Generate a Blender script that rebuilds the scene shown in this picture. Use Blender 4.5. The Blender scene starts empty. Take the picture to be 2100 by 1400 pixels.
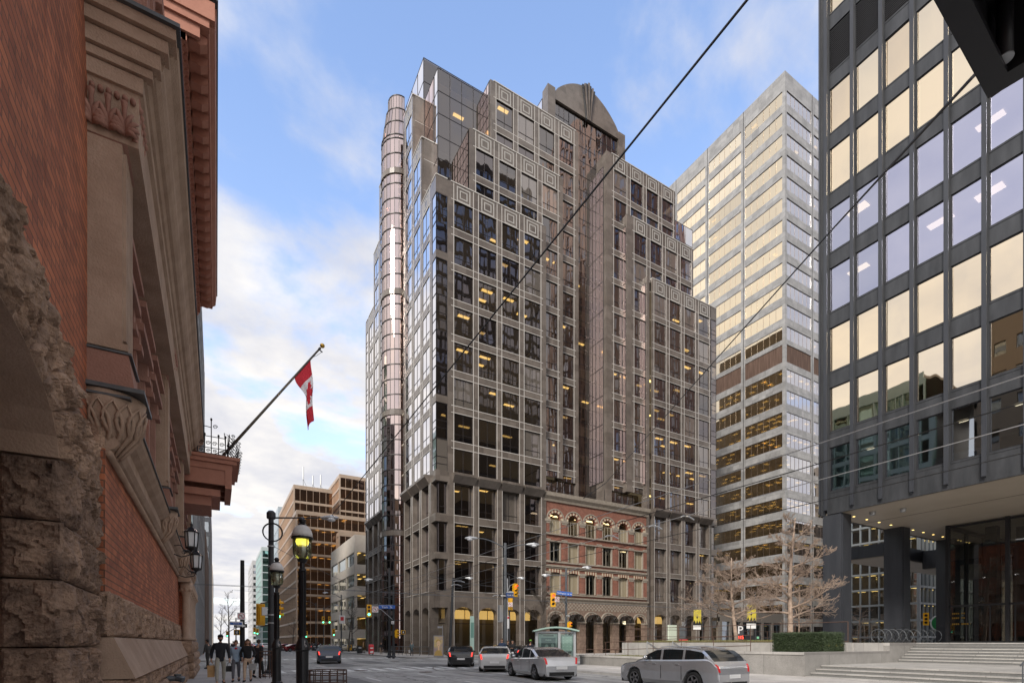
import bpy, bmesh, math, random
from mathutils import Vector, Matrix, noise as mnoise
R = math.radians
random.seed(7)
scn = bpy.context.scene
COL = scn.collection

# ------------------------------------------------------------------ camera numbers
F_PX, CX, HY, CAMZ = 1056.0, 1050.0, 1317.0, 1.65
YAW = math.atan(606/1056.0)
SN, CS = math.sin(YAW), math.cos(YAW)
def depth(x, y): return SN*x + CS*y
def at(px, d):
    """ground position of image column px at depth d"""
    r = (px-CX)/F_PX*d
    return (SN*d + CS*r, CS*d - SN*r)

# ------------------------------------------------------------------ mesh builder
ORG = {}
class Fr:
    """facade frame: u runs along the wall, n points out of it"""
    def __init__(s, o, u, n): s.o = Vector(o); s.u = Vector(u); s.n = Vector(n)
    def p(s, u, n, z): v = s.o + s.u*u + s.n*n; return (v.x, v.y, v.z + z)
WORLD = Fr((0, 0, 0), (1, 0, 0), (0, 1, 0))
class MB:
    def __init__(s): s.v = []; s.f = []; s.m = []
    def add(s, vs, fs, m=0):
        b = len(s.v); s.v += [tuple(v) for v in vs]
        for f in fs: s.f.append([b+i for i in f]); s.m.append(m)
        return s
    def quad(s, a, b, c, d, m=0): return s.add([a, b, c, d], [(0, 1, 2, 3)], m)
    def fbox(s, F, u0, u1, n0, n1, z0, z1, m=0):
        vs = [F.p(u, n, z) for z in (z0, z1) for u, n in ((u0, n0), (u1, n0), (u1, n1), (u0, n1))]
        return s.add(vs, [(0, 3, 2, 1), (4, 5, 6, 7), (0, 1, 5, 4), (1, 2, 6, 5), (2, 3, 7, 6), (3, 0, 4, 7)], m)
    def box(s, x0, x1, y0, y1, z0, z1, m=0): return s.fbox(WORLD, x0, x1, y0, y1, z0, z1, m)
    def prism(s, F, pts, n0, n1, m=0):
        """pts = (u,z) outline, extruded along n"""
        k = len(pts); vs = [F.p(u, n0, z) for u, z in pts] + [F.p(u, n1, z) for u, z in pts]
        fs = [tuple(range(k)), tuple(range(2*k-1, k-1, -1))] + [(i, (i+1) % k, k+(i+1) % k, k+i) for i in range(k)]
        return s.add(vs, fs, m)
    def sweep(s, F, prof, u0, u1, m=0):
        """prof = (n,z) outline swept along u"""
        k = len(prof); vs = [F.p(u0, n, z) for n, z in prof] + [F.p(u1, n, z) for n, z in prof]
        fs = [tuple(range(k)), tuple(range(2*k-1, k-1, -1))] + [(i, (i+1) % k, k+(i+1) % k, k+i) for i in range(k)]
        return s.add(vs, fs, m)
    def hprism(s, pts, z0, z1, m=0):
        k = len(pts); vs = [(x, y, z0) for x, y in pts] + [(x, y, z1) for x, y in pts]
        fs = [tuple(range(k)), tuple(range(2*k-1, k-1, -1))] + [(i, (i+1) % k, k+(i+1) % k, k+i) for i in range(k)]
        return s.add(vs, fs, m)
    def tube(s, pts, r, n=8, m=0, r1=None, cap=True):
        pts = [Vector(p) for p in pts]; k = len(pts); vs = []
        up = None
        for i, p in enumerate(pts):
            t = (pts[min(i+1, k-1)] - pts[max(i-1, 0)])
            if t.length < 1e-9: t = Vector((0, 0, 1))
            t.normalize()
            if up is None:
                up = Vector((0, 0, 1)) if abs(t.z) < .9 else Vector((1, 0, 0))
            a = t.cross(up)
            if a.length < 1e-6: a = t.orthogonal()
            a.normalize(); b = t.cross(a); up = -b if False else up
            rr = r if r1 is None else r + (r1-r)*i/max(1, k-1)
            if isinstance(r, (list, tuple)): rr = r[i]
            for j in range(n):
                w = 2*math.pi*j/n; vs.append(p + a*math.cos(w)*rr + b*math.sin(w)*rr)
        fs = []
        for i in range(k-1):
            for j in range(n):
                fs.append((i*n+j, i*n+(j+1) % n, (i+1)*n+(j+1) % n, (i+1)*n+j))
        if cap: fs += [tuple(range(n-1, -1, -1)), tuple(range((k-1)*n, k*n))]
        return s.add(vs, fs, m)
    def lathe(s, prof, c=(0, 0, 0), n=14, m=0):
        """prof = (r,z)"""
        vs = []; k = len(prof)
        for r, z in prof:
            for j in range(n):
                w = 2*math.pi*j/n; vs.append((c[0]+r*math.cos(w), c[1]+r*math.sin(w), c[2]+z))
        fs = []
        for i in range(k-1):
            for j in range(n): fs.append((i*n+j, i*n+(j+1) % n, (i+1)*n+(j+1) % n, (i+1)*n+j))
        fs += [tuple(range(n-1, -1, -1)), tuple(range((k-1)*n, k*n))]
        return s.add(vs, fs, m)
    def ell(s, c, rx, ry, rz, n=12, k=8, m=0):
        vs = []
        for i in range(k+1):
            a = math.pi*i/k - math.pi/2
            for j in range(n):
                w = 2*math.pi*j/n; vs.append((c[0]+rx*math.cos(a)*math.cos(w), c[1]+ry*math.cos(a)*math.sin(w), c[2]+rz*math.sin(a)))
        fs = [(i*n+j, i*n+(j+1) % n, (i+1)*n+(j+1) % n, (i+1)*n+j) for i in range(k) for j in range(n)]
        return s.add(vs, fs, m)
    def archfill(s, F, u0, u1, uc, rw, rise, zs, zt, n0, n1, m=0, seg=10, zb=None):
        """wall between zs and zt over [u0,u1] with an elliptical arch hole; zb = also jambs down to zb"""
        pts = [(uc - rw*math.cos(math.pi*i/seg), zs + rise*math.sin(math.pi*i/seg)) for i in range(seg+1)]
        lo = zs if zb is None else zb
        if uc-rw > u0+1e-4: s.fbox(F, u0, uc-rw, n0, n1, lo, zt, m)
        if u1 > uc+rw+1e-4: s.fbox(F, uc+rw, u1, n0, n1, lo, zt, m)
        for (a, za), (b, zb_) in zip(pts[:-1], pts[1:]):
            s.prism(F, [(a, za), (b, zb_), (b, zt), (a, zt)], n0, n1, m)
        return s
    def archring(s, F, uc, zs, ri, ro, n0, n1, ms=(0, 0), seg=12, rz=1.0, a0=0, a1=180):
        for i in range(seg):
            w0 = R(a0+(a1-a0)*i/seg); w1 = R(a0+(a1-a0)*(i+1)/seg)
            q = [(uc+ri*math.cos(w0), zs+ri*rz*math.sin(w0)), (uc+ro*math.cos(w0), zs+ro*rz*math.sin(w0)),
                 (uc+ro*math.cos(w1), zs+ro*rz*math.sin(w1)), (uc+ri*math.cos(w1), zs+ri*rz*math.sin(w1))]
            s.prism(F, q, n0, n1, ms[i % len(ms)])
        return s
    def build(s, name, mats, parent=None, smooth=False, recalc=True, loc=None, bevel=0):
        if not isinstance(mats, (list, tuple)): mats = [mats]
        o = ORG.get(parent.name, Vector((0, 0, 0))) if parent else (Vector(loc) if loc is not None else Vector((0, 0, 0)))
        me = bpy.data.meshes.new(name)
        me.from_pydata([(v[0]-o.x, v[1]-o.y, v[2]-o.z) for v in s.v], [], s.f)
        for mt in mats: me.materials.append(mt)
        me.polygons.foreach_set('material_index', s.m)
        if smooth: me.polygons.foreach_set('use_smooth', [True]*len(s.f))
        if recalc:
            bm = bmesh.new(); bm.from_mesh(me); bmesh.ops.recalc_face_normals(bm, faces=bm.faces); bm.to_mesh(me); bm.free()
        me.update()
        ob = bpy.data.objects.new(name, me); COL.objects.link(ob)
        if parent: ob.parent = parent
        elif loc is not None: ob.location = loc
        ORG[ob.name] = o if parent or loc is not None else Vector((0, 0, 0))
        if bevel:
            b = ob.modifiers.new('bev', 'BEVEL'); b.width = bevel; b.segments = 2; b.limit_method = 'ANGLE'
        return ob
def tag(o, label=None, cat=None, group=None, kind=None):
    if label: o['label'] = label
    if cat: o['category'] = cat
    if group: o['group'] = group
    if kind: o['kind'] = kind
    return o
def thing(name, label, cat, loc=(0, 0, 0), group=None, rz=0):
    o = bpy.data.objects.new(name, None); COL.objects.link(o)
    o.location = loc; o.rotation_euler = (0, 0, rz); o.empty_display_size = .2
    ORG[o.name] = Vector(loc)
    return tag(o, label, cat, group)
def proto(name, label, cat, group=None):
    """like thing() but its parts are modelled round the origin"""
    o = thing(name, label, cat, (0, 0, 0), group); return o
def kids(o): return [c for c in list(COL.objects) if c.parent == o]
def copy_tree(o, parent=None):
    c = o.copy(); COL.objects.link(c)
    if parent: c.parent = parent
    for ch in kids(o): copy_tree(ch, c)
    return c
def place(o, loc, rz=0, label=None, first=False, scale=None, group=None):
    c = o if first else copy_tree(o)
    c.location = loc; c.rotation_euler = (0, 0, rz)
    if label: c['label'] = label
    if group: c['group'] = group
    if scale: c.scale = (scale,)*3
    return c

# ------------------------------------------------------------------ materials
def nt(m): m.use_nodes = True; t = m.node_tree; t.nodes.clear(); return t
def N(t, ty, **kw):
    n = t.nodes.new(ty)
    for k, v in kw.items():
        if k.startswith('i_'): n.inputs[k[2:].replace('_', ' ')].default_value = v
        else: setattr(n, k, v)
    return n
def c4(c): return (c[0], c[1], c[2], 1)
def mat(name, col, rough=.6, metal=0, col2=None, ns=3.0, bump=0, bs=None, spec=.5, emit=None, es=0, stretch=None, objc=False, streak=0, coat=0):
    m = bpy.data.materials.new(name); t = nt(m)
    out = N(t, 'ShaderNodeOutputMaterial'); p = N(t, 'ShaderNodeBsdfPrincipled')
    t.links.new(p.outputs[0], out.inputs[0])
    p.inputs['Roughness'].default_value = rough; p.inputs['Metallic'].default_value = metal
    p.inputs['Specular IOR Level'].default_value = spec
    p.inputs['Base Color'].default_value = c4(col)
    if coat: p.inputs['Coat Weight'].default_value = coat
    if col2 or bump:
        if objc:
            g = N(t, 'ShaderNodeTexCoord'); pos = g.outputs['Object']
        else:
            g = N(t, 'ShaderNodeNewGeometry'); pos = g.outputs['Position']
        if stretch:
            mp = N(t, 'ShaderNodeMapping'); mp.inputs['Scale'].default_value = stretch; t.links.new(pos, mp.inputs[0]); pos2 = mp.outputs[0]
        else: pos2 = pos
    if col2:
        n1 = N(t, 'ShaderNodeTexNoise', i_Scale=ns, i_Detail=8.0, i_Roughness=.62)
        t.links.new(pos2, n1.inputs['Vector'])
        r = N(t, 'ShaderNodeValToRGB'); r.color_ramp.elements[0].position = .33; r.color_ramp.elements[1].position = .68
        r.color_ramp.elements[0].color = c4(col); r.color_ramp.elements[1].color = c4(col2)
        t.links.new(n1.outputs[0], r.inputs[0]); t.links.new(r.outputs[0], p.inputs['Base Color'])
    if bump:
        n2 = N(t, 'ShaderNodeTexNoise', i_Scale=bs or ns*4, i_Detail=6.0)
        t.links.new(pos, n2.inputs['Vector'])
        b = N(t, 'ShaderNodeBump', i_Strength=min(1, bump), i_Distance=.02 if bump <= 1 else .02*bump)
        t.links.new(n2.outputs[0], b.inputs['Height']); t.links.new(b.outputs[0], p.inputs['Normal'])
    if emit: p.inputs['Emission Color'].default_value = c4(emit); p.inputs['Emission Strength'].default_value = es; m.cycles.emission_sampling = 'NONE'
    return m
def brickmat(name, c1, c2, mortar, bw=.215, bh=.075, ms=.009, bump=.6, dirty=.5):
    m = bpy.data.materials.new(name); t = nt(m)
    out = N(t, 'ShaderNodeOutputMaterial'); p = N(t, 'ShaderNodeBsdfPrincipled', i_Roughness=.85)
    t.links.new(p.outputs[0], out.inputs[0])
    g = N(t, 'ShaderNodeNewGeometry'); s = N(t, 'ShaderNodeSeparateXYZ'); t.links.new(g.outputs['Position'], s.inputs[0])
    a = N(t, 'ShaderNodeMath', operation='ADD'); t.links.new(s.outputs[0], a.inputs[0]); t.links.new(s.outputs[1], a.inputs[1])
    c = N(t, 'ShaderNodeCombineXYZ'); t.links.new(a.outputs[0], c.inputs[0]); t.links.new(s.outputs[2], c.inputs[1])
    b = N(t, 'ShaderNodeTexBrick'); b.offset = .5
    for k, v in (('Color1', c4(c1)), ('Color2', c4(c2)), ('Mortar', c4(mortar)), ('Scale', 1.0), ('Mortar Size', ms), ('Mortar Smooth', .2), ('Brick Width', bw), ('Row Height', bh), ('Bias', -.1)):
        b.inputs[k].default_value = v
    t.links.new(c.outputs[0], b.inputs['Vector'])
    n1 = N(t, 'ShaderNodeTexNoise', i_Scale=1.3, i_Detail=7.0, i_Roughness=.65); t.links.new(g.outputs['Position'], n1.inputs['Vector'])
    r = N(t, 'ShaderNodeMapRange'); r.inputs[1].default_value = .3; r.inputs[2].default_value = .7; r.inputs[3].default_value = dirty; r.inputs[4].default_value = 1.15
    t.links.new(n1.outputs[0], r.inputs[0])
    mx = N(t, 'ShaderNodeVectorMath', operation='SCALE'); t.links.new(b.outputs['Color'], mx.inputs[0]); t.links.new(r.outputs[0], mx.inputs['Scale'])
    t.links.new(mx.outputs[0], p.inputs['Base Color'])
    n3 = N(t, 'ShaderNodeTexNoise', i_Scale=60.0, i_Detail=3.0); t.links.new(g.outputs['Position'], n3.inputs['Vector'])
    mm = N(t, 'ShaderNodeMath', operation='MULTIPLY_ADD'); mm.inputs[1].default_value = -1.0; t.links.new(b.outputs['Fac'], mm.inputs[0]); 
    m4 = N(t, 'ShaderNodeMath', operation='MULTIPLY'); m4.inputs[1].default_value = .35; t.links.new(n3.outputs[0], m4.inputs[0]); t.links.new(m4.outputs[0], mm.inputs[2])
    bu = N(t, 'ShaderNodeBump', i_Strength=bump, i_Distance=.012); t.links.new(mm.outputs[0], bu.inputs['Height']); t.links.new(bu.outputs[0], p.inputs['Normal'])
    return m
def blockmat(name, c1, c2, joint, bw, bh, ms=.02, rough=.75, offset=0.5, axis='wall', bump=.3, spk=0):
    """cut stone or concrete with fine joints"""
    m = bpy.data.materials.new(name); t = nt(m)
    out = N(t, 'ShaderNodeOutputMaterial'); p = N(t, 'ShaderNodeBsdfPrincipled', i_Roughness=rough)
    t.links.new(p.outputs[0], out.inputs[0])
    g = N(t, 'ShaderNodeNewGeometry'); s = N(t, 'ShaderNodeSeparateXYZ'); t.links.new(g.outputs['Position'], s.inputs[0])
    c = N(t, 'ShaderNodeCombineXYZ')
    if axis == 'wall':
        a = N(t, 'ShaderNodeMath', operation='ADD'); t.links.new(s.outputs[0], a.inputs[0]); t.links.new(s.outputs[1], a.inputs[1])
        t.links.new(a.outputs[0], c.inputs[0]); t.links.new(s.outputs[2], c.inputs[1])
    else:
        t.links.new(s.outputs[0], c.inputs[0]); t.links.new(s.outputs[1], c.inputs[1])
    b = N(t, 'ShaderNodeTexBrick'); b.offset = offset
    for k, v in (('Color1', c4(c1)), ('Color2', c4(c2)), ('Mortar', c4(joint)), ('Scale', 1.0), ('Mortar Size', ms), ('Mortar Smooth', .1), ('Brick Width', bw), ('Row Height', bh), ('Bias', 0)):
        b.inputs[k].default_value = v
    t.links.new(c.outputs[0], b.inputs['Vector'])
    n1 = N(t, 'ShaderNodeTexNoise', i_Scale=.7, i_Detail=9.0, i_Roughness=.7); t.links.new(g.outputs['Position'], n1.inputs['Vector'])
    r = N(t, 'ShaderNodeMapRange'); r.inputs[1].default_value = .3; r.inputs[2].default_value = .7; r.inputs[3].default_value = .72; r.inputs[4].default_value = 1.15
    t.links.new(n1.outputs[0], r.inputs[0])
    mx = N(t, 'ShaderNodeVectorMath', operation='SCALE'); t.links.new(b.outputs['Color'], mx.inputs[0]); t.links.new(r.outputs[0], mx.inputs['Scale'])
    last = mx
    n3 = N(t, 'ShaderNodeTexNoise', i_Scale=45.0, i_Detail=4.0); t.links.new(g.outputs['Position'], n3.inputs['Vector'])
    r3 = N(t, 'ShaderNodeMapRange'); r3.inputs[1].default_value = .35; r3.inputs[2].default_value = .65; r3.inputs[3].default_value = 1-spk; r3.inputs[4].default_value = 1+spk
    t.links.new(n3.outputs[0], r3.inputs[0])
    m3 = N(t, 'ShaderNodeVectorMath', operation='SCALE'); t.links.new(last.outputs[0], m3.inputs[0]); t.links.new(r3.outputs[0], m3.inputs['Scale'])
    t.links.new(m3.outputs[0], p.inputs['Base Color'])
    bu = N(t, 'ShaderNodeBump', i_Strength=bump, i_Distance=.01); t.links.new(n3.outputs[0], bu.inputs['Height']); t.links.new(bu.outputs[0], p.inputs['Normal'])
    return m
def glassmat(name, refl=(.8, .8, .85), trans=(.25, .24, .25), lo=.25, hi=.95, wave=.02, ws=.35, rough=.015, blend=.35):
    """thin window glass: a mirror part over a tinted see-through part, slightly wavy"""
    m = bpy.data.materials.new(name); t = nt(m)
    out = N(t, 'ShaderNodeOutputMaterial'); mix = N(t, 'ShaderNodeMixShader')
    tr = N(t, 'ShaderNodeBsdfTransparent'); tr.inputs[0].default_value = c4(trans)
    gl = N(t, 'ShaderNodeBsdfGlossy'); gl.inputs[0].default_value = c4(refl); gl.inputs['Roughness'].default_value = rough
    lw = N(t, 'ShaderNodeLayerWeight'); lw.inputs[0].default_value = blend
    mr = N(t, 'ShaderNodeMapRange'); mr.inputs[3].default_value = lo; mr.inputs[4].default_value = hi
    t.links.new(lw.outputs['Fresnel'], mr.inputs[0]); t.links.new(mr.outputs[0], mix.inputs[0])
    t.links.new(tr.outputs[0], mix.inputs[1]); t.links.new(gl.outputs[0], mix.inputs[2]); t.links.new(mix.outputs[0], out.inputs[0])
    if wave:
        g = N(t, 'ShaderNodeNewGeometry'); mp = N(t, 'ShaderNodeMapping'); mp.inputs['Scale'].default_value = (1, 1, .16)
        t.links.new(g.outputs['Position'], mp.inputs[0])
        n = N(t, 'ShaderNodeTexNoise', i_Scale=ws, i_Detail=1.5, i_Roughness=.4); t.links.new(mp.outputs[0], n.inputs['Vector'])
        b = N(t, 'ShaderNodeBump', i_Strength=1.0, i_Distance=wave); t.links.new(n.outputs[0], b.inputs['Height'])
        t.links.new(b.outputs[0], gl.inputs['Normal'])
    return m

M = {}
M['asphalt'] = mat('asphalt', (.30, .292, .278), .82, col2=(.40, .39, .372), ns=.35, bump=.4, bs=60, stretch=(1, 1, 1))
M['ground'] = mat('ground_mat', (.10, .10, .10), .9, col2=(.15, .15, .145), ns=.1)
M['walk'] = blockmat('sidewalk_concrete', (.42, .40, .375), (.48, .455, .43), (.25, .24, .225), 1.5, 1.5, .012, .85, 0, 'floor', .3, .06)
M['kerb'] = mat('kerb_stone', (.28, .275, .265), .85, col2=(.38, .37, .355), ns=2, bump=.3, bs=40)
M['paint'] = mat('road_paint', (.78, .78, .76), .7, col2=(.5, .5, .49), ns=5)
M['rail'] = mat('rail_steel', (.07, .068, .065), .4, .6)
M['granite'] = blockmat('brown_granite', (.122, .102, .087), (.170, .145, .125), (.30, .285, .265), 1.2, .95, .0, .17, 0, 'wall', .02, .12)
M['granitetrim'] = mat('pale_granite_joint', (.50, .475, .44), .5)
M['granitecarve'] = mat('pale_granite_inlay', (.38, .365, .34), .6)
M['frame'] = mat('bronze_frame', (.035, .03, .03), .4, .4)
M['glassR'] = glassmat('bronze_glass', (.66, .62, .61), (.40, .36, .33), .24, 1.0, .024, .6)
M['glassL'] = glassmat('pale_mirror_glass', (.95, .92, .92), (.3, .3, .3), .72, 1.0, .02, .5)
M['glasspinkrefl'] = glassmat('pink_reflection_glass', (.90, .73, .68), (.3, .25, .22), .55, 1.0, .02, .5)  # the pink of its reflections is put into the glass tint
def blindglass(name, refl, dif, fac):
    m = glassmat(name, refl, (.4, .4, .4), fac, 1.0, .02, .6); t = m.node_tree; d = N(t, 'ShaderNodeBsdfDiffuse'); d.inputs[0].default_value = c4(dif)
    mix = next(n for n in t.nodes if n.type == 'MIX_SHADER'); t.links.new(d.outputs[0], mix.inputs[1]); return m
M['glassRb'] = blindglass('bronze_glass_with_blind', (.64, .60, .59), (.15, .13, .11), .28)
M['glassRd'] = glassmat('bronze_glass_dark_room', (.62, .56, .56), (.16, .14, .13), .26, 1.0, .03, .5)
M['room'] = mat('office_interior', (.20, .17, .14), .9)
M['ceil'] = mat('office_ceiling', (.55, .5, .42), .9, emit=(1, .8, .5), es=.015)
M['lamp'] = mat('ceiling_lamp', (.9, .7, .4), .5, emit=(1, .70, .22), es=1.15)
M['lampw'] = mat('white_ceiling_lamp', (.9, .85, .8), .5, emit=(1, .85, .6), es=1.2)
M['brickC'] = brickmat('orange_brick', (.56, .19, .09), (.33, .105, .055), (.20, .10, .065), .34, .108, .010, .9, .68)
M['brickH'] = brickmat('old_red_brick', (.29, .115, .076), (.21, .083, .056), (.18, .10, .075), .22, .08, .008, .4, .7)
M['sandst'] = mat('brown_sandstone', (.33, .225, .16), .85, col2=(.46, .33, .245), ns=1.6, bump=.6, bs=35)
M['sandred'] = mat('red_sandstone', (.30, .155, .115), .85, col2=(.38, .20, .15), ns=2, bump=.5, bs=35)
M['rock'] = mat('rockfaced_stone', (.18, .115, .078), .92, col2=(.50, .34, .24), ns=3.2, bump=2.2, bs=26)
M['rockdk'] = mat('dark_rockfaced_stone', (.11, .07, .052), .92, col2=(.40, .27, .19), ns=2.8, bump=2.2, bs=26)
M['terra'] = mat('painted_terracotta', (.36, .155, .105), .7, col2=(.42, .19, .13), ns=3, bump=.2, bs=20)
M['lead'] = mat('lead_flashing', (.075, .08, .085), .5, .5, col2=(.12, .125, .13), ns=4)
M['cream'] = mat('cream_stone', (.46, .38, .27), .8, col2=(.56, .48, .36), ns=2.5)
M['greyst'] = mat('grey_brown_stone', (.24, .205, .165), .8, col2=(.33, .29, .24), ns=2.5, bump=.3, bs=20)
M['steel'] = mat('black_painted_steel', (.038, .041, .049), .36, .25, col2=(.055, .059, .068), ns=.9, stretch=(3, 3, .35))
M['steeldk'] = mat('dark_painted_steel', (.018, .018, .021), .45, .1)
M['steelpan'] = mat('weathered_steel_panel', (.034, .036, .040), .40, .3, col2=(.066, .069, .075), ns=.8, stretch=(2.2, 2.2, .5))
M['soffit'] = mat('plaster_soffit', (.36, .31, .25), .45, col2=(.42, .365, .30), ns=.4)
M['bronzeg'] = glassmat('gold_bronze_glass', (1.0, .84, .62), (.26, .20, .14), .70, 1.0, .034, .45)
M['bronzeg2'] = glassmat('gold_bronze_glass_pale', (1.0, .86, .66), (.30, .24, .17), .67, 1.0, .03, .45)
M['bronzeg3'] = glassmat('gold_bronze_glass_deep', (.96, .79, .58), (.26, .20, .14), .68, 1.0, .03, .45)
M['laveng2'] = glassmat('lavender_glass_deep', (.56, .58, .74), (.42, .40, .38), .59, .95, .02, .45)
M['laveng'] = glassmat('lavender_glass', (.60, .61, .78), (.40, .38, .42), .62, .95, .008, .45)
M['clearg'] = glassmat('grey_clear_glass', (.75, .82, .9), (.40, .42, .42), .35, .95, .015, .45)
M['lobbyg'] = glassmat('lobby_glass', (.8, .8, .8), (.55, .56, .52), .10, .8, .0)
M['marble'] = blockmat('grey_marble', (.27, .268, .265), (.37, .368, .365), (.22, .22, .225), 1.45, .9, .02, .12, 0, 'wall', .02, .03)
M['marbleg'] = glassmat('marble_tower_glass', (1.0, .85, .62), (.30, .24, .16), .72, 1.0, .010, .5)  # gold is the tint of the glass coating
M['marblegn'] = glassmat('marble_tower_north_glass', (.86, .86, .92), (.30, .28, .26), .62, 1.0, .035, .5)
M['louver'] = mat('louver_black', (.012, .012, .014), .6)
M['louverb'] = mat('rusty_louver', (.07, .038, .025), .8, col2=(.15, .095, .07), ns=1.0, stretch=(3, 3, .25))
M['stone'] = blockmat('plaza_granite', (.235, .225, .21), (.275, .265, .25), (.12, .115, .11), 2.4, 3.0, .012, .7, 0, 'wall', .3, .16)
M['stonel'] = blockmat('pale_plaza_granite', (.36, .345, .325), (.41, .395, .37), (.2, .19, .18), 1.5, 1.5, .012, .7, 0, 'floor', .3, .12)
M['riser'] = mat('step_granite', (.12, .12, .115), .8, col2=(.18, .178, .17), ns=25)
M['hedge'] = mat('yew_leaf', (.022, .038, .014), .6, col2=(.05, .075, .03), ns=6)
M['grassy'] = mat('low_green_planting', (.10, .12, .035), .8, col2=(.22, .19, .07), ns=8)
M['bark'] = mat('pale_bark', (.21, .15, .115), .8, col2=(.43, .33, .255), ns=4)
M['barkdk'] = mat('dark_bark', (.075, .06, .05), .85, col2=(.13, .105, .085), ns=4)
M['rust'] = mat('rusty_iron', (.065, .035, .025), .7, col2=(.11, .06, .04), ns=9)
M['blackm'] = mat('black_metal', (.012, .012, .014), .35, .2)
M['greym'] = mat('grey_pole_metal', (.10, .11, .12), .5, .5, col2=(.14, .15, .16), ns=3)
M['galv'] = mat('galvanised_metal', (.42, .43, .44), .4, .6)
M['darkpole'] = mat('dark_pole_paint', (.028, .03, .034), .5, .1)
M['yellow'] = mat('signal_yellow', (.80, .42, .01), .45)
M['blue'] = mat('sign_blue', (.015, .10, .42), .4)
M['white'] = mat('white_paint', (.75, .75, .74), .5)
M['red'] = mat('red_paint', (.55, .03, .04), .5)
M['redlit'] = mat('red_light', (.8, .03, .02), .4, emit=(1, .05, .02), es=1.6)
M['tail'] = mat('tail_lens', (.35, .012, .015), .25, emit=(1, .03, .03), es=.10)
M['brake'] = mat('lit_brake_lens', (.5, .02, .02), .25, emit=(1, .06, .04), es=.55)
M['greenlit'] = mat('green_light', (.1, .8, .5), .4, emit=(.1, 1, .55), es=1.6)
M['blackp'] = mat('black_plastic', (.01, .01, .01), .5)
M['frost'] = mat('frosted_glass', (.72, .74, .76), .35, spec=.6)
M['lampglass'] = mat('street_lamp_glass', (.55, .55, .42), .25, spec=.7)
M['bulb'] = mat('lit_bulb', (.9, .8, .2), .4, emit=(.95, .8, .12), es=.9)
M['gold'] = mat('gold_leaf', (.55, .33, .06), .3, .8)
M['sheltergreen'] = glassmat('green_shelter_glass', (.6, .75, .7), (.72, .84, .79), .08, .6, 0)
M['shelterroof'] = mat('green_shelter_roof', (.17, .29, .24), .35, col2=(.24, .36, .31), ns=3)
M['tyre'] = mat('tyre_rubber', (.012, .012, .012), .8)
M['rim'] = mat('alloy_rim', (.35, .35, .36), .3, .8)
M['carglass'] = mat('car_window_glass', (.012, .015, .017), .06, spec=.8)
M['skin'] = mat('skin', (.50, .29, .20), .6)
M['hair'] = mat('dark_hair', (.02, .013, .01), .7)
M['hairbr'] = mat('brown_hair', (.11, .055, .025), .7)
M['flagred'] = mat('flag_red', (.55, .012, .03), .7)
M['flagwhite'] = mat('flag_white', (.75, .72, .74), .75)
M['concrete'] = mat('pale_concrete', (.56, .50, .43), .8, col2=(.64, .58, .51), ns=1.2)
M['greenb'] = mat('mint_spandrel', (.42, .52, .46), .35, col2=(.50, .60, .54), ns=.5)
def paintmat(name, col, rough=.26, metal=.6): return mat(name, col, rough, metal, col2=tuple(c*.86 for c in col), ns=1.5, objc=True, coat=.9)
# asphalt with wheel wear, stains and hairline cracks
m = M['asphalt']; t = m.node_tree; p = next(n for n in t.nodes if n.type == 'BSDF_PRINCIPLED'); src = p.inputs['Base Color'].links[0].from_socket
g = N(t, 'ShaderNodeNewGeometry')
nz = N(t, 'ShaderNodeTexNoise', i_Scale=1.4, i_Detail=4.0); t.links.new(g.outputs['Position'], nz.inputs['Vector'])
va = N(t, 'ShaderNodeVectorMath', operation='MULTIPLY_ADD'); va.inputs[1].default_value = (1.6, 1.6, 0); t.links.new(nz.outputs['Color'], va.inputs[0]); t.links.new(g.outputs['Position'], va.inputs[2])
vo_ = N(t, 'ShaderNodeTexVoronoi', feature='DISTANCE_TO_EDGE'); vo_.inputs['Scale'].default_value = .24; t.links.new(va.outputs[0], vo_.inputs['Vector'])
cr_ = N(t, 'ShaderNodeMapRange'); cr_.inputs[1].default_value = .002; cr_.inputs[2].default_value = .010; cr_.inputs[3].default_value = .30; cr_.inputs[4].default_value = 1.0; t.links.new(vo_.outputs['Distance'], cr_.inputs[0])
n5 = N(t, 'ShaderNodeTexNoise', i_Scale=.55, i_Detail=7.0, i_Roughness=.75); mp = N(t, 'ShaderNodeMapping'); mp.inputs['Scale'].default_value = (1.6, .35, 1); t.links.new(g.outputs['Position'], mp.inputs[0]); t.links.new(mp.outputs[0], n5.inputs['Vector'])
st_ = N(t, 'ShaderNodeMapRange'); st_.inputs[1].default_value = .34; st_.inputs[2].default_value = .56; st_.inputs[3].default_value = .52; st_.inputs[4].default_value = 1.05; t.links.new(n5.outputs[0], st_.inputs[0])
ml = N(t, 'ShaderNodeMath', operation='MULTIPLY'); t.links.new(cr_.outputs[0], ml.inputs[0]); t.links.new(st_.outputs[0], ml.inputs[1])
sc2 = N(t, 'ShaderNodeVectorMath', operation='SCALE'); t.links.new(src, sc2.inputs[0]); t.links.new(ml.outputs[0], sc2.inputs['Scale']); t.links.new(sc2.outputs[0], p.inputs['Base Color'])
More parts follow.
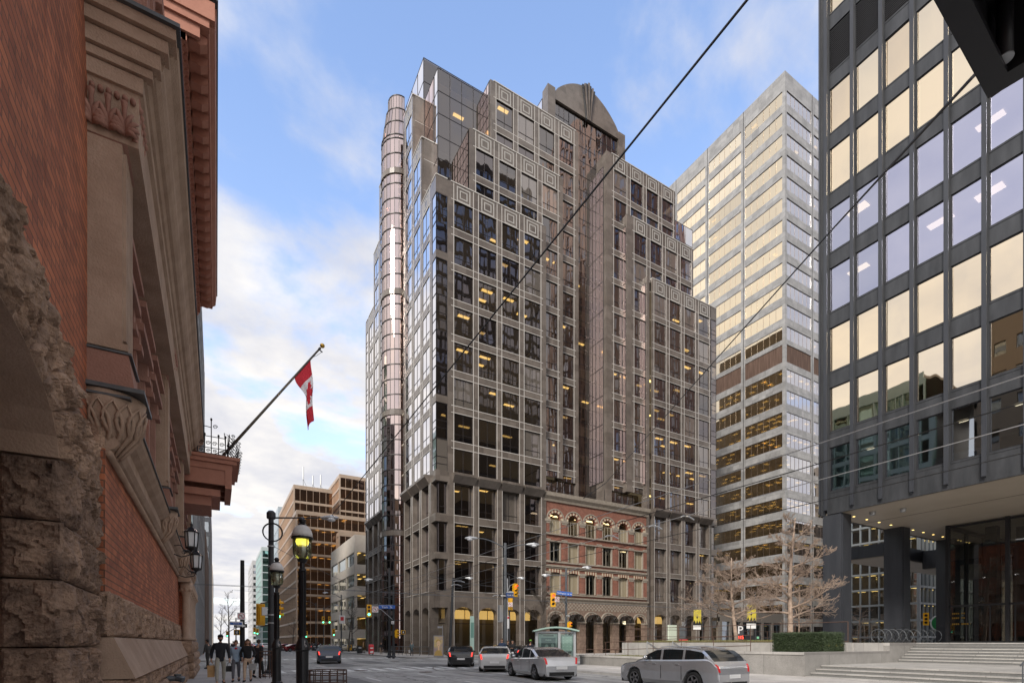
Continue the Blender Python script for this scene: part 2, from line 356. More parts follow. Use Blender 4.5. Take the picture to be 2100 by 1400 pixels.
# ================================================================== camera, sky, sun
cam_d = bpy.data.cameras.new('camera'); cam = bpy.data.objects.new('camera', cam_d); COL.objects.link(cam)
cam.location = (0, 0, CAMZ); cam.rotation_euler = (R(90), 0, -YAW)
cam_d.sensor_width = 36; cam_d.lens = 36*F_PX/2100
cam_d.shift_y = (HY-700)/2100; cam_d.clip_start = .05; cam_d.clip_end = 6000
scn.camera = cam
scn.view_settings.view_transform = 'Standard'; scn.view_settings.look = 'None'
scn.view_settings.exposure = 1.5; scn.view_settings.gamma = 1
w = bpy.data.worlds.new('World'); scn.world = w; w.use_nodes = True
t = w.node_tree; t.nodes.clear()
SUN_EL, SUN_AZ = R(34), R(236)       # azimuth clockwise from +Y: from the left and behind
out = N(t, 'ShaderNodeOutputWorld'); bg = N(t, 'ShaderNodeBackground'); bg.inputs[1].default_value = .15
sky = N(t, 'ShaderNodeTexSky'); sky.sky_type = 'NISHITA'; sky.sun_disc = False
sky.sun_elevation = SUN_EL; sky.sun_rotation = SUN_AZ; sky.air_density = 1.0; sky.dust_density = .6; sky.ozone_density = 1.6
tc = N(t, 'ShaderNodeTexCoord'); sx = N(t, 'ShaderNodeSeparateXYZ'); t.links.new(tc.outputs['Generated'], sx.inputs[0])
def mth(op, a, b=None, c=None, cl=False):
    n = N(t, 'ShaderNodeMath', operation=op); n.use_clamp = cl
    for i, v in enumerate((a, b, c)):
        if v is None: continue
        if isinstance(v, (int, float)): n.inputs[i].default_value = v
        else: t.links.new(v, n.inputs[i])
    return n.outputs[0]
zz = mth('MAXIMUM', sx.outputs[2], .0)
den = mth('ADD', zz, .16)
cu = mth('DIVIDE', sx.outputs[0], den); cv = mth('DIVIDE', sx.outputs[1], den)
cb = N(t, 'ShaderNodeCombineXYZ'); t.links.new(cu, cb.inputs[0]); t.links.new(cv, cb.inputs[1]); cb.inputs[2].default_value = 3.7
n1 = N(t, 'ShaderNodeTexNoise', i_Scale=1.7, i_Detail=10.0, i_Roughness=.54, i_Distortion=.25); t.links.new(cb.outputs[0], n1.inputs['Vector'])
n2 = N(t, 'ShaderNodeTexNoise', i_Scale=3.1, i_Detail=6.0, i_Roughness=.6); t.links.new(cb.outputs[0], n2.inputs['Vector'])
# more cloud towards the west and south
dw = N(t, 'ShaderNodeVectorMath', operation='DOT_PRODUCT'); t.links.new(tc.outputs['Generated'], dw.inputs[0]); dw.inputs[1].default_value = (-.85, -.55, -.20)
bias = mth('MULTIPLY', dw.outputs['Value'], .28)
low = mth('MULTIPLY', mth('SUBTRACT', 1.0, zz), .16)
cov = mth('ADD', mth('ADD', mth('MULTIPLY', n1.outputs[0], 1.15), bias), mth('ADD', low, .150))
mask = N(t, 'ShaderNodeMapRange'); mask.inputs[1].default_value = .49; mask.inputs[2].default_value = .65; mask.interpolation_type = 'SMOOTHSTEP'
t.links.new(cov, mask.inputs[0])
haze = mth('POWER', mth('SUBTRACT', 1.0, zz), 3.0)
mk = mth('ADD', mth('MULTIPLY', mask.outputs[0], .88), mth('MULTIPLY', haze, .75), cl=True)
ramp = N(t, 'ShaderNodeValToRGB'); ramp.color_ramp.elements[0].position = .35; ramp.color_ramp.elements[1].position = .65
ramp.color_ramp.elements[0].color = (.70, .71, .78, 1); ramp.color_ramp.elements[1].color = (1.0, .965, .93, 1)
t.links.new(n2.outputs[0], ramp.inputs[0])
cs = N(t, 'ShaderNodeVectorMath', operation='SCALE'); t.links.new(mth('MULTIPLY_ADD', mth('MAXIMUM', dw.outputs['Value'], 0.0), 1.9, 2.5), cs.inputs['Scale']); t.links.new(ramp.outputs[0], cs.inputs[0])
sb = N(t, 'ShaderNodeVectorMath', operation='MULTIPLY'); sb.inputs[1].default_value = (1.0, .95, .96); t.links.new(sky.outputs[0], sb.inputs[0])
mixc = N(t, 'ShaderNodeMix', data_type='RGBA'); t.links.new(mk, mixc.inputs[0]); t.links.new(sb.outputs[0], mixc.inputs[6]); t.links.new(cs.outputs[0], mixc.inputs[7])
t.links.new(mixc.outputs[2], bg.inputs[0]); t.links.new(bg.outputs[0], out.inputs[0])
sd = bpy.data.lights.new('sun', 'SUN'); sd.energy = 1.4; sd.angle = R(14); sd.color = (1, .93, .84)
so = bpy.data.objects.new('sun', sd); COL.objects.link(so)
dv = Vector((math.sin(SUN_AZ)*math.cos(SUN_EL), math.cos(SUN_AZ)*math.cos(SUN_EL), math.sin(SUN_EL)))
so.rotation_euler = dv.to_track_quat('Z', 'Y').to_euler(); so.location = (-50, -60, 90)

# ================================================================== ground, roads, pavements
def struct(name, mb, m, **k): o = mb.build(name, m, **k); o['kind'] = 'structure'; return o
struct('ground', MB().box(-2500, 2500, -2500, 2500, -.5, -.02), M['ground'])
KW, KE = 2.35, 17.3          # kerbs of the street going away
mb = MB()
mb.box(KW, KE, -60, 800, -.4, 0); mb.box(-300, KW, 35, 51.5, -.4, 0); mb.box(KE, 300, 33.5, 51.5, -.4, 0); mb.box(KE, 300, 93.5, 103.5, -.4, 0); mb.box(-300, KW, 93.5, 103.5, -.4, 0)
struct('road', mb, M['asphalt'])
def walk(name, pts, kerb=True):
    struct(name, MB().hprism(pts, -.3, .13), M['walk'])
def corner(cx, cy, r, a0):
    return [(cx+r*math.cos(R(a0+i*15)), cy+r*math.sin(R(a0+i*15))) for i in range(7)]
walk('pavement_southwest', [(-40, -40), (KW-.15, -40)] + corner(KW-2.65, 32.35, 2.5, 0) + [(-40, 34.85)])
walk('pavement_southeast', [(90, 33.35)] + corner(KE+3.15, 30.35, 3, 90) + [(KE+.15, -40), (90, -40)])
walk('pavement_northeast', [(KE+.15, 93.3)] + corner(KE+3.15, 54.65, 3, 180) + [(160, 51.65), (160, 93.3)])
walk('pavement_northwest', [(-60, 51.65)] + corner(KW-3.15, 54.65, 3, 270) + [(KW-.15, 93.3), (-60, 93.3)])
walk('pavement_north_east', [(KE+.15, 103.7), (160, 103.7), (160, 600), (KE+.15, 600)])
walk('pavement_north_west', [(-60, 103.7), (KW-.15, 103.7), (KW-.15, 600), (-60, 600)])
kb = MB()
for (x0, x1, y0, y1) in ((KW-.15, KW, -40, 32.35), (KE, KE+.15, -40, 30.35), (KE, KE+.15, 54.65, 93.3), (KW-.15, KW, 54.65, 93.3), (KE, KE+.15, 103.7, 600), (KW-.15, KW, 103.7, 600), (KE+3.15, 90, 33.35, 33.5), (KE+3.15, 160, 51.5, 51.65), (-60, KW-3.15, 51.5, 51.65)):
    kb.box(x0, x1, y0, y1, -.3, .134)
struct('kerb', kb, M['kerb'])
# road markings
pm = MB()
def mark(x0, x1, y0, y1): pm.box(x0, x1, y0, y1, .004, .008)
for i in range(16): mark(KW+.55+i*.92, KW+.98+i*.92, 30.3, 33.3)
mark(KW+.2, KE-.2, 29.5, 29.75)
mark(KW+.3, KE-.3, 53.4, 53.65); mark(KW+.3, KE-.3, 56.4, 56.65)
for i in range(16): mark(KW+.55+i*.92, KW+.98+i*.92, 53.65, 56.4)
for y in range(-8, 28, 6):
    mark(6.1, 6.22, y, y+2.6); mark(9.2, 9.32, y+1.6, y+4.2); mark(13.2, 13.32, y, y+2.6)
for y in range(59, 90, 6): mark(6.1, 6.22, y, y+2.6); mark(9.8, 9.95, y, y+2.6); mark(13.4, 13.52, y, y+2.6)
for y in range(106, 300, 8): mark(6.1, 6.22, y, y+3); mark(9.8, 9.95, y, y+3); mark(13.4, 13.52, y, y+3)
for i in range(16): mark(18.8, 21.6, 34.4+i*1.05, 34.85+i*1.05)
for x in range(25, 150, 6): mark(x, x+2.6, 39.4, 39.52); mark(x, x+2.6, 45.2, 45.32)
struct('road_markings', pm, M['paint'])
# tram rails curving round the corner
rb = MB()
def rail(path, w=.07, z=.006):
    for (a, b) in zip(path[:-1], path[1:]):
        a = Vector(a); b = Vector(b); d = (b-a).normalized(); nn = Vector((-d.y, d.x))*w/2
        e = d*0
        rb.add([(a.x-nn.x-e.x, a.y-nn.y-e.y, z), (a.x+nn.x-e.x, a.y+nn.y-e.y, z), (b.x+nn.x+e.x, b.y+nn.y+e.y, z), (b.x-nn.x+e.x, b.y-nn.y+e.y, z)], [(0, 3, 2, 1)])
for off in (0, 1.5):
    r = 13.5 - off
    arc = [(11.2+off + r - r*math.cos(R(a)), 26.5 + r*math.sin(R(a))) for a in range(0, 91, 5)]
    rail([(11.2+off, -20), (11.2+off, 26.5)] + arc[1:] + [(120, arc[-1][1])], z=.010)
    rail([(-60, 44.2-off), (120, 44.2-off)], z=.013)
struct('tram_rails', rb, M['rail'], recalc=False)
# manholes and patches
mh = MB()
for (x, y, r) in ((10.2, 27.5, .38), (7.4, 30.8, .4), (12.9, 21.2, .38), (8.8, 47, .4), (13.8, 45, .4)): mh.lathe([(r, 0.0), (r, .006)], (x, y, .009), 20)
struct('manhole_cover', mh, M['rust'])
pt = MB()
for (x0, x1, y0, y1) in ((3.2, 5.6, 18, 26.5), (12.0, 14.9, 30.9, 38), (6.6, 8.9, 36.5, 42.5), (10.4, 12.2, 40.6, 47.5), (3.1, 4.0, 38, 50)): pt.box(x0, x1, y0, y1, .001, .0045)
struct('asphalt_patches', pt, mat('asphalt_patch', (.13, .128, .125), .8, col2=(.19, .187, .182), ns=2, bump=.4, bs=60))
# ================================================================== window machinery
FRAMES = {}; PANES = {}; RT = random.Random(77)
def vary(wl, key, alts, rnd):
    out = []
    for L in wl:
        if L[6] == key:
            for k, pr in alts:
                if rnd.random() < pr: L = L[:6]+(k,)+L[7:]; break
        out.append(L)
    return out
def winmesh(mb, P, w, h, vm, tm, fw=.05, dep=.07):
    """frame bars; P maps (u,n,z)->world"""
    F = P
    mb.fbox(F, 0, w, -dep, 0, 0, fw); mb.fbox(F, 0, w, -dep, 0, h-fw, h)
    mb.fbox(F, 0, fw, -dep, 0, fw, h-fw); mb.fbox(F, w-fw, w, -dep, 0, fw, h-fw)
    for a in vm: mb.fbox(F, w*a-fw/2, w*a+fw/2, -dep+.002, -.003, fw, h-fw)
    for a in tm: mb.fbox(F, fw, w-fw, -dep+.004, -.001, h*a-fw/2, h*a+fw/2)
LOCF = Fr((0, 0, 0), (1, 0, 0), (0, -1, 0))
def emit_windows(lst, parent, fmat, glasses, limit=100, name='window', pname='pane'):
    """lst of (F, u0, u1, n, z0, z1, glasskey, vm, tm). First `limit` by size in the picture become parts of their own"""
    org = ORG[parent.name]
    def score(L):
        F, u0, u1, n, z0, z1 = L[:6]; c = Vector(F.p((u0+u1)/2, n, (z0+z1)/2)); d = max(.5, depth(c.x, c.y))
        px = CX + F_PX*(CS*c.x-SN*c.y)/d; py = HY-(c.z-CAMZ)*F_PX/d
        vis = 1 if (-50 < px < 2150 and -100 < py < 1450) else .01
        v = (c-Vector((0, 0, CAMZ))); vn = abs(v.normalized().dot(F.n))
        return -(u1-u0)*(z1-z0)*vn/(d*d)*vis
    lst = sorted(lst, key=score)
    fm, pmb = MB(), {}
    for i, (F, u0, u1, n, z0, z1, gk, vm, tm) in enumerate(lst):
        w, h = u1-u0, z1-z0
        if i < limit:
            k = (round(w, 2), round(h, 2), tuple(vm), tuple(tm), fmat.name)
            if k not in FRAMES:
                b = MB(); winmesh(b, LOCF, w, h, vm, tm); o = b.build(name, fmat); FRAMES[k] = o.data; bpy.data.objects.remove(o)
            kp = (round(w, 2), round(h, 2), gk)
            if kp not in PANES:
                b = MB().quad((.02, .035, .02), (w-.02, .035, .02), (w-.02, .035, h-.02), (.02, .035, h-.02)); o = b.build(pname, glasses[gk], recalc=False); PANES[kp] = o.data; bpy.data.objects.remove(o)
            o = bpy.data.objects.new(name, FRAMES[k]); COL.objects.link(o); o.parent = parent
            ang = math.atan2(-F.n.x, F.n.y) + math.pi     # local -y onto F.n
            ux = Vector((math.cos(ang), math.sin(ang), 0))
            base = Vector(F.p(u0 if ux.dot(F.u) > 0 else u1, n, z0))
            o.location = base - org; o.rotation_euler = (0, 0, ang)
            p = bpy.data.objects.new(pname, PANES[kp]); COL.objects.link(p); p.parent = o; p.rotation_euler = (R(RT.uniform(-.22, .22)), 0, R(RT.uniform(-.3, .3)))
        else:
            q = Fr(F.p(u0, n, z0), F.u, F.n)
            winmesh(fm, q, w, h, vm, tm)
            b = pmb.setdefault(gk, MB())
            b.quad(q.p(.02, -.035, .02), q.p(w-.02, -.035, .02), q.p(w-.02, -.035, h-.02), q.p(.02, -.035, h-.02))
    if fm.f:
        keys = list(pmb); big = MB(); big.add(fm.v, fm.f, 0)
        for j, k in enumerate(keys): big.add(pmb[k].v, pmb[k].f, j+1)
        o = big.build(name, [fmat]+[glasses[k] for k in keys], parent, recalc=False); o['kind'] = 'stuff'
def lamps(mb, F, u0, u1, n0, n1, z, prob, rnd, sx=1.5, sy=.45, step=3.2, cl=None):
    u = u0 + rnd.random()*step
    while u < u1-sx:
        n = n0
        while n > n1+sy:
            if rnd.random() < prob: mb.fbox(F, u, u+sx, n-sy, n, z-.05, z-.015)
            n -= 1.9
        u += step

# ================================================================== MAIN TOWER
TX, TY, TW, TD_ = 22.9, 58.3, 50.4, 33.4
T = thing('office_tower', 'stepped brown granite tower with arched crown and square ornaments, wrapped round the red brick front', 'office tower', (TX, TY, 0))
FRt = Fr((TX, TY, 0), (1, 0, 0), (0, -1, 0)); FLt = Fr((TX, TY, 0), (0, 1, 0), (-1, 0, 0))
G = {'R': M['glassR'], 'L': M['glassL'], 'P': M['glasspinkrefl']}
stone = MB(); trim = MB(); carve = MB(); wins = []
WW, WH, PF = 2.55, 3.45, 4.35
def wu(i): return 2.375 + 3.36*i
def ornament(F, uc, zc, n, s=1.0):
    carve = MB()
    for a, b in ((.92*s, .14), (.52*s, .13)):
        h = a*.98
        carve.fbox(F, uc-a, uc+a, n, n+.012, zc+h-b, zc+h); carve.fbox(F, uc-a, uc+a, n, n+.012, zc-h, zc-h+b)
        carve.fbox(F, uc-a, uc-a+b, n, n+.012, zc-h+b, zc+h-b); carve.fbox(F, uc+a-b, uc+a, n, n+.012, zc-h+b, zc+h-b)
    carve.build('square_ornament', M['granitecarve'], T)
def column(F, u, n, zlo, zhi, gk, half=.405, orn=True, pierL=None, pierR=None):
    """one bay: granite between zlo and zhi at plane n with the regular windows cut out"""
    a, b = u-half, u+WW+half; th = .30
    if pierL: a = u-pierL
    if pierR: b = u+WW+pierR
    stone.fbox(F, a, u, n-th, n, zlo, zhi); stone.fbox(F, u+WW, b, n-th, n, zlo, zhi)
    tops = [55.9+PF*j for j in range(-8, 6)]
    cur = zlo
    for tz in tops:
        bz = tz-WH
        if tz > zhi-.5: break
        if tz <= zlo+.3: continue
        b0 = max(bz, zlo)
        if b0-cur > .01: stone.fbox(F, u, u+WW, n-th, n, cur, b0)
        wins.append((F, u, u+WW, n-(.03 if F is FLt else .12), b0, tz, gk, (.5,), (.27,) if tz-b0 > 2.5 else ()))
        cur = tz
        for zz_ in (b0-.04 if b0 > zlo+.1 else None, tz):
            if zz_: trim.fbox(F, a, b, n, n+.008, zz_, zz_+.075)
    stone.fbox(F, u, u+WW, n-th, n, cur, zhi)
    for uu in (u-.09, u+WW+.02): trim.fbox(F, uu, uu+.085, n, n+.010, zlo, zhi)
    if orn: ornament(F, u+WW/2, zhi-1.12, n+.001)
    trim.fbox(F, a, b, n-th-.1, n+.05, zhi, zhi+.12)
N0, N1, N2, N3 = 0, -.8, -1.6, -3.4
Z0, Z1, Z2 = 58.0, 66.7, 75.4
for side in (0, 1):
    f = (lambda i: i) if side == 0 else (lambda i: 13-i)
    for i in range(4): column(FRt, wu(f(i)), N0, 22.0, Z0, 'R')
    for i in range(1, 4): column(FRt, wu(f(i)), N1, Z0, Z1, 'R')
    column(FRt, wu(f(4)), N1, 24.6, Z1, 'R')
    for i in range(2, 5): column(FRt, wu(f(i)), N2, (Z1 if i > 1 else Z0), Z2, 'R')
    column(FRt, wu(f(5)), N2, 24.6, Z2, 'R')
# edge piers that close the half bays, and returns of each setback
def ret(u0, u1, n0, n1, z0, z1): stone.fbox(FRt, u0, u1, n1, n0, z0, z1)
ret(1.5, wu(0)-.405, N0, N0-.6, 22, Z0); ret(15.41, 15.9, N0, -1.2, 0, Z0); ret(34.5, 34.99, N0, -1.2, 0, Z0); ret(wu(13)+WW+.405, 48.9, N0, -.6, 22, Z0)
ret(4.85, wu(1)-.405, N1, -1.4, Z0, Z1); ret(wu(4)+WW+.405, 19.25, N1, -2.2, 24.6, Z1)
ret(31.15, wu(9)-.405, N1, -2.2, 24.6, Z1); ret(wu(12)+WW+.405, 45.55, N1, -1.4, Z0, Z1)
ret(8.2, wu(2)-.405, N2, -2.2, Z1, Z2); ret(wu(5)+WW+.405, 22.6, N2, -4.4, 22, Z2)
ret(27.8, wu(8)-.405, N2, -4.4, 22, Z2); ret(wu(11)+WW+.405, 42.2, N2, -2.2, Z1, Z2)
for (a, z0, z1, n0) in ((15.9, 22, Z0, N1), (34.5, 22, Z0, N1), (19.25, 24.6, Z1, N2), (31.15, 24.6, Z1, N2)):
    for zz_ in range(int(z0)+2, int(z1), 4): trim.fbox(FRt, a-.012 if a > 25 else a, a+.012 if a < 25 else a, n0, n0+.78, zz_, zz_+.05)
# glass corners of the right hand and left hand faces
def cornerglass(F, u0, u1, n, zlo, zhi, gk):
    z = zlo
    while z < zhi-.1:
        zt = min(z+PF/2*1.0 if False else z+PF, zhi)
        band = any(abs(z-q) < .3 for q in (22.0+PF*2, 22.0+PF*6))
        if band: stone.fbox(F, u0, u1, n-.3, n, z-.0, z+.9); wins.append((F, u0, u1, n-.02, z+.9, zt, gk, (), (.45,)))
        else: wins.append((F, u0, u1, n-.02, z, zt, gk, (), (.30, .5)))
        z = zt
    stone.fbox(F, u0, u1, n-.3, n, zhi, Z0); trim.fbox(F, u0, u1, n-.4, n+.05, Z0, Z0+.12)
cornerglass(FRt, .02, 1.5, 0, 22.0, 55.9, 'R'); cornerglass(FRt, 48.9, 50.38, 0, 22.0, 55.9, 'R')
# ---- left hand face, towards the street
LW = (2.125, 5.525, 8.925, 21.925, 25.325, 28.725)
LT = (Z0, Z1, Z2, Z2, Z1, Z0)
for u, zt in zip(LW, LT): column(FLt, u, 0, 22.0, zt, 'L', half=.425)
stone.fbox(FLt, 1.3, 1.7, -.6, 0, 22, Z0); stone.fbox(FLt, 31.7, 32.1, -.6, 0, 22, Z0)
stone.fbox(FLt, 11.9, 12.3, -3, 0, 0, Z2); stone.fbox(FLt, 21.1, 21.5, -3, 0, 0, Z2)
cornerglass(FLt, .02, 1.3, 0, 22.0, 55.9, 'L'); cornerglass(FLt, 32.1, 33.38, 0, 22.0, 55.9, 'L')
# stone fins of the side tiers (their returns face the other street)
for (u0, z0, z1, dx) in ((5.0, Z0, Z1, 1.9), (8.45, Z1, Z2, 2.4)):
    stone.fbox(FLt, u0, u0+.3, -dx, -.3, z0, z1); trim.fbox(FLt, u0-.05, u0+.3, -dx, 0, z1, z1+.12)
    for zz_ in range(int(z0)+2, int(z1), 4): trim.fbox(FLt, u0-.012, u0, -dx, -.3, zz_, zz_+.05)
for (u0, z0, z1, dx) in ((28.1, Z0, Z1, 1.9), (24.6, Z1, Z2, 2.4)): stone.fbox(FLt, u0, u0+.3, -dx, -.3, z0, z1)
# ---- base storeys with deep reveals, both street fronts
BZ = ((17.3, 21.2), (12.6, 16.3), (8.0, 11.8))
def basecol(F, u, gk, sp=6.0, wid=WW, door=False):
    a, b = u-.405, u+wid+.405
    for (x0, x1) in ((a, u), (u+wid, b)): stone.fbox(F, x0, x1, -.85, .12, 0, 22.0)
    cur = None
    for k, (z0, z1) in enumerate(BZ):
        wins.append((F, u, u+wid, -.55, z0, z1, 'R', (.5,), (.25,)))
        up = 22.0 if k == 0 else BZ[k-1][0]
        stone.fbox(F, u, u+wid, -.85, .10, z1, up)
        for zz_ in (z0-.07, z1+.02): trim.fbox(F, u-.1, u+wid+.1, .10, .13, zz_, zz_+.05)
    # sloping hood over the top base window
    stone.prism(Fr(F.p(u-.25, 0, 0), -F.n, F.u), [(-.12, 21.2), (-.75, 22.05), (-.75, 22.35), (.1, 22.35), (.1, 21.2)], 0, wid+.5)
    stone.archfill(F, u, u+wid, u+wid/2, wid/2-.001, .75, 5.3, 8.0, -.85, .10, seg=8)
    for uu in (u-.09, u+wid+.02): trim.fbox(F, uu, uu+.06, .12, .135, 0, 22.0)
for i in (0, 1, 2, 3, 10, 11, 12, 13): basecol(FRt, wu(i), 'R')
for u in LW: basecol(FLt, u, 'R')
for (F, x0, x1) in ((FRt, 1.5, 1.97), (FRt, 48.41, 48.9), (FLt, 1.3, 1.72), (FLt, 31.68, 32.1)): stone.fbox(F, x0, x1, -.85, .12, 0, 22)
for (F, x0, x1) in ((FRt, .851, 1.5), (FRt, 48.9, 50.4), (FLt, .86, 1.3), (FLt, 32.1, 33.4)):
    for k, (z0, z1) in enumerate(BZ):
        up = 22.5 if k == 0 else BZ[k-1][0]
        stone.fbox(F, x0, x1, -.85, .10, z1, up)
        if x1-x0 > .5 and F is FRt or x1-x0 > 1: wins.append((F, (.3 if x0 < 1 and F is FRt else x0+.3), x1, -.45, z0, z1, 'R', (), (.25,)))
    stone.fbox(F, x0, x1, -.85, .10, 5.9, 8.0)
stone.fbox(FLt, -.10, .86, -.85, .10, 21.2, 22.5); stone.fbox(FLt, -.10, .86, -.85, .10, 16.3, 17.3); stone.fbox(FLt, -.10, .86, -.85, .10, 11.8, 12.6); stone.fbox(FLt, -.10, .86, -.85, .10, 5.9, 8.0)
wins += [(FLt, .3, .86, -.45, z0, z1, 'R', (), (.25,)) for z0, z1 in BZ]
# mid belt in front of the cylinder recess sides, plinth
stone.fbox(FLt, 12.3, 21.1, -3.2, -3.0, 0, 22)
st = stone.build('granite_frame', M['granite'], T); trim.build('joint_lines', M['granitetrim'], T); 
# ---- curtain walls: frame + glass
fx_ = lambda x: Fr((TX+x, TY, 0), (0, 1, 0), (-1, 0, 0))
def curtain(parts_parent, F, u0, u1, n, z0, z1, du, dz, gl, name='glass_wall', fw=.06):
    fm = MB(); k = max(1, round((u1-u0)/du)); kz = max(1, round((z1-z0)/dz))
    for i in range(k+1):
        u = u0+(u1-u0)*i/k; fm.fbox(F, u-fw/2, u+fw/2, n-.05, n+.04, z0, z1)
    for j in range(kz+1):
        z = z0+(z1-z0)*j/kz; fm.fbox(F, u0, u1, n-.04, n+.03, z-fw/2, z+fw/2)
    o = fm.build(name, M['frame'], parts_parent)
    gb = MB().quad(F.p(u0, n, z0), F.p(u1, n, z0), F.p(u1, n, z1), F.p(u0, n, z1))
    g = gb.build('pane', gl, None, recalc=False, loc=tuple(ORG[parts_parent.name])); g.parent = o; g.location = (0, 0, 0)
    return o
curtain(T, FRt, 22.6, 27.8, -4.0, 21.8, 80.9, 1.04, 2.175, M['glassR'])
for (a, b) in ((15.9, 22.6), (27.8, 34.5)): curtain(T, FRt, a, b, -2.0, 21.8, 24.6, 1.1, 2.8, M['glassR'])
curtain(T, FRt, 19.9, 22.6, -4.0, Z2, 80.9, .9, 2.175, M['glassR']); curtain(T, FRt, 27.8, 31.9, -4.0, Z2, 80.9, 1.02, 2.175, M['glassR'])
# glass blocks behind the setbacks
curtain(T, FRt, 1.7, 8.4, -3.7, Z0, 75.3, 1.7, 2.9, M['glassR']); curtain(T, FLt, 3.7, 8.9, -1.7, Z0, 75.3, 1.7, 2.9, M['glassL'])
curtain(T, FRt, 42.0, 48.8, -3.7, Z0, 73.2, 1.7, 2.9, M['glassL'])
curtain(T, FRt, 1.7, 19.0, -8.9, 75.3, 81.7, 2.4, 3.2, M['glassR']); curtain(T, FLt, 8.9, 28.0, -1.7, 75.3, 81.7, 2.4, 3.2, M['glassL'])
curtain(T, fx_(27.78), 2.3, 3.95, 0, 26, 73.5, .8, 4.35, M['glasspinkrefl'], fw=.09)
curtain(T, fx_(31.13), 1.0, 1.7, 0, 26, 65, .7, 4.35, M['glasspinkrefl'], fw=.09); curtain(T, fx_(34.48), .3, .95, 0, 26, 57, .65, 4.35, M['glasspinkrefl'], fw=.09)
# setback glass returns, reflected pink put into the tint (face the first street)
fx = lambda x: Fr((TX+x, TY, 0), (0, 1, 0), (-1, 0, 0))
curtain(T, fx(4.85), 1.0, 3.7, 0, Z0, Z1, 1.0, 1.45, M['glasspinkrefl']); curtain(T, fx(8.2), 1.8, 3.7, 0, Z1, Z2, .95, 1.45, M['glasspinkrefl'])
curtain(T, fx(18.6), 5.1, 12, 0, Z2, 81.5, 1.5, 2.0, M['glassL'])
curtain(T, FLt, 5.0, 8.4, -1.66, Z1, 75.3, 1.7, 2.9, M['glasspinkrefl'])
# ---- half round glass bay on the street face
CYC = (TX+.75, TY+16.7)
def cyl(r, z0, z1, name='round_bay', r1=None):
    r1 = r1 or r
    fm = MB(); gm = MB(); n = 14
    pts = [(CYC[0]+r*math.cos(R(80+i*200/n)), CYC[1]+r*math.sin(R(80+i*200/n))) for i in range(n+1)]
    z = z0; k = 0
    P_ = lambda p, z_, s_=1.0: (CYC[0]+(p[0]-CYC[0])*s_*(1+(r1/r-1)*(z_-z0)/(z1-z0)), CYC[1]+(p[1]-CYC[1])*s_*(1+(r1/r-1)*(z_-z0)/(z1-z0)))
    while z < z1-.05:
        zt = min(z+2.175, z1)
        for (a, b) in zip(pts[:-1], pts[1:]):
            gm.quad(P_(a, z)+(z,), P_(b, z)+(z,), P_(b, zt)+(zt,), P_(a, zt)+(zt,))
            fm.hprism([P_(a, zt), P_(b, zt), P_(b, zt, 1.03), P_(a, zt, 1.03)], zt-.06, zt+.06)
            if k % 8 == 7: fm.hprism([P_(a, zt), P_(b, zt), P_(b, zt, 1.06), P_(a, zt, 1.06)], zt-.80, zt-.07, 1)
        z = zt; k += 1
    for p in pts: fm.tube([P_(p, z0)+(z0,), P_(p, z1)+(z1,)], .045, 4)
    fm.hprism([P_(p, z1) for p in pts], z1-.02, z1+.1)
    o = fm.build(name, [M['frame'], M['granite']], T)
    g = gm.build('pane', M['glasspinkrefl'], None, recalc=False, loc=(TX, TY, 0)); g.parent = o; g.location = (0, 0, 0)
cyl(2.55, 0.5, 75.0); cyl(2.5, 75.1, 79.4, r1=1.9); cyl(1.6, 79.5, 81.6)
curtain(T, FLt, 12.3, 21.1, -1.4, 0.2, Z2-2, 1.1, 2.175, M['glasspinkrefl'])
# ---- crown with curved top
cr = MB(); C0, C1, NC = 18.6, 33.3, -3.85
cr.fbox(FRt, C0, C0+1.3, NC-1.2, NC+.25, Z2-8, 82.4); cr.fbox(FRt, C1-1.3, C1, NC-1.2, NC+.25, Z2-8, 82.0)
pts = [(C0+1.3, 80.9)] + [(C0+1.3 + (C1-C0-2.6)*i/24, 82.0+3.6*math.sin(math.pi*i/24)**.8) for i in range(25)] + [(C1-1.3, 80.9)]
cr.prism(FRt, pts, NC-1.2, NC+.15)
cr.build('crown', M['granite'], T)
fins = MB(); uc = (C0+C1)/2
for i in range(-3, 4):
    b0, t0 = uc+i*.10, uc+i*.36; hh = 86.1-abs(i)*.22
    fins.prism(FRt, [(b0-.06, 80.5), (b0+.06, 80.5), (t0+.14, hh), (t0-.14, hh)], NC+.1, NC+.42+(.1 if i % 2 == 0 else 0), i % 2)
fins.build('crown_ornament', [M['granite'], M['steeldk']], T)
# ---- body, roofs, rooms, ceilings
body = MB(); X0, Y0 = TX, TY
body.box(X0+6.5, X0+TW-6.5, Y0+6.8, Y0+TD_-6.5, 0, 57.6); body.box(X0+14, X0+TW-14, Y0+9, Y0+25, 57.6, 80.5); body.box(X0+6, X0+14, Y0+12, Y0+28, 57.6, 79)
body.build('inner_core', M['room'], T)
rf = MB()
rf.box(X0+.35, X0+TW-.35, Y0+4.3, Y0+TD_-.4, 57.5, 57.9); rf.box(X0+.35, X0+15.8, Y0+.35, Y0+4.3, 57.5, 57.9); rf.box(X0+34.6, X0+TW-.35, Y0+.35, Y0+4.3, 57.5, 57.9)
rf.box(X0+5, X0+19.2, Y0+1.15, Y0+4.2, 66.2, 66.6); rf.box(X0+31.2, X0+45.4, Y0+1.15, Y0+4.2, 66.2, 66.6)
rf.box(X0+1.75, X0+22.5, Y0+3.75, Y0+30, 75.0, 75.28); rf.box(X0+27.9, X0+48.7, Y0+3.75, Y0+30, 72.9, 73.15); rf.box(X0+8.3, X0+22.5, Y0+1.95, Y0+3.75, 75.0, 75.3); rf.box(X0+27.9, X0+42.1, Y0+1.95, Y0+3.75, 75.0, 75.3)
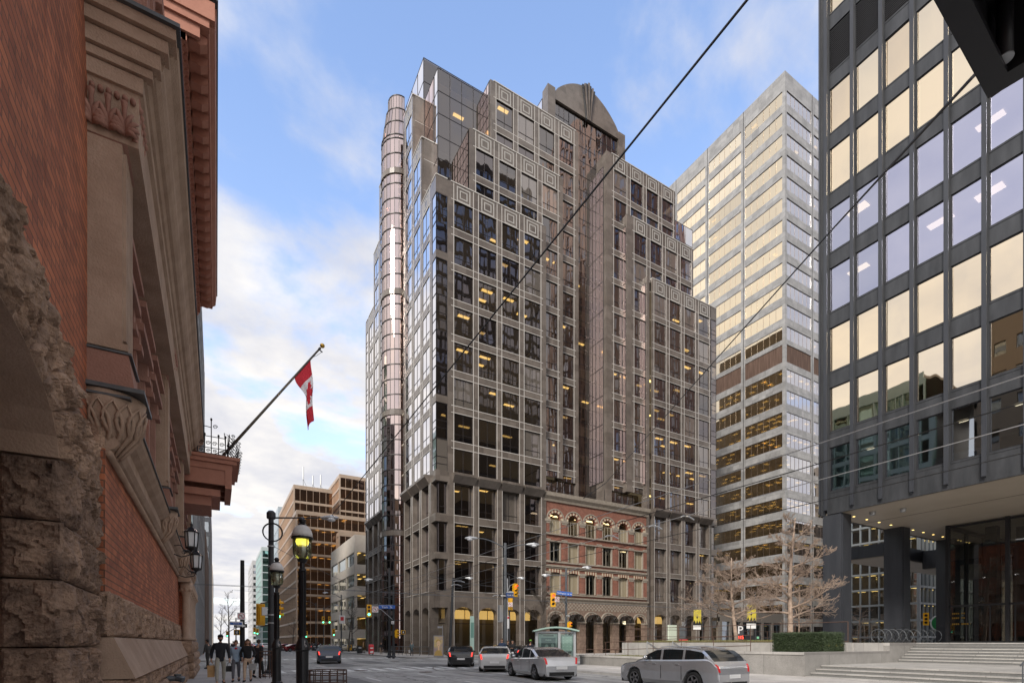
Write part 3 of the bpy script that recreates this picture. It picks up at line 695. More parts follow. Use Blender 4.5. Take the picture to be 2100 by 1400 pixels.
rf.box(X0+1.75, X0+19, Y0+9, Y0+28, 81.3, 81.65); rf.box(X0+19, X0+33, Y0+4.8, Y0+16, 81, 81.4)
# plain rear and far walls
rf.box(X0+TW-.3, X0+TW, Y0+.86, Y0+TD_, 0, Z0); rf.box(X0, X0+TW, Y0+TD_, Y0+TD_+.3, 0, Z0)
rf.box(X0+48.4, X0+48.75, Y0+3.75, Y0+30, Z0, 73); rf.box(X0+1.8, X0+48.4, Y0+30, Y0+30.3, Z0, 73)
rf.build('roof', M['granite'], T)
cb_ = MB(); lb = MB(); rnd = random.Random(5)
tops = [55.9+PF*j for j in range(-7, 6)] + [21.2, 16.3, 11.8]
for tz in tops:
    z = tz+.10
    fr = 0 if z < 58 else -3.8
    if tz < 56.5:
        cb_.fbox(FRt, .3, 15.6, -6.8, -.9 if tz < 22 else -.35, z, z+.12); cb_.fbox(FRt, 34.8, 50.1, -6.8, -.9 if tz < 22 else -.35, z, z+.12)
        cb_.fbox(FLt, .4, 33, -6.5, -.9 if tz < 22 else -.35, z+.13, z+.25)
        if tz > 23: cb_.fbox(FRt, 15.95, 34.45, -6.8, -4.1, z, z+.12); cb_.fbox(FRt, 15.95, 22.2, -4.05, -1.95, z, z+.12); cb_.fbox(FRt, 28.2, 34.45, -4.05, -1.95, z, z+.12)
        pr = .42 if 25 < tz < 52 else .28
        lamps(lb, FRt, .6, 15, -1.2, -5, z, pr, rnd); lamps(lb, FRt, 35.2, 49.6, -1.2, -5, z, pr+.06, rnd)
        if tz > 23: lamps(lb, FRt, 16.2, 22, -2.4, -4.0, z, pr, rnd, 1.2, .4, 2); lamps(lb, FRt, 28.4, 34, -2.4, -4, z, pr, rnd, 1.2, .4, 2); lamps(lb, FRt, 22.8, 27.6, -4.6, -6.6, z, pr, rnd, 1.2, .4, 2)
    elif tz < 74.9:
        e = 5 if tz < 66.6 else 8.4
        cb_.fbox(FRt, e, 22.3, -8, -2.0, z, z+.12); cb_.fbox(FRt, 28.1, 50.3-e, -8, -2.0, z, z+.12); cb_.fbox(FRt, 22.3, 28.1, -8, -4.1, z, z+.12); cb_.fbox(FRt, 1.8, e, -8, -3.8, z, z+.12)
        if tz < 72: cb_.fbox(FRt, 50.3-e, 48.3, -8, -3.8, z, z+.12)
        lamps(lb, FRt, 2, 8.3, -4.2, -7.5, z, .28, rnd); lamps(lb, FRt, 9, 22, -2.3, -6, z, .22, rnd); lamps(lb, FRt, 28.4, 41.5, -2.3, -6, z, .14, rnd)
cb_.build('ceilings', M['ceil'], T); o = lb.build('ceiling_light', M['lamp'], T); o['kind'] = 'stuff'
# ground floor behind the arches: lit lobby with glazing
for i in (0, 1, 2, 3, 10, 11, 12, 13):
    u = wu(i); MB().quad(FRt.p(u-.4, -2.0, 0.13), FRt.p(u+WW+.4, -2.0, .13), FRt.p(u+WW+.4, -2.0, 6.4), FRt.p(u-.4, -2.0, 6.4)).build('lobby_glazing', M['lobbyg'], T, recalc=False)
for u in LW: MB().quad(FLt.p(u-.4, -2.0, 0.13), FLt.p(u+WW+.4, -2.0, .13), FLt.p(u+WW+.4, -2.0, 6.4), FLt.p(u-.4, -2.0, 6.4)).build('lobby_glazing', M['lobbyg'], T, recalc=False)
lf = MB(); rnd = random.Random(9)
for i in (0, 1, 2, 3, 10, 11, 12, 13):
    u = wu(i)
    for z in (1.2, 4.05): lf.fbox(FRt, u-.4, u+WW+.4, -1.99, -1.9, z, z+.1)
    lf.fbox(FRt, u+.9, u+.98, -1.99, -1.92, .13, 4.05)
for u in LW:
    for z in (1.2, 4.05): lf.fbox(FLt, u-.4, u+WW+.4, -1.99, -1.9, z, z+.1)
lf.build('lobby_frame', M['frame'], T)
lw = MB()
for i in (0, 1, 2, 3, 10, 11): lw.fbox(FRt, wu(i)-.3, wu(i)+WW+.3, -3.4, -3.2, 4.75, 5.9)
lw.build('lit_lobby_cove', mat('lobby_glow', (.7, .5, .2), .6, emit=(1, .62, .20), es=.42), T)
lv = MB(); lv.fbox(FRt, .9, 15.3, -6.7, -4.6, 0, 7.6); lv.fbox(FRt, 35, 49.5, -6.7, -4.6, 0, 7.6); lv.build('lobby_wall', M['room'], T)
G['Rb'] = M['glassRb']; G['Rd'] = M['glassRd']; wins = vary(wins, 'R', (('Rb', .14), ('Rd', .3)), random.Random(6))
emit_windows(wins, T, M['frame'], G)
# faint name cut in the stone above the arches and wall plaques
pl = MB()
for i in (1, 11): pl.fbox(FRt, wu(i)+WW+.1, wu(i)+WW+.86, .13, .16, 4.3, 5.0)
pl.build('wall_plaque', M['galv'], T)

# ================================================================== OLD BRICK FRONT
H = thing('brick_facade', 'old four storey red brick and stone front with round arches set into the granite tower', 'facade', (TX+15.9, TY, 0))
FH = Fr((TX+15.95, TY+.15, 0), (1, 0, 0), (0, -1, 0)); HW = 18.5
hb, hs, hg, hw = MB(), MB(), MB(), []
bw = HW/6
hb.fbox(FH, 0, HW, -.5, 0, 20.95, 21.1)
def alt(F, uc, zs, ri, ro, n0, n1, seg=13): globals()['hs'].archring(F, uc, zs, ri, ro, n0, n1, (0, 1), seg)
for i in range(6):
    c = bw*(i+.5); a = c-.92; b = c+.92
    for (x0, x1) in ((bw*i, a), (b, bw*(i+1))):
        hb.fbox(FH, x0, x1, -.5, 0, 7.9, 18.55)
    # top storey arch windows
    hb.archfill(FH, bw*i, bw*(i+1), c, .92, .92, 18.55, 20.95, -.5, 0, seg=12)
    hs = MB(); alt(FH, c, 18.55, .93, 1.32, -.3, .07); hg.archring(FH, c, 18.55, 1.33, 1.48, -.1, .14, (0,), 12)
    hs.build('polychrome_arch', [M['cream'], M['brickH']], H); hs = MB()
    hb.fbox(FH, a, b, -.5, -.02, 15.6, 16.6); hb.fbox(FH, a, b, -.5, -.02, 11.35, 12.7); hb.fbox(FH, a, b, -.5, -.02, 7.9, 8.35)
    # piers with caps
    for x in ((bw*i, ) if i else (0.25,)) + ((HW-.25,) if i == 5 else ()):
        for zc in (18.2, 11.1): hg.fbox(FH, x-.52, x+.52, 0, .17, zc, zc+.32); hg.fbox(FH, x-.42, x+.42, 0, .12, zc-.25, zc)
        for zc in (16.55, 15.7, 12.75, 8.45): hg.fbox(FH, x-.46, x+.46, 0, .13, zc, zc+.16)
        hb.fbox(FH, x-.3, x+.3, 0, .08, 12.9, 15.6); hb.fbox(FH, x-.3, x+.3, 0, .08, 8.6, 10.85); hb.fbox(FH, x-.3, x+.3, 0, .08, 16.75, 17.95)
    # flat polychrome arch over the second storey
    for k in range(9):
        x0 = a-.1+k*(2.04/9); hs.fbox(FH, x0, x0+2.04/9-.012, 0, .06, 11.15+.20*math.sin(math.pi*(k+.5)/9), 11.75, k % 2)
    hs.build('flat_polychrome_arch', [M['cream'], M['brickH']], H)
    for (z0, z1, kk) in ((16.65, 18.55, 0), (12.85, 15.55, 1), (8.5, 11.2, 1)):
        hw.append((FH, a, b, -.30, z0, z1, 'H', (.5,) if kk else (.36, .68), ()))
        hg.fbox(FH, a-.03, a+.10, -.2, .01, z0, z1); hg.fbox(FH, b-.10, b+.03, -.2, .01, z0, z1)
    # round head of the top windows
    pts = [(c+.9*math.cos(R(180*k/12)), 18.55+.9*math.sin(R(180*k/12))) for k in range(13)]
    hp = MB().add([FH.p(u, -.33, z) for u, z in pts], [tuple(range(13))]); o = hp.build('arch_pane', glassmat('arch_glass', (.8, .8, .8), (.8, .7, .5), .06, .7, .0) if i == 0 else bpy.data.materials['arch_glass'], H, recalc=False)
for z0, z1, d in ((16.42, 16.6, .22), (15.5, 15.66, .14), (12.62, 12.8, .16), (12.05, 12.3, .24), (11.85, 12.0, .12), (8.2, 8.38, .2)): hg.fbox(FH, 0, HW, 0, d, z0, z1)
# cornice and stone ground floor
hg.sweep(FH, [(0, 20.95), (.18, 20.95), (.25, 21.25), (.55, 21.6), (.62, 22.1), (-.4, 22.1)], -.35, HW+.35)
hg.sweep(FH, [(0, 7.25), (.14, 7.25), (.2, 7.5), (.42, 7.7), (.45, 7.9), (-.4, 7.9)], -.1, HW+.1)
ck = MB()
for i in range(62):
    for j in range(4):
        if (i+j) % 2 == 0: ck.fbox(FH, i*.3, i*.3+.29, .10, .14, 6.2+j*.26, 6.45+j*.26)
ck.build('checker_band', M['greyst'], H)
rs = MB(); arc = MB()
for i in range(6):
    c = bw*(i+.5); ri = 1.02
    rs.archfill(FH, bw*i, bw*(i+1), c, ri, ri, 4.6, 7.25, -.6, .10, seg=12, zb=None)
    for s_, (x0, x1) in enumerate(((bw*i, c-ri), (c+ri, bw*(i+1)))):
        for k in range(11):
            z = .1+k*.42; q = .03*((k*7+i*3+s_) % 3); rs.fbox(FH, x0, x1, -.6, .16+q, z, z+.405)
        hg.fbox(FH, x0-.04 if s_ else x0, x1 if s_ else x1+.04, -.55, .30, 4.42, 4.62)
    arc.archring(FH, c, 4.6, ri, 1.28, -.5, .22, (0, 1), 12); arc.archring(FH, c, 4.6, 1.3, 1.46, -.2, .30, (1,), 12)
rs.build('stone_ground_floor', mat('brownstone_blocks', (.15, .105, .08), .9, col2=(.25, .175, .135), ns=1.8, bump=1.5, bs=12), H); arc.build('stone_arches', [mat('brown_voussoir', (.20, .14, .105), .8, col2=(.27, .19, .15), ns=2), M['greyst']], H)
hb.build('brick_wall', M['brickH'], H); hg.build('stone_trim', M['greyst'], H)
# iron and glass canopies in four of the ground arches
for i in range(1, 5):
    c = bw*(i+.5); cm = MB(); pg = MB()
    for n_ in (0.25, .75, 1.25):
        pp = [FH.p(c+1.0*math.cos(R(a)), n_, 4.6+1.0*math.sin(R(a))) for a in range(0, 181, 15)]; cm.tube(pp, .03, 5)
    for a in range(0, 181, 30): cm.tube([FH.p(c+1.0*math.cos(R(a)), .25, 4.6+1.0*math.sin(R(a))), FH.p(c+1.0*math.cos(R(a)), 1.25, 4.6+1.0*math.sin(R(a)))], .025, 5)
    for a in (30, 60, 90, 120, 150): cm.tube([FH.p(c+.28*math.cos(R(a)), 1.25, 4.6+.28*math.sin(R(a))), FH.p(c+1.0*math.cos(R(a)), 1.25, 4.6+1.0*math.sin(R(a)))], .02, 4)
    cm.tube([FH.p(c+.28*math.cos(R(a)), 1.25, 4.6+.28*math.sin(R(a))) for a in range(0, 181, 20)], .02, 4); cm.tube([FH.p(c-1, 1.25, 4.6), FH.p(c+1, 1.25, 4.6)], .03, 4)
    for k in range(6): 
        u = c-1+k*.4; cm.tube([FH.p(u, 1.25, 4.6), FH.p(u, 1.25, 4.2)], .018, 4)
    cm.tube([FH.p(c-1, 1.25, 4.2), FH.p(c+1, 1.25, 4.2)], .025, 4)
    o = cm.build('canopy', M['frame'], H)
    for a in range(0, 180, 15): pg.quad(*[FH.p(c+.99*math.cos(R(x)), n_, 4.6+.99*math.sin(R(x))) for x, n_ in ((a, .25), (a+15, .25), (a+15, 1.25), (a, 1.25))])
    g = pg.build('canopy_glass', M['lobbyg'], None, recalc=False, loc=tuple(ORG[H.name])); g.parent = o; g.location = (0, 0, 0)
# doors and lit lobbies in the arches
dm = MB(); dk = MB()
for i in range(6):
    c = bw*(i+.5)
    for k in (-1.0, 0, 1.0): dm.fbox(FH, c+k*.98-.04, c+k*.98+.04, -1.2, -1.1, .1, 4.5)
    for z in (2.5, 4.1): dm.fbox(FH, c-1, c+1, -1.2, -1.12, z, z+.09)
dm.build('door_frames', M['frame'], H)
MB().quad(FH.p(0, -1.22, .1), FH.p(HW, -1.22, .1), FH.p(HW, -1.22, 6), FH.p(0, -1.22, 6)).build('lobby_glazing', M['lobbyg'], H, recalc=False)
dk.fbox(FH, 0, HW, -6, -5.8, 0, 21); 
for z in (7.6, 12.2, 16.1, 20.6): dk.fbox(FH, 0, HW, -5.8, -.6, z-.1, z+.06)
dk.build('rooms', M['room'], H)
ll = MB(); rnd = random.Random(3)
lamps(ll, FH, .3, HW-.3, -.9, -5.5, 20.5, .8, rnd, 1.6, .7, 2.0); lamps(ll, FH, .3, HW-.3, -1.2, -5, 16.0, .12, rnd); lamps(ll, FH, .3, HW-.3, -1.2, -5, 12.1, .25, rnd); lamps(ll, FH, .3, HW-.3, -1.5, -5, 7.5, .3, rnd)
for i in (5,): ll.fbox(FH, bw*i+.5, bw*i+2.6, -2.4, -2.3, 4.5, 5.0)
o = ll.build('ceiling_light', M['lampw'], H); o['kind'] = 'stuff'
hw = vary(hw, 'H', (('Hb', .4),), random.Random(8))
emit_windows(hw, H, mat('painted_sash', (.42, .38, .31), .5), {'Hb': blindglass('sash_glass_with_blind', (.6, .62, .6), (.34, .29, .20), .12), 'H': glassmat('old_sash_glass', (.62, .66, .62), (.6, .55, .42), .16, .9, .01)})
# ================================================================== BLACK STEEL TOWER (right)
B = thing('steel_office_tower', 'black steel and glass office tower raised on columns above the granite steps at right', 'office tower', (33, 18.5, 0))
FT = Fr((33, 18.5, 0), (0, -1, 0), (-1, 0, 0)); MOD = 1.524; NC_ = 15; FL = 3.7; ZB = 9.6
panel = MB(); mul = MB(); bw_ = []; lou = MB()
NF = 11
ZT = 11.0+FL*NF+1.0
for i in range(NC_+1):
    u = .45+i*MOD
    # I-beam mullion
    for (a, b, n0, n1) in ((-.03, .03, 0, .20), (-.10, .10, .20, .225)): mul.fbox(FT, u+a, u+b, n0, n1, ZB+.25, ZT)
for k in range(NF+1):
    z0 = ZB if k == 0 else 11.0+FL*(k-1)+2.72
    z1 = 11.0+FL*k
    for i in range(NC_):
        u = .45+i*MOD; panel.fbox(FT, u-.0, u+MOD-.004, -.12, 0, z0, z1)
        panel.fbox(FT, u+.14, u+MOD-.14, 0, .022, z1-.10, z1-.05)
    if k < NF:
        for i in range(NC_):
            u = .45+i*MOD
            if k in (7,): 
                for j in range(22): lou.fbox(FT, u+.12, u+MOD-.12, -.10, -.03+.0*j, z1+.04+j*.12, z1+.09+j*.12)
                lou.fbox(FT, u+.1, u+MOD-.1, -.16, -.11, z1, z1+2.72)
            else: bw_.append((FT, u+.13, u+MOD-.13, -.05, z1, z1+2.72, {0: 'C', 1: 'B', 2: 'B', 3: 'L', 4: 'L'}.get(k, 'B'), (), ()))
        for i in range(NC_+1):
            u = .45+i*MOD; panel.fbox(FT, u-.13, u+.13, -.12, -.002, z1, z1+2.72)
# corner column cover
panel.fbox(FT, -.0, .30, -.5, .0, ZB, ZT); mul.fbox(FT, -.06, .0, -.35, .05, ZB+.1, ZT); mul.fbox(FT, .02, .09, 0, .14, ZB+.1, ZT)
panel.build('spandrel_panels', M['steelpan'], B); mul.build('mullions', M['steel'], B); lou.build('louvres', M['louver'], B)
bw_ = vary(vary(bw_, 'B', (('B2', .25), ('B3', .2)), random.Random(31)), 'L', (('L2', .3),), random.Random(32))
emit_windows(bw_, B, M['steeldk'], {'B2': M['bronzeg2'], 'B3': M['bronzeg3'], 'L2': M['laveng2'], 'C': M['clearg'], 'B': M['bronzeg'], 'L': M['laveng']})
bb = MB(); bb.box(33.13, 34.2, 18.4, 18.5, ZB, ZT); bb.box(33.5, 62, -5, 18.4, ZT-.5, ZT); bb.box(34, 62, 18.3, 18.42, ZB, ZT); bb.box(40, 61, -4, 12, 10.2, ZT-1)
bb.build('steel_body', M['steel'], B)
MB().box(33.13, 62, -6, 18.38, ZB-.02, ZB+.10).build('soffit', M['soffit'], B)
sl = MB(); sl.box(33.13, 62, 18.28, 18.38, ZB-.06, ZB-.022); sl.box(37.4, 37.43, -6, 18.2, ZB-.03, ZB-.021); sl.build('soffit_joint', M['steeldk'], B)
dl = MB()
for x in [34.8+1.55*i for i in range(14)]: dl.lathe([(.07, -.012), (.07, 0)], (x, 17.4, ZB-.022), 10)
o = dl.build('downlight', M['lamp'], B); o['kind'] = 'stuff'
for (x, y) in ((34.5, 16.2), (35.2, 14.9)):
    q = MB().lathe([(.05, -.22), (.13, -.2), (.17, -.1), (.17, 0), (.14, .02)], (x, y, ZB-.03), 12)
    q.build('security_camera', M['galv'], B)
ci = MB(); li = MB(); rnd = random.Random(11)
for k in range(NF):
    z = 11.0+FL*k+2.75
    ci.box(33.3, 41, -4, 18.2, z, z+.1)
    if k in (3, 4): 
        for y in [16.5-i*2.1 for i in range(8)]: 
            if rnd.random() < .75: li.box(34.2+rnd.random()*.3, 34.55+.3, y, y+1.1, z-.05, z-.01); 
    elif k == 0:
        for y in [16.5-i*2.3 for i in range(8)]: li.box(35.2, 35.4, y, y+.4, z-.05, z-.01)
ci.build('ceilings', mat('tower_ceiling', (.4, .38, .36), .9), B); o = li.build('ceiling_light', M['lampw'], B); o['kind'] = 'stuff'
PZ = 1.65
for i, (x, y) in enumerate(((33.05, 17.4), (40.6, 17.4), (48.6, 17.4))):
    c = MB(); c.box(x, x+1.15, y-.15, y+.95, PZ, ZB-.02); c.box(x+.1, x+1.05, y-.2, y-.15, PZ, ZB-.02); c.build('column', M['steel'], B)
# lobby: glass box under the tower
FLb = Fr((43.1, 15.6, 0), (0, -1, 0), (-1, 0, 0))
lm = MB()
for u in [3.05*i for i in range(6)]: lm.fbox(FLb, u-.09, u+.09, -.15, .15, PZ, ZB-.03)
for u in [1.0+1.2*i for i in range(11)]: lm.fbox(FLb, u-.03, u+.03, -.03, .03, PZ, 4.05)
for z in (PZ+.05, 4.1, ZB-.15): lm.fbox(FLb, 0, 16, -.06, .06, z-.06, z+.06)
lm.box(43.0, 56, 15.5, 15.7, ZB-.25, ZB-.03); lm.box(43, 56, 15.5, 15.7, PZ, PZ+.1)
for x in (46, 49, 52, 55): lm.box(x-.08, x+.08, 15.5, 15.7, PZ, ZB-.2)
lm.build('lobby_frame', M['steeldk'], B)
MB().quad(FLb.p(0, 0, PZ), FLb.p(16, 0, PZ), FLb.p(16, 0, ZB-.1), FLb.p(0, 0, ZB-.1)).add([(43.1, 15.6, PZ), (56, 15.6, PZ), (56, 15.6, ZB-.1), (43.1, 15.6, ZB-.1)], [(0, 1, 2, 3)]).build('lobby_glass', M['lobbyg'], B, recalc=False)
lc = MB(); lc.box(50, 51.2, 2, 9, PZ, ZB-.03); lc.build('lobby_core', mat('travertine', (.33, .26, .18), .5, col2=(.25, .2, .14), ns=2), B)
dk_ = MB(); dk_.box(47.5, 48.3, 12.6, 13.4, PZ, ZB-.03); dk_.box(45.8, 46.4, 13.9, 14.5, PZ, ZB-.03); dk_.box(46.5, 47, 5, 5.5, PZ, ZB-.03); dk_.build('lobby_column', M['steeldk'], B)
sg = MB()
for z in (3.55, 3.25, 2.85): 
    for k in range(7 if z != 2.85 else 9): 
        if k != 4: sg.fbox(FLb, .25+k*.1, .31+k*.1, .04, .055, z, z+.10)
sg.build('door_lettering', M['gold'], B)
# ---- lower black pavilion behind the columns
PV = thing('steel_pavilion', 'low black steel pavilion roof seen behind the columns of the black tower', 'pavilion', (46, 22, 0))
pv = MB(); pv.box(45.5, 72, 20.6, 23.9, 8.5, 9.5); pv.box(52, 70, 16.0, 20.59, 7.9, 9.4); pv.build('roof', M['steel'], PV)
MB().box(45.6, 71.9, 20.7, 23.8, 8.44, 8.49).box(52.1, 69.9, 16.1, 20.5, 7.84, 7.89).build('soffit', M['soffit'], PV)
for (x, y) in ((62, 22.5), (70, 22.5)): MB().box(x, x+.7, y, y+.7, PZ, 8.4).build('column', M['steeldk'], PV)

# ================================================================== granite plaza, steps, walls
def sbox(name, *b, m='stone', **k): return struct(name, MB().box(*b), M[m], **k)
pz = MB(); pz.box(33.7, 90, -20, 30, .0, PZ); pz.box(27.6, 33.7, 13.8, 30, 0, PZ)
struct('plaza', pz, M['stonel'])
stp = MB(); trd = MB()
for i in range(4):
    x = 22.9+i*.5; stp.box(x, 31.5, -20, 13.5-.0, .13+(i-1)*.15 if i else .1, .13+i*.15+.0 if i else .131)
st2 = MB()
RIS, = (.155,)
def stairs(x0, n, z0, run, xe, RIS=.155):
    for i in range(n):
        x = x0+i*run; z = z0+(i+1)*RIS
        stp.box(x+.02, xe, -20, 13.5, z-RIS, z-.05); trd.box(x, xe if i == n-1 else x+run+.02, -20, 13.505, z-.05, z)
stp = MB(); stairs(22.9, 4, 0.0, .42, 31.5); stairs(31.4, 7, .62, .32, 33.69, .147)

S = thing('granite_steps', 'two flights of grey granite steps with a landing leading up to the plaza', 'steps', (24, 8, 0))
stp.build('risers', M['riser'], S); trd.build('treads', M['stonel'], S)
W1 = thing('granite_wall', 'long speckled granite retaining wall with a coping beside the steps', 'retaining wall', (22.9, 16, 0))
wm = MB(); wm.box(22.9, 23.3, 13.51, 20.6, 0, 1.10); wm.box(23.3, 30.5, 13.51, 13.9, 0, 1.10); wm.box(30.5, 33.7, 13.51, 13.9, 0, 1.5); wm.build('wall', M['stone'], W1)
cp = MB(); cp.box(22.86, 23.34, 13.505, 20.64, 1.10, 1.22); cp.box(23.34, 30.5, 13.505, 13.94, 1.10, 1.22); cp.box(30.5, 33.7, 13.505, 13.94, 1.5, 1.64); cp.build('coping', M['stonel'], W1)
sbox('planting_bed', 23.3, 27.6, 13.9, 20.6, 0, 1.05, m='barkdk')
W2 = thing('low_planter_wall', 'low granite planter wall in front of the bus shelter corner', 'planter', (22.3, 24.5, 0))
wm = MB(); wm.box(22.3, 22.65, 20.62, 29.2, 0, .68); wm.box(22.65, 27, 28.85, 29.2, 0, .68); wm.box(22.65, 26.6, 20.65, 21, 0, .68); wm.build('wall', M['stone'], W2)
cp = MB(); cp.box(22.26, 22.69, 20.65, 29.24, .68, .8); cp.box(22.69, 27, 28.81, 29.24, .68, .8); cp.build('coping', M['stonel'], W2); MB().box(22.65, 26.6, 21, 28.85, 0, .6).build('soil', M['barkdk'], W2)
W3 = thing('plaza_edge_wall', 'pale granite wall of the raised plaza below the bare trees', 'retaining wall', (27.5, 24, 0))
MB().box(27.2, 27.6, 13.9, 30.3, 0, 1.66).box(27.6, 60, 30.0, 30.3, 0, 1.66).build('wall', M['stonel'], W3)

# ================================================================== GREY MARBLE TOWER
MT = thing('marble_office_tower', 'tall grey marble office tower with horizontal ribbon windows of gold tinted glass', 'office tower', (92, 58, 0))
FM1 = Fr((91.9, 57.9, 0), (0, 1, 0), (-1, 0, 0)); FM2 = Fr((91.9, 57.9, 0), (1, 0, 0), (0, -1, 0))
ms = MB(); mw = []; mfr = MB(); FH_ = 4.0; bay = 8.75
ZTOP = 108.2
def ribbon(F, nb, side):
    for b in range(nb):
        u0 = b*bay+.55; u1 = (b+1)*bay-.35
        if b: mfr.fbox(F, b*bay-.05, b*bay+.05, .0, .03, 0, ZTOP)
        ms.fbox(F, b*bay-(.35 if b else (0 if F is FM1 else -.402)), u0, -.4, 0, 0, ZTOP)
        cur = 0
        for k in range(26):
            z0 = ZTOP-5.9-k*FH_; z1 = z0+2.5
            if z0 < 1: break
            if k == 0: ms.fbox(F, u0, u1, -.4, 0, z1, ZTOP)
            if k == 12: lo2.fbox(F, u0, u1, -.2, -.1, z0-.2, z1+.6); ms.fbox(F, u0, u1, -.4, 0, z0-(FH_-2.5)+0.0, z0-.2); ms.fbox(F, u0, u1, -.4, 0, z1+.6, z0+FH_) if False else None; continue
            mw.append((F, u0, u1, -.08, z0, z1, side, tuple(j/6 for j in range(1, 6)), ()))
            ms.fbox(F, u0, u1, -.4, 0, z0-(FH_-2.5) + (.6 if k == 11 else 0), z0)
    ms.fbox(F, nb*bay-.35, nb*bay+.2, -.4, 0, 0, ZTOP)
lo2 = MB()
ribbon(FM1, 5, 'W'); ribbon(FM2, 2, 'N')
ms.build('marble_cladding', M['marble'], MT); mfr.build('corner_strips', M['frame'], MT); lo2.build('louvres', M['louverb'], MT)
emit_windows(mw, MT, mat('marble_tower_frame', (.10, .075, .06), .4, .3), {'W': M['marbleg'], 'N': M['marblegn']}, limit=60)
mb = MB(); mb.box(91.9+7, 91.9+17, 57.9+7, 57.9+40, 0, ZTOP-2); mb.build('inner_core', M['room'], MT)
mb = MB(); mb.box(92.2, 109.4, 58.2, 101.6, ZTOP-1, ZTOP-.1); mb.box(109.3, 109.6, 58, 101.7, 0, ZTOP-.2); mb.box(92, 109.3, 101.5, 101.8, 0, ZTOP-.2); mb.build('roof', M['marble'], MT)
mb = MB(); lb = MB(); rnd = random.Random(21)
FW = Fr((91.9, 57.9, 0), (0, 1, 0), (-1, 0, 0)); FN_ = Fr((91.9, 57.9, 0), (1, 0, 0), (0, -1, 0))
for k in range(26):
    z = ZTOP-5.9-k*FH_+2.55
    if z < 4: break
    mb.fbox(FW, .5, 43, -7, -.42, z, z+.1); mb.fbox(FN_, 7, 17, -7, -.42, z, z+.1)
    pr = .03 if k < 13 else rnd.choice((.15, .35, .5, .5))
    lamps(lb, FW, .8, 42, -1.2, -6.5, z, pr, rnd, 1.0, .5, 1.9); lamps(lb, FN_, 1, 16, -1.2, -6, z, pr, rnd, 1.0, .5, 1.9)
mb.build('ceilings', M['ceil'], MT); o = lb.build('ceiling_light', M['lamp'], MT); o['kind'] = 'stuff'
# ================================================================== LEFT BRICK AND STONE BUILDING
K = thing('brick_clubhouse', 'orange brick and brown sandstone clubhouse with rock faced base and deep eaves at the left', 'building', (-1.5, 9.4, 0))
FK = Fr((0, 0, 0), (0, 1, 0), (1, 0, 0))      # u = world Y, n = world X
rndk = random.Random(2)
def facet(v, k):
    """height of a chipped surface: every cell is its own tilted plane"""
    w = v*k + mnoise.noise_vector(v*k*1.3)*.35
    d, pts = mnoise.voronoi(w); c = pts[0]; q = mnoise.cell_vector(c*7.13)
    q = Vector((q.x-.5, q.y-.5, q.z-.5)); return (w-c).dot(q)*1.5 + (mnoise.cell(c*3.7)-.5)*.5
def chip(v): return facet(v, 3.0)*.55 + facet(v, 8.5)*.30 + mnoise.noise(v*22)*.12 + mnoise.noise(v*3)*.25
def rock(mb, x0, x1, y0, y1, z0, z1, amp=.10, faces=('x', '-y'), res=.055, seed=0, m=0, rnd_e=.035):
    """rock-faced block: boxes whose street faces bulge and chip"""
    def disp(p, e):
        v = Vector(p) + Vector((seed*3.1, seed*1.7, 0))
        return amp*(.45 + chip(v))*min(1, e/.055)
    def patch(o, du, dv, nrm, nu, nv, lu, lv):
        vs = []
        for j in range(nv+1):
            for i in range(nu+1):
                p = Vector(o) + Vector(du)*(i/nu) + Vector(dv)*(j/nv)
                eu = min(i/nu, 1-i/nu)*lu; ev = min(j/nv, 1-j/nv)*lv; e = min(eu, ev)
                inset = -rnd_e*max(0, 1-e/.03)
                vs.append(p + Vector(nrm)*(disp(p, e)+inset))
        fs = [(j*(nu+1)+i, j*(nu+1)+i+1, (j+1)*(nu+1)+i+1, (j+1)*(nu+1)+i) for j in range(nv) for i in range(nu)]
        mb.add(vs, fs, m)
    lx, ly, lz = x1-x0, y1-y0, z1-z0
    nz = max(3, int(lz/res))
    if 'x' in faces: patch((x1, y0, z0), (0, ly, 0), (0, 0, lz), (1, 0, 0), max(3, int(ly/res)), nz, ly, lz)
    if '-y' in faces: patch((x0, y0, z0), (lx, 0, 0), (0, 0, lz), (0, -1, 0), max(3, int(lx/res)), nz, lx, lz)
    mb.add([(x0, y0+.03, z0+.004), (x1-.03, y0+.03, z0+.004), (x1-.03, y1, z0+.004), (x0, y1, z0+.004), (x0, y0+.03, z1-.004), (x1-.03, y0+.03, z1-.004), (x1-.03, y1, z1-.004), (x0, y1, z1-.004)],
           [(0, 3, 2, 1), (4, 5, 6, 7), (0, 1, 5, 4), (1, 2, 6, 5), (2, 3, 7, 6), (3, 0, 4, 7)], m)
# --- near pier with the arch
pr, pr2 = MB(), MB(); rows = [0, .86, 1.60, 2.34, 2.98, 3.66]
for r_, (z0, z1) in enumerate(zip(rows[:-1], rows[1:])):
    cuts = [7.36, 8.5, 9.32] if r_ % 2 else [7.36, 9.32]
    for a, b in zip(cuts[:-1], cuts[1:]):
        rock(pr, -1.98 if a == 7.36 else -1.9, -1.46, a, b, z0+.008, z1-.008, .13, ('x', '-y') if a == 7.36 else ('x',), .024, r_*2+a, rnd_e=.03)
    rock(pr, -2.8, -1.99, 7.42, 7.9, z0+.008, z1-.008, .05, ('-y',), .08, r_+9, rnd_e=.02)
    rock(pr2, -1.9, -1.46, 2.2, 3.84, z0+.008, z1-.008, .12, ('x',), .09, r_+30)
pr2.build('rockfaced_pier', M['rockdk'], K, smooth=False, recalc=False); pr.build('rockfaced_pier', M['rockdk'], K, smooth=False, recalc=False)
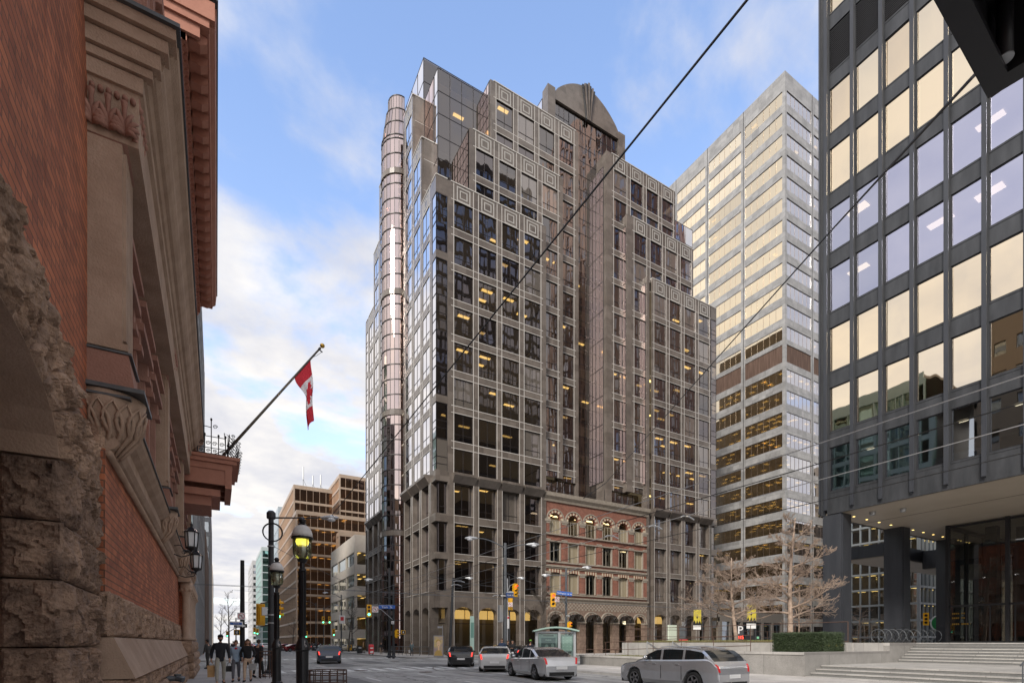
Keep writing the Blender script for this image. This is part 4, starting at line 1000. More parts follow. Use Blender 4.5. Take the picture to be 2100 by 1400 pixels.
# arch voussoirs: rough outer face on an elliptical ring, tooled soffit
vo = MB(); sf = MB(); UC, ZS = 5.6, 3.67
def ell_pt(a, ra, rb): return (UC+ra*math.cos(a), ZS+rb*math.sin(a))
NV = 11
for i in range(NV):
    a0, a1 = math.pi*i/NV, math.pi*(i+1)/NV
    nu, nv = 30, 44; vs = []
    for j in range(nv+1):
        for k in range(nu+1):
            a = a0+(a1-a0)*(.01+.98*k/nu); q = j/nv
            y, z = ell_pt(a, 1.76+(3.1-1.76)*q, .75+(1.66-.75)*q)
            e = min(min(k/nu, 1-k/nu)*.6, min(q, 1-q)*1.0)
            v = Vector((i*3.0, y*5, z*5)); d = .15*(.4+chip(Vector((i*3.0, y, z))))*min(1, e/.05) - .03*max(0, 1-e/.03)
            vs.append((-1.47+d, y, z))
    vo.add(vs, [(j*(nu+1)+k, j*(nu+1)+k+1, (j+1)*(nu+1)+k+1, (j+1)*(nu+1)+k) for j in range(nv) for k in range(nu)])
    (ya, za), (yb, zb) = ell_pt(a0, 1.76, .75), ell_pt(a1, 1.76, .75); (yc, zc), (yd, zd) = ell_pt(a0, 3.1, 1.66), ell_pt(a1, 3.1, 1.66)
    sf.prism(FK, [(ya, za), (yb, zb), (yd, zd), (yc, zc)], -2.8, -1.5)
vo.build('rockfaced_arch', M['rock'], K, smooth=False, recalc=False); sf.build('arch_soffit', M['sandst'], K)
sp = MB(); rock(sp, -2.2, -1.47, 8.55, 9.33, 3.67, 4.5, .13, ('x',), .026, 77); sp.build('arch_springer', M['rock'], K, smooth=False, recalc=False)
dd = MB(); dd.box(-3.4, -2.82, 1, 9, 0, 5); dd.build('doorway_back_wall', M['sandred'], K)  # plain red sandstone wall closing the arch opening
# --- brick walls
bk = MB()
bk.box(-2.2, -1.60, 7.30, 9.39, 4.3, 12.6)
bk.prism(FK, [(2.2, 4.6), (2.2, 12.6), (7.31, 12.6), (7.31, 4.6), (6.9, 5.0), (5.6, 5.25), (4.2, 5.0)], -2.2, -1.60)
bk.box(-2.1, -1.40, 9.40, 36, 2.40, 4.46)                   # wall panel under the windows
bk.box(-2.2, -1.62, 9.39, 36, 5.3, 8.96)                    # wall between the pilasters
bk.box(-2.1, -1.34, 9.45, 36, 10.8, 14.3)                   # upper storey
bk.build('brick_wall', M['brickC'], K)
# --- rough base
bs_ = MB()
y = 9.40; i = 0
while y < 26:
    w_ = .78+.35*rndk.random(); rock(bs_, -1.9, -1.34, y, y+w_-.01, 1.74, 2.40, .12, ('x', '-y') if i == 0 else ('x',), .032, i); y += w_; i += 1
y = 9.40; i = 0
sl_ = MB()
while y < 26:
    w_ = .9+.5*rndk.random()
    sl_.prism(Fr((0, y, 0), (1, 0, 0), (0, 1, 0)), [(-1.9, 1.12), (-1.04, 1.12), (-1.30, 1.73), (-1.9, 1.73)], 0, w_-.012)
    for (z0, z1) in ((.78, 1.11), (.40, .77), (0.1, .39)): rock(bs_, -1.9, -1.10+(.06 if z0 < .5 else 0), y, y+w_-.01, z0, z1, .09, ('x', '-y') if i == 0 else ('x',), .04, i+z0)
    y += w_; i += 1
bs_.build('rockfaced_base', M['rock'], K, smooth=False, recalc=False); sl_.build('sloping_plinth', M['sandst'], K)
# --- moulded sill course with metal flashing, entablature
sill = MB()
prof = lambda P: [(-1.9, P[0][1])] + P + [(-1.9, P[-1][1])]
sill.sweep(FK, prof([(-1.38, 4.46), (-1.30, 4.50), (-1.24, 4.58), (-1.30, 4.68), (-1.32, 4.95), (-1.22, 5.02), (-1.14, 5.12), (-1.12, 5.20)]), 9.46, 36)
en = MB()
ep = [(-1.00, 8.96), (-1.00, 9.72), (-.94, 9.76), (-.94, 9.98), (-.90, 10.0), (-.86, 10.10), (-.80, 10.12), (-.74, 10.20), (-.70, 10.28), (-.69, 10.36), (-.62, 10.52), (-.52, 10.62), (-.50, 10.74)]
en.sweep(FK, prof(ep), 9.38, 27.2)
# return of the entablature facing the camera: slightly proud steps
for (x, z0, z1, o_) in ((-.94, 9.76, 9.98, .05), (-.82, 10.0, 10.12, .09), (-.72, 10.14, 10.36, .14), (-.62, 10.38, 10.56, .20), (-.52, 10.58, 10.74, .26)):
    en.box(-1.62, x-.002, 9.38-o_, 9.42, z0, z1)
sill.build('sill_course', M['sandst'], K); en.build('entablature', M['sandst'], K)
fl = MB(); fl.box(-1.62, -.468, 9.06, 27.2, 10.742, 10.80); fl.box(-1.62, -1.09, 9.30, 36, 5.202, 5.235)
sf2 = MB(); sf2.sweep(FK, prof([(-1.16, 8.965), (-1.10, 9.0), (-1.02, 9.70)]), 9.9, 27)   # plain soffit slabs
# --- pilasters with capital, pedestal, corbel
PY = (9.39, 16.9, 24.4, 31.6)
for q, y0 in enumerate(PY):
    y1 = y0+.78; pf = K
    pm_ = MB(); pm_.box(-1.62, -1.20, y0, y1, 6.02, 8.94)
    for k in range(5): pm_.box(-1.20, -1.156, y0+.06+k*.14, y0+.06+k*.14+.09, 6.1, 8.86)
    pm_.box(-1.62, -1.13, y0-.02, y1+.02, 5.92, 6.02)
    o = pm_.build('pilaster', M['sandst'], K)
    pd = MB(); pd.sweep(FK, [(-1.62, 5.37), (-1.05, 5.37), (-1.12, 5.85), (-1.62, 5.85)], y0-.04, y1+.04); pd.build('pedestal', M['sandred'], K)
    fl.box(-1.63, -1.08, y0-.06, y1+.06, 5.855, 5.885); fl.box(-1.63, -.92, y0-.12, y1+.1, 5.30, 5.36)
    # capital block with carved leaves
    cm = MB(); cm.sweep(FK, [(-1.62, 8.94), (-1.14, 8.94), (-1.12, 9.02), (-1.17, 9.06), (-1.12, 9.4), (-1.0, 9.66), (-.98, 9.76), (-1.62, 9.76)], y0-.0, y1)
    def leaf(cx, cy, cz, w_, h_, fr, seed):
        """a curled acanthus leaf: lobed ribs with a drooping tip"""
        for s in (-1, 1):
            for k in range(4):
                a = R(20+22*k)*s; L = h_*(.9-.15*k)
                p = []
                for t_ in range(7):
                    tt = t_/6; uu = cx+math.sin(a)*L*tt*.8; z_ = cz+math.cos(a)*L*tt; out_ = .02+.09*math.sin(tt*math.pi*.8)
                    p.append(fr.p(uu, cy+out_, z_-.05*tt*tt))
                cm.tube(p, [.010+.028*math.sin(math.pi*min(1, .15+.8*t_/6)) for t_ in range(7)], 6)
        cm.tube([fr.p(cx, cy+.03+.09*t_/5, cz+h_*t_/5) for t_ in range(6)], [.03, .035, .035, .03, .035, .05], 6)
    fs_ = Fr((0, y0, 0), (1, 0, 0), (0, -1, 0)); fw_ = Fr((-1.12, 0, 0), (0, 1, 0), (1, 0, 0))
    nl = 3 if q < 2 else 2
    for k in range(nl): leaf(-1.54+k*.19, -.0, 9.08, .2, .40, fs_, k)
    for k in range(4): leaf(y0+.1+k*.19, -.02, 9.08, .2, .40, fw_, k)
    for k in range(6): cm.ell((-1.54+k*.095, y0-.035, 9.60), .04, .05, .05, 8, 5); cm.ell((-1.0, y0+.07+k*.13, 9.60), .05, .05, .05, 8, 5)
    cm.build('carved_capital', M['sandred'], K, smooth=True)
    # corbel: half bell covered in curling leaves
    co = MB(); prof_c = [(.04, 4.36), (.10, 4.40), (.20, 4.55), (.32, 4.72), (.40, 4.9), (.44, 5.1), (.46, 5.29)]
    cyc = (-1.40, y0+.36)
    co.lathe([(r*1.0, z) for r, z in prof_c], (cyc[0], cyc[1], 0), 22)
    for k in range(11):
        a = R(-120+k*22)
        for s, zz0 in ((1, 4.42), (-1, 4.66)):
            p = []; rr = []
            for t_ in range(8):
                tt = t_/7; z_ = zz0+(.72 if s == 1 else .5)*tt; z_ = min(z_, 5.27); rad = .05
                for (ra, za), (rb_, zb_) in zip(prof_c[:-1], prof_c[1:]):
                    if za <= z_ <= zb_: rad = ra+(rb_-ra)*(z_-za)/(zb_-za)
                aa = a+.30*math.sin(tt*3.2)*s
                p.append((cyc[0]+(rad+.02)*math.cos(aa), cyc[1]+(rad+.02)*math.sin(aa), z_)); rr.append(.012+.022*math.sin(math.pi*min(1, tt+.1)))
            co.tube(p, rr, 5)
    co.build('carved_corbel', M['sandst'], K, smooth=True)
qb = MB(); rock(qb, -1.63, -1.415, 9.385, 9.6, 4.47, 5.28, .03, ('-y', 'x'), .05, 5); qb.build('corbel_stone', M['rock'], K, recalc=False)
# roll moulding under the sill starting at the corbel
rl = MB(); rl.tube([(-1.36, 9.42, 4.40), (-1.36, 36, 4.40)], .055, 10); rl.build('roll_moulding', M['sandst'], K, smooth=True)
fl.build('lead_flashing', M['lead'], K); sf2.build('soffit_slabs', M['sandst'], K)
# --- windows between the pilasters
for q in range(3):
    y0 = PY[q]+.78; y1 = PY[q+1]
    n_ = 3; wdt = (y1-y0)/n_
    for k in range(n_):
        c = y0+wdt*(k+.5)
        wm_ = MB()
        wm_.fbox(FK, c-.62, c+.62, -1.62, -1.56, 5.35, 8.2); o = wm_.build('window', M['frame'], K)
        g = MB().quad((-1.552, c-.55, 5.45), (-1.552, c+.55, 5.45), (-1.552, c+.55, 8.1), (-1.552, c-.55, 8.1)).build('pane', M['clearg'], None, recalc=False, loc=tuple(ORG[K.name])); g.parent = o; g.location = (0, 0, 0)
        hm = MB(); 
        for e in (c-.82, c+.60):
            hm.box(-1.62, -1.40, e, e+.22, 5.24, 7.5); hm.box(-1.62, -1.30, e-.05, e+.27, 7.5, 7.62); hm.box(-1.62, -1.34, e-.02, e+.24, 7.62, 7.9)
        hm.box(-1.62, -1.26, c-.9, c+.9, 7.9, 8.05); hm.box(-1.62, -1.22, c-.95, c+.95, 8.35, 8.47); hm.box(-1.62, -1.34, c-.85, c+.85, 8.05, 8.35); hm.build('window_surround', M['sandred'], K)
# --- upper storey stone piers, and the eaves
for y0 in (9.6, 10.5, 11.6, 16.9, 24.4): 
    up = MB(); up.box(-1.4, -1.0, y0, y0+.5, 10.81, 13.9); up.box(-1.0, -.93, y0+.08, y0+.2, 10.9, 13.8); up.box(-1.0, -.93, y0+.3, y0+.42, 10.9, 13.8); up.box(-1.4, -.88, y0-.06, y0+.56, 13.5, 13.9); up.build('upper_pier', M['sandred'], K)
ev = MB(); E0, E1 = 12.55, 22.9
ev.sweep(FK, [(-1.6, 14.05), (-.62, 14.05), (-.55, 14.20), (-.52, 14.42), (-.42, 14.45), (-.14, 14.45), (-.12, 14.55), (-.03, 14.62), (0, 14.98), (-.0, 15.02), (-1.6, 15.02)], E0, E1)
for k in range(int((E1-E0)/.46)):
    y = E0+.12+k*.46; ev.sweep(FK, [(-.50, 14.24), (-.30, 14.22), (-.17, 14.30), (-.17, 14.44), (-.5, 14.44)], y, y+.2)
for k in range(int((E1-E0)/.17)): ev.box(-.62, -.53, E0+k*.17, E0+k*.17+.1, 14.06, 14.19)
for (x0, z0, z1, o_) in ((-.55, 14.06, 14.2, .0), (-.3, 14.2, 14.44, .05), (-.13, 14.44, 14.6, .1), (-.03, 14.6, 14.98, .14)): ev.box(-1.6, x0, E0-o_, E0+.02, z0, z1)
ev.build('eaves', M['terra'], K)
MB().box(-1.6, .03, E0-.18, E1+.05, 15.02, 15.07).build('eaves_flashing', M['lead'], K)
mb = MB(); mb.box(-1.6, -1.1, E0, E1, 13.4, 14.04); mb.build('frieze', M['terra'], K)
# --- body behind and roof, far end
mb = MB(); mb.box(-12, -2.21, 9.4, 35.5, 0, 14.3); mb.box(-12, -3.41, -6, 9.38, 0, 14.3); mb.box(-3.4, -2.21, -6, 2.2, 0, 14.3); mb.box(-3.4, -2.21, 2.2, 9.38, 5.1, 14.3); mb.box(-2.2, -1.6, -6, 2.2, 0, 12.6); mb.build('building_body', M['sandred'], K)
MB().box(-12, -1.5, -6, 35.6, 14.35, 14.6).build('roof', M['lead'], K)
# --- entrance porch with columns further along
pc = MB()
for y in (25.9, 27.2, 28.5, 29.8, 31.1, 32.4):
    pc.lathe([(.2, 1.75), (.2, 1.85), (.15, 1.9), (.14, 3.6), (.15, 3.65), (.24, 3.95), (.26, 4.2)], (-1.12, y, 0), 14)
    for k in range(8): pc.ell((-1.12+.2*math.cos(k*.785), y+.2*math.sin(k*.785), 3.9), .07, .07, .1, 6, 4)
pc.build('porch_columns', M['sandst'], K, smooth=True)
pb = MB(); y = 25.6; i = 0
while y < 33:
    for (z0, z1) in ((0.1, .45), (.46, .8), (.81, 1.2), (1.21, 1.72)): rock(pb, -1.9, -.82-(.08 if z0 > 1 else 0), y, y+.98, z0, z1, .08, ('x', '-y') if i == 0 else ('x',), .11, i+z0)
    y += 1.0; i += 1
pb.build('porch_base', M['rock'], K, smooth=True, recalc=False)
bc = MB()
for y in (26.55, 27.85, 29.15, 30.45, 31.75): bc.box(-1.42, -1.25, y-.2, y+.2, 1.75, 4.2)
bc.build('porch_brick_piers', M['brickC'], K)
MB().box(-2, -.95, 25.5, 33.2, 4.2, 4.42).build('porch_lintel', M['sandst'], K)
# ---- balcony with iron rail, on the same building
BX = 28.0
bl = MB()
for (x1, z0, z1) in ((.62, 9.35, 9.62), (.80, 9.63, 9.80), (.92, 9.81, 9.95)): bl.box(-1.5, x1, BX-1.6-(x1-.62)*.5, BX+1.6+(x1-.62)*.5, z0, z1)
for y in (BX-1.55, BX-.5, BX+.5, BX+1.45): bl.box(-1.4, .50, y, y+.16, 8.7, 9.35)
bl.box(.34, .60, BX-1.6, BX+1.6, 8.55, 9.35); bl.box(-1.4, .15, BX-1.4, BX+1.4, 8.2, 8.5); bl.box(-1.4, -.2, BX-1.2, BX+1.2, 7.8, 8.2)
bl.box(-1.4, -1.2, BX-2.5, BX+2.5, 9.4, 10.0)
o = bl.build('balcony', M['terra'], K)
ir = MB()
def scroll(c, r, ax, turns=1.5, th=.014, flip=1):
    p = []
    for k in range(14):
        a = k/13*turns*2*math.pi; rr = r*(1-.75*k/13); q = Vector(ax)*(rr*math.cos(a))
        p.append((c[0]+q.x*flip, c[1]+q.y, c[2]+rr*math.sin(a)))
    ir.tube(p, th, 4)
YN = BX-1.65
for z in (10.0, 10.25, 10.75): ir.tube([(-1.1, YN, z), (.35, YN, z)], .018, 4)
for x in (-1.0, -.72, -.45, -.2, .08, .35): ir.tube([(x, YN, 9.95), (x, YN, 10.8 if x != -.2 else 11.5)], .022, 5); ir.ell((x, YN, 10.82 if x != -.2 else 11.5), .045, .045, .07, 8, 5); scroll((x+.13, YN, 10.45), .10, (1, 0, 0)); scroll((x+.13, YN, 10.12), .08, (1, 0, 0))
ir.tube([(-1.2, YN, 11.25), (-.2, YN, 11.15)], .018, 4); scroll((-.05, YN, 11.2), .1, (1, 0, 0))
for k in range(8):
    y = YN+k*.45; p = [(.62, y, 9.95), (.80, y, 10.15), (.86, y, 10.35), (.74, y, 10.6), (.52, y, 10.85), (.50, y, 10.98)]
    ir.tube(p, .018, 5); scroll((.86, y, 10.62), .1, (1, 0, 0)); scroll((.93, y, 10.2), .09, (1, 0, 0)); scroll((.66, y, 10.92), .08, (1, 0, 0), flip=-1)
    p2 = [(.45+.0*k, y, 9.95), (.45, y, 10.9)]; ir.tube(p2, .014, 4)
for z, x in ((10.0, .66), (10.35, .86), (10.9, .5)): ir.tube([(x, YN, z), (x, YN+3.3, z)], .018, 4)
ir.tube([(.5, YN, 10.9), (.3, YN, 11.0), (.35, YN, 10.3)], .018, 4)
r_ = ir.build('iron_railing', M['blackm'], None, loc=tuple(ORG[K.name])); r_.parent = o; r_.location = (0, 0, 0)

# ---- flag pole and flag
P0 = Vector((.02, BX-.3, 10.05)); P1 = Vector((4.60, BX-.1, 16.75)); dp = (P1-P0).normalized()
FP = thing('flag_pole', 'long slanted dark flag pole with gold ball rising from the balcony', 'flag pole', tuple(P0))
mb = MB(); mb.tube([P0-dp*1.2, P1], .075, 12, r1=.045); mb.tube([P0-dp*.2, P0+dp*.25], .12, 12); mb.tube([P0+Vector((-.9, 0, -.1)), P0+dp*.9], .02, 5); mb.build('pole', mat('bronze_pole', (.085, .07, .05), .4, .4), FP, smooth=True)
mb = MB().tube([P1+dp*.05, P1+dp*.16], .025, 8); mb.ell(tuple(P1+dp*.24), .12, .12, .11, 16, 10); mb.build('ball', M['gold'], FP, smooth=True)
mb = MB().tube([P1-dp*.06, P1+dp*.06], .06, 10); mb.tube([P1-dp*.05, P1+Vector((.14, 0, -.14))], .03, 6); mb.tube([P1+Vector((.12, 0, -.12)), P1-dp*.35+Vector((.06, 0, -.1)), P1-dp*.7], .010, 4); mb.build('pulley', M['darkpole'], FP)
# flag: hoist along the pole, cloth hanging in folds
fa = P1-dp*.75; fb = P1-dp*2.1
# maple leaf outline (half), flag coordinates 0..1
LEAF = [(0, .46), (.06, .33), (.13, .36), (.10, .17), (.20, .26), (.22, .21), (.33, .23), (.29, .13), (.33, .10), (.16, -.05), (.18, -.13), (.02, -.11), (.03, -.30), (0, -.30)]
def inleaf(x, y):
    x = abs(x); poly = LEAF; c = False; j = len(poly)-1
    for i in range(len(poly)):
        xi, yi = poly[i]; xj, yj = poly[j]
        if (yi > y) != (yj > y) and x < (xj-xi)*(y-yi)/(yj-yi+1e-9)+xi: c = not c
        j = i
    return c
fg = MB(); NU, NW = 96, 56; vs = []
for j in range(NW+1):
    for i in range(NU+1):
        s = i/NU; v = j/NW            # s along the fly, v along the hoist (0 = outer end)
        h = fa.lerp(fb, v)
        L = 3.35*s
        # the fly hangs straight down, gathered towards the outer end
        g = min(1, s*1.9); g = g*g*(3-2*g)
        width = (1-g)*1.0 + g*.42
        tx = fa.x + (h.x-fa.x)*width - .02; 
        top = h.z*(1-g) + (fa.z*.80+h.z*.20)*g
        z = top - L*.93 - .38*g*v
        y = h.y + .06*math.sin(v*7.5+s*2.2)*g + .02*math.sin(v*19)*g
        x = tx + .05*math.sin(v*6+2*s)*g + .05*g*math.sin(s*7)
        vs.append((x+.35*g*0.3, y, z))
def fcol(s, v):
    if s < .25 or s > .75: return 0
    return 0 if inleaf((v-.5)*1.05, -(s-.5)*1.9*-1 if False else (.5-s)*1.9) else 1
# leaf upright along the hoist direction: rotate lookup
def fcol(s, v):
    if s < .25 or s > .75: return 0
    X = (s-.5)*2.0; Y = (.5-v)*1.0
    return 0 if inleaf(X*.80, Y*.85+.03) else 1
fs = []; ms_ = []
for j in range(NW):
    for i in range(NU):
        fg.f.append([j*(NU+1)+i, j*(NU+1)+i+1, (j+1)*(NU+1)+i+1, (j+1)*(NU+1)+i]); fg.m.append(fcol((i+.5)/NU, (j+.5)/NW))
fg.v = [tuple(v) for v in vs]
o = fg.build('flag', [M['flagred'], M['flagwhite']], smooth=True, recalc=False, loc=tuple(fa)); so_ = o.modifiers.new('thick', 'SOLIDIFY'); so_.thickness = .006
tag(o, 'red and white maple leaf flag hanging limp from the slanted pole', 'flag')

# ---- wall lanterns
def lantern(y, z, x=-.62, s=1.0, label=''):
    L = thing('wall_lantern', label, 'lantern', (x, y, z), 'lanterns by the club entrance')
    mb = MB()
    mb.lathe([(.30*s, -.02), (.33*s, .0), (.30*s, .04), (.12*s, .22), (.05*s, .26), (.05*s, .34), (.08*s, .37), (.02*s, .42), (.0, .55)], (x, y, z+.35*s), 6)
    mb.lathe([(.02, -.22), (.06*s, -.18), (.22*s, -.10), (.26*s, -.04), (.26*s, .0)], (x, y, z-.35*s), 6)
    for k in range(6): a = math.pi*2*k/6; mb.tube([(x+.24*s*math.cos(a), y+.24*s*math.sin(a), z-.35*s), (x+.28*s*math.cos(a), y+.28*s*math.sin(a), z+.35*s)], .022, 4)
    mb.build('cage', M['blackm'], L)
    MB().lathe([(.20*s, -.33*s), (.24*s, .0), (.25*s, .33*s)], (x, y, z), 6).build('glass', M['frost'], L)
    br = MB(); br.tube([(-1.4, y, z-.75), (-1.1, y, z-.85), (x-.1, y, z-.75), (x, y, z-.52)], .025, 6); br.tube([(-1.4, y, z-.35), (-1.15, y, z-.30), (x-.25, y, z-.55), (x, y, z-.55)], .02, 6)
    for k in range(12): a = k*.55; br.ell((x-.3+.08*math.cos(a), y, z-.62+.08*math.sin(a)), .018, .018, .018, 5, 4)
    br.build('bracket', M['blackm'], L); L.scale = (.68, .68, .68)
lantern(19.6, 4.98, -.70, 1.0, 'upper black iron wall lantern with frosted panes beside the club entrance')
lantern(21.4, 4.52, -.62, .95, 'lower black iron wall lantern with frosted panes behind the upper one')
# ================================================================== distant and reflected buildings
def simple_tower(name, label, x0, x1, y0, y1, z1, fh, bay, wallm, glassm, sp=.35, pier=.12, facesel='-x-y', z0=0, cat='office tower', body=None, gap=3, parent=None, roofh=1.0, lit=None, seed=1):
    """body with window bands; each street face carries piers, spandrels and one glass sheet per face"""
    Tn = parent or thing(name, label, cat, (x0, y0, 0))
    wl = MB(); gl = MB()
    faces = []
    if '-y' in facesel: faces.append((Fr((x0, y0, 0), (1, 0, 0), (0, -1, 0)), x1-x0))
    if '-x' in facesel: faces.append((Fr((x0, y0, 0), (0, 1, 0), (-1, 0, 0)), y1-y0))
    if '+x' in facesel: faces.append((Fr((x1, y0, 0), (0, 1, 0), (1, 0, 0)), y1-y0))
    if '+y' in facesel: faces.append((Fr((x0, y1, 0), (1, 0, 0), (0, 1, 0)), x1-x0))
    for F, L in faces:
        ca = .352 if abs(F.n.x) > .5 else 0.0
        gl.quad(F.p(0, -.25, z0), F.p(L, -.25, z0), F.p(L, -.25, z1-roofh), F.p(0, -.25, z1-roofh))
        nf = max(1, round((z1-z0-roofh)/fh)); f = (z1-z0-roofh)/nf
        for k in range(nf+1):
            z = z0+k*f; wl.fbox(F, ca, L-ca, -.35, 0, z-(f*sp if k else 0), z + (0 if k < nf else roofh))
        nb = max(1, round(L/bay))
        for b in range(nb+1): u = L*b/nb; a = .03 if 0 < b < nb else .0; wl.fbox(F, max(ca, u-pier/2), min(L-ca, u+pier/2+(.36 if b == 0 and ca == 0 else 0)), -.34, .03, z0, z1-roofh)
    wl.build('facade_frame', wallm, Tn); gl.build('window_glass', glassm, Tn, recalc=False)
    bm_ = MB().box(x0+gap, x1-(gap if '+x' in facesel else .4), y0+gap, y1-(gap if '+y' in facesel else .4), z0, z1-.3); bm_.box(x0+.36, x1-.36, y0+.36, y1-.36, z1-.6, z1-.25); bm_.build('building_body', body or M['room'], Tn)
    if lit:
        cb = MB(); lb = MB(); rnd = random.Random(seed); nf = max(1, round((z1-z0-roofh)/fh)); f = (z1-z0-roofh)/nf
        for k in range(1, nf+1):
            z = z0+k*f-.02-f*sp
            for F, L in faces: cb.fbox(F, .4, L-.4, -gap+.05, -.36, z+.02, z+.12); lamps(lb, F, .4, L-.5, -.8, -gap+.4, z, lit, rnd, 1.1, .6, 2.2)
        cb.build('ceilings', M['ceil'], Tn); o = lb.build('ceiling_light', M['lamp'], Tn); o['kind'] = 'stuff'
    return Tn
goldg = glassmat('copper_glass', (.62, .40, .28), (.40, .25, .15), .34, 1.0, .04, .4)
goldf = mat('copper_frame', (.42, .32, .24), .35, .3, col2=(.50, .39, .30), ns=.4)
# beige mid rise with strip windows
simple_tower('beige_office_block', 'five storey pale concrete office block with dark strip windows beyond the granite tower', 24, 60, 105, 130, 23.3, 4.4, 8.5, M['concrete'], glassmat('strip_glass', (.6, .62, .58), (.5, .46, .38), .25, 1, .02), sp=.42, pier=.2, cat='office block', z0=0, roofh=1.6, lit=.5, gap=4, seed=4)
# copper coloured stepped glass complex
CG = simple_tower('copper_glass_tower', 'stepped office complex of copper coloured glass with roof antennas', 20.2, 64, 162, 215, 40.5, 3.9, 2.0, goldf, goldg, sp=.16, pier=.06, roofh=.5, lit=.32, gap=5, seed=7)
simple_tower('a', '', 20.2, 31.5, 168, 210, 49.5, 3.9, 2.0, goldf, goldg, sp=.16, pier=.06, z0=40.5, parent=CG, roofh=.5)
simple_tower('a', '', 34.0, 64, 170, 212, 55.5, 3.9, 2.0, goldf, goldg, sp=.16, pier=.06, z0=40.5, parent=CG, roofh=.5)
simple_tower('a', '', 31.4, 62, 158, 161.8, 34.5, 3.9, 2.0, goldf, goldg, sp=.16, pier=.06, z0=10, parent=CG, roofh=.5)
an = MB()
for (x, y, h) in ((23.5, 172, 7), (26.5, 173, 5), (29.0, 174, 6)): an.tube([(x, y, 49.4), (x, y, 49.5+h*.5)], .1, 5); an.tube([(x, y, 49.4+h*.45), (x, y, 49.5+h)], .22, 6); an.tube([(x, y, 49.4+h*.45), (x+1.5, y, 49.4)], .06, 4)
an.build('antenna', M['galv'], CG)
MB().box(20.5, 60, 165.3, 165.6, 0, 9).build('dark_lobby', M['steeldk'], CG)
simple_tower('blue_grey_tower', 'narrow blue grey tower with one column of lit windows beside the copper glass complex', 20.2, 36, 212.5, 236, 53, 3.9, 4.0, mat('bluegrey_panel', (.30, .36, .40), .35, col2=(.36, .42, .46), ns=.3), M['clearg'], sp=.55, pier=1.5, lit=.6, gap=4, seed=8, roofh=6)
simple_tower('teal_glass_tower', 'distant teal glass tower with white side panels at the end of the street', 20.5, 44, 300, 345, 52, 4.0, 3.2, mat('white_panel', (.36, .41, .41), .4), glassmat('teal_glass', (.45, .85, .80), (.2, .3, .3), .5, 1, .05), sp=.12, pier=.3, roofh=1.5)
simple_tower('white_slab_tower', 'distant white slab block left of the teal glass tower', 20.5, 40, 380, 430, 56, 4.0, 5, mat('white_slab', (.42, .42, .42), .6), M['clearg'], sp=.5, pier=.5)
# left side of the street beyond the club
simple_tower('dark_glass_corner_tower', 'tall slender grey glass tower just behind the club eaves', -34, -1.6, 56, 92, 44, 3.8, 2.4, mat('grey_mullion', (.28, .28, .29), .5), glassmat('dark_teal_glass', (.5, .62, .66), (.2, .22, .22), .4, 1, .03), sp=.22, pier=.18, facesel='-y+x')
GT = simple_tower('green_glass_tower', 'green glass tower with white floor bands, mirrored in the windows opposite', -44, -12, 96, 150, 66, 4.0, 1.6, M['greenb'], glassmat('green_tower_glass', (.62, .85, .75), (.3, .4, .36), .45, 1, .03), sp=.20, pier=.12, facesel='-y+x')
simple_tower('green_corner_tower', 'pale green glass tower behind the club, mirrored in the lower windows of the black tower', -44, -22, 33, 58, 40, 4.0, 1.5, M['greenb'], bpy.data.materials['green_tower_glass'], sp=.18, pier=.14, facesel='+x+y')
simple_tower('grey_street_block', 'grey office block on the left of the street far beyond the club', -30, -1.5, 160, 230, 44, 3.8, 3, mat('grey_block', (.33, .33, .34), .6), M['clearg'], sp=.3, pier=.3, facesel='-y+x')
simple_tower('brown_street_block', 'low brown block with dark shopfront past the club', -24, -1.7, 108, 150, 22, 4, 3.5, mat('brown_block', (.20, .14, .11), .7), M['clearg'], sp=.4, pier=.8, facesel='-y+x', cat='office block')
simple_tower('pale_end_tower', 'pale slab closing the view far down the left side of the street', -30, -1.5, 260, 330, 36, 4, 4, M['concrete'], M['clearg'], sp=.4, pier=.4, facesel='-y+x')
# reflected neighbours behind the camera
stripe = mat('dark_tower_stripe', (.035, .03, .03), .5); mauve = glassmat('mauve_glass', (.56, .54, .56), (.3, .25, .25), .55, 1.0, .02)
simple_tower('dark_striped_tower', 'dark tower with vertical stripes across the square, seen mirrored in the granite tower', 48, 92, -62, -24, 150, 3.9, 3.0, stripe, mauve, sp=.22, pier=.8, facesel='+y-x')
simple_tower('rose_granite_tower', 'rose granite tower across the square, seen mirrored in the granite tower', 112, 150, -50, -10, 190, 4, 4.0, mat('rose_granite', (.42, .24, .18), .5, col2=(.48, .29, .22), ns=.3), mauve, sp=.12, pier=2.2, facesel='+y-x')
simple_tower('brown_low_tower', 'dark brown office block across the street, seen mirrored in the lower windows', 66, 104, -12, 12, 34, 4, 3, stripe, mauve, sp=.4, pier=.5, facesel='+y-x')
simple_tower('tan_corner_tower', 'tan stone tower with small windows on the left, seen mirrored in the black tower', -46, -22, 4, 29, 44, 4, 3.4, mat('tan_stone', (.36, .27, .18), .8), M['clearg'], sp=.55, pier=1.9, facesel='+y+x')
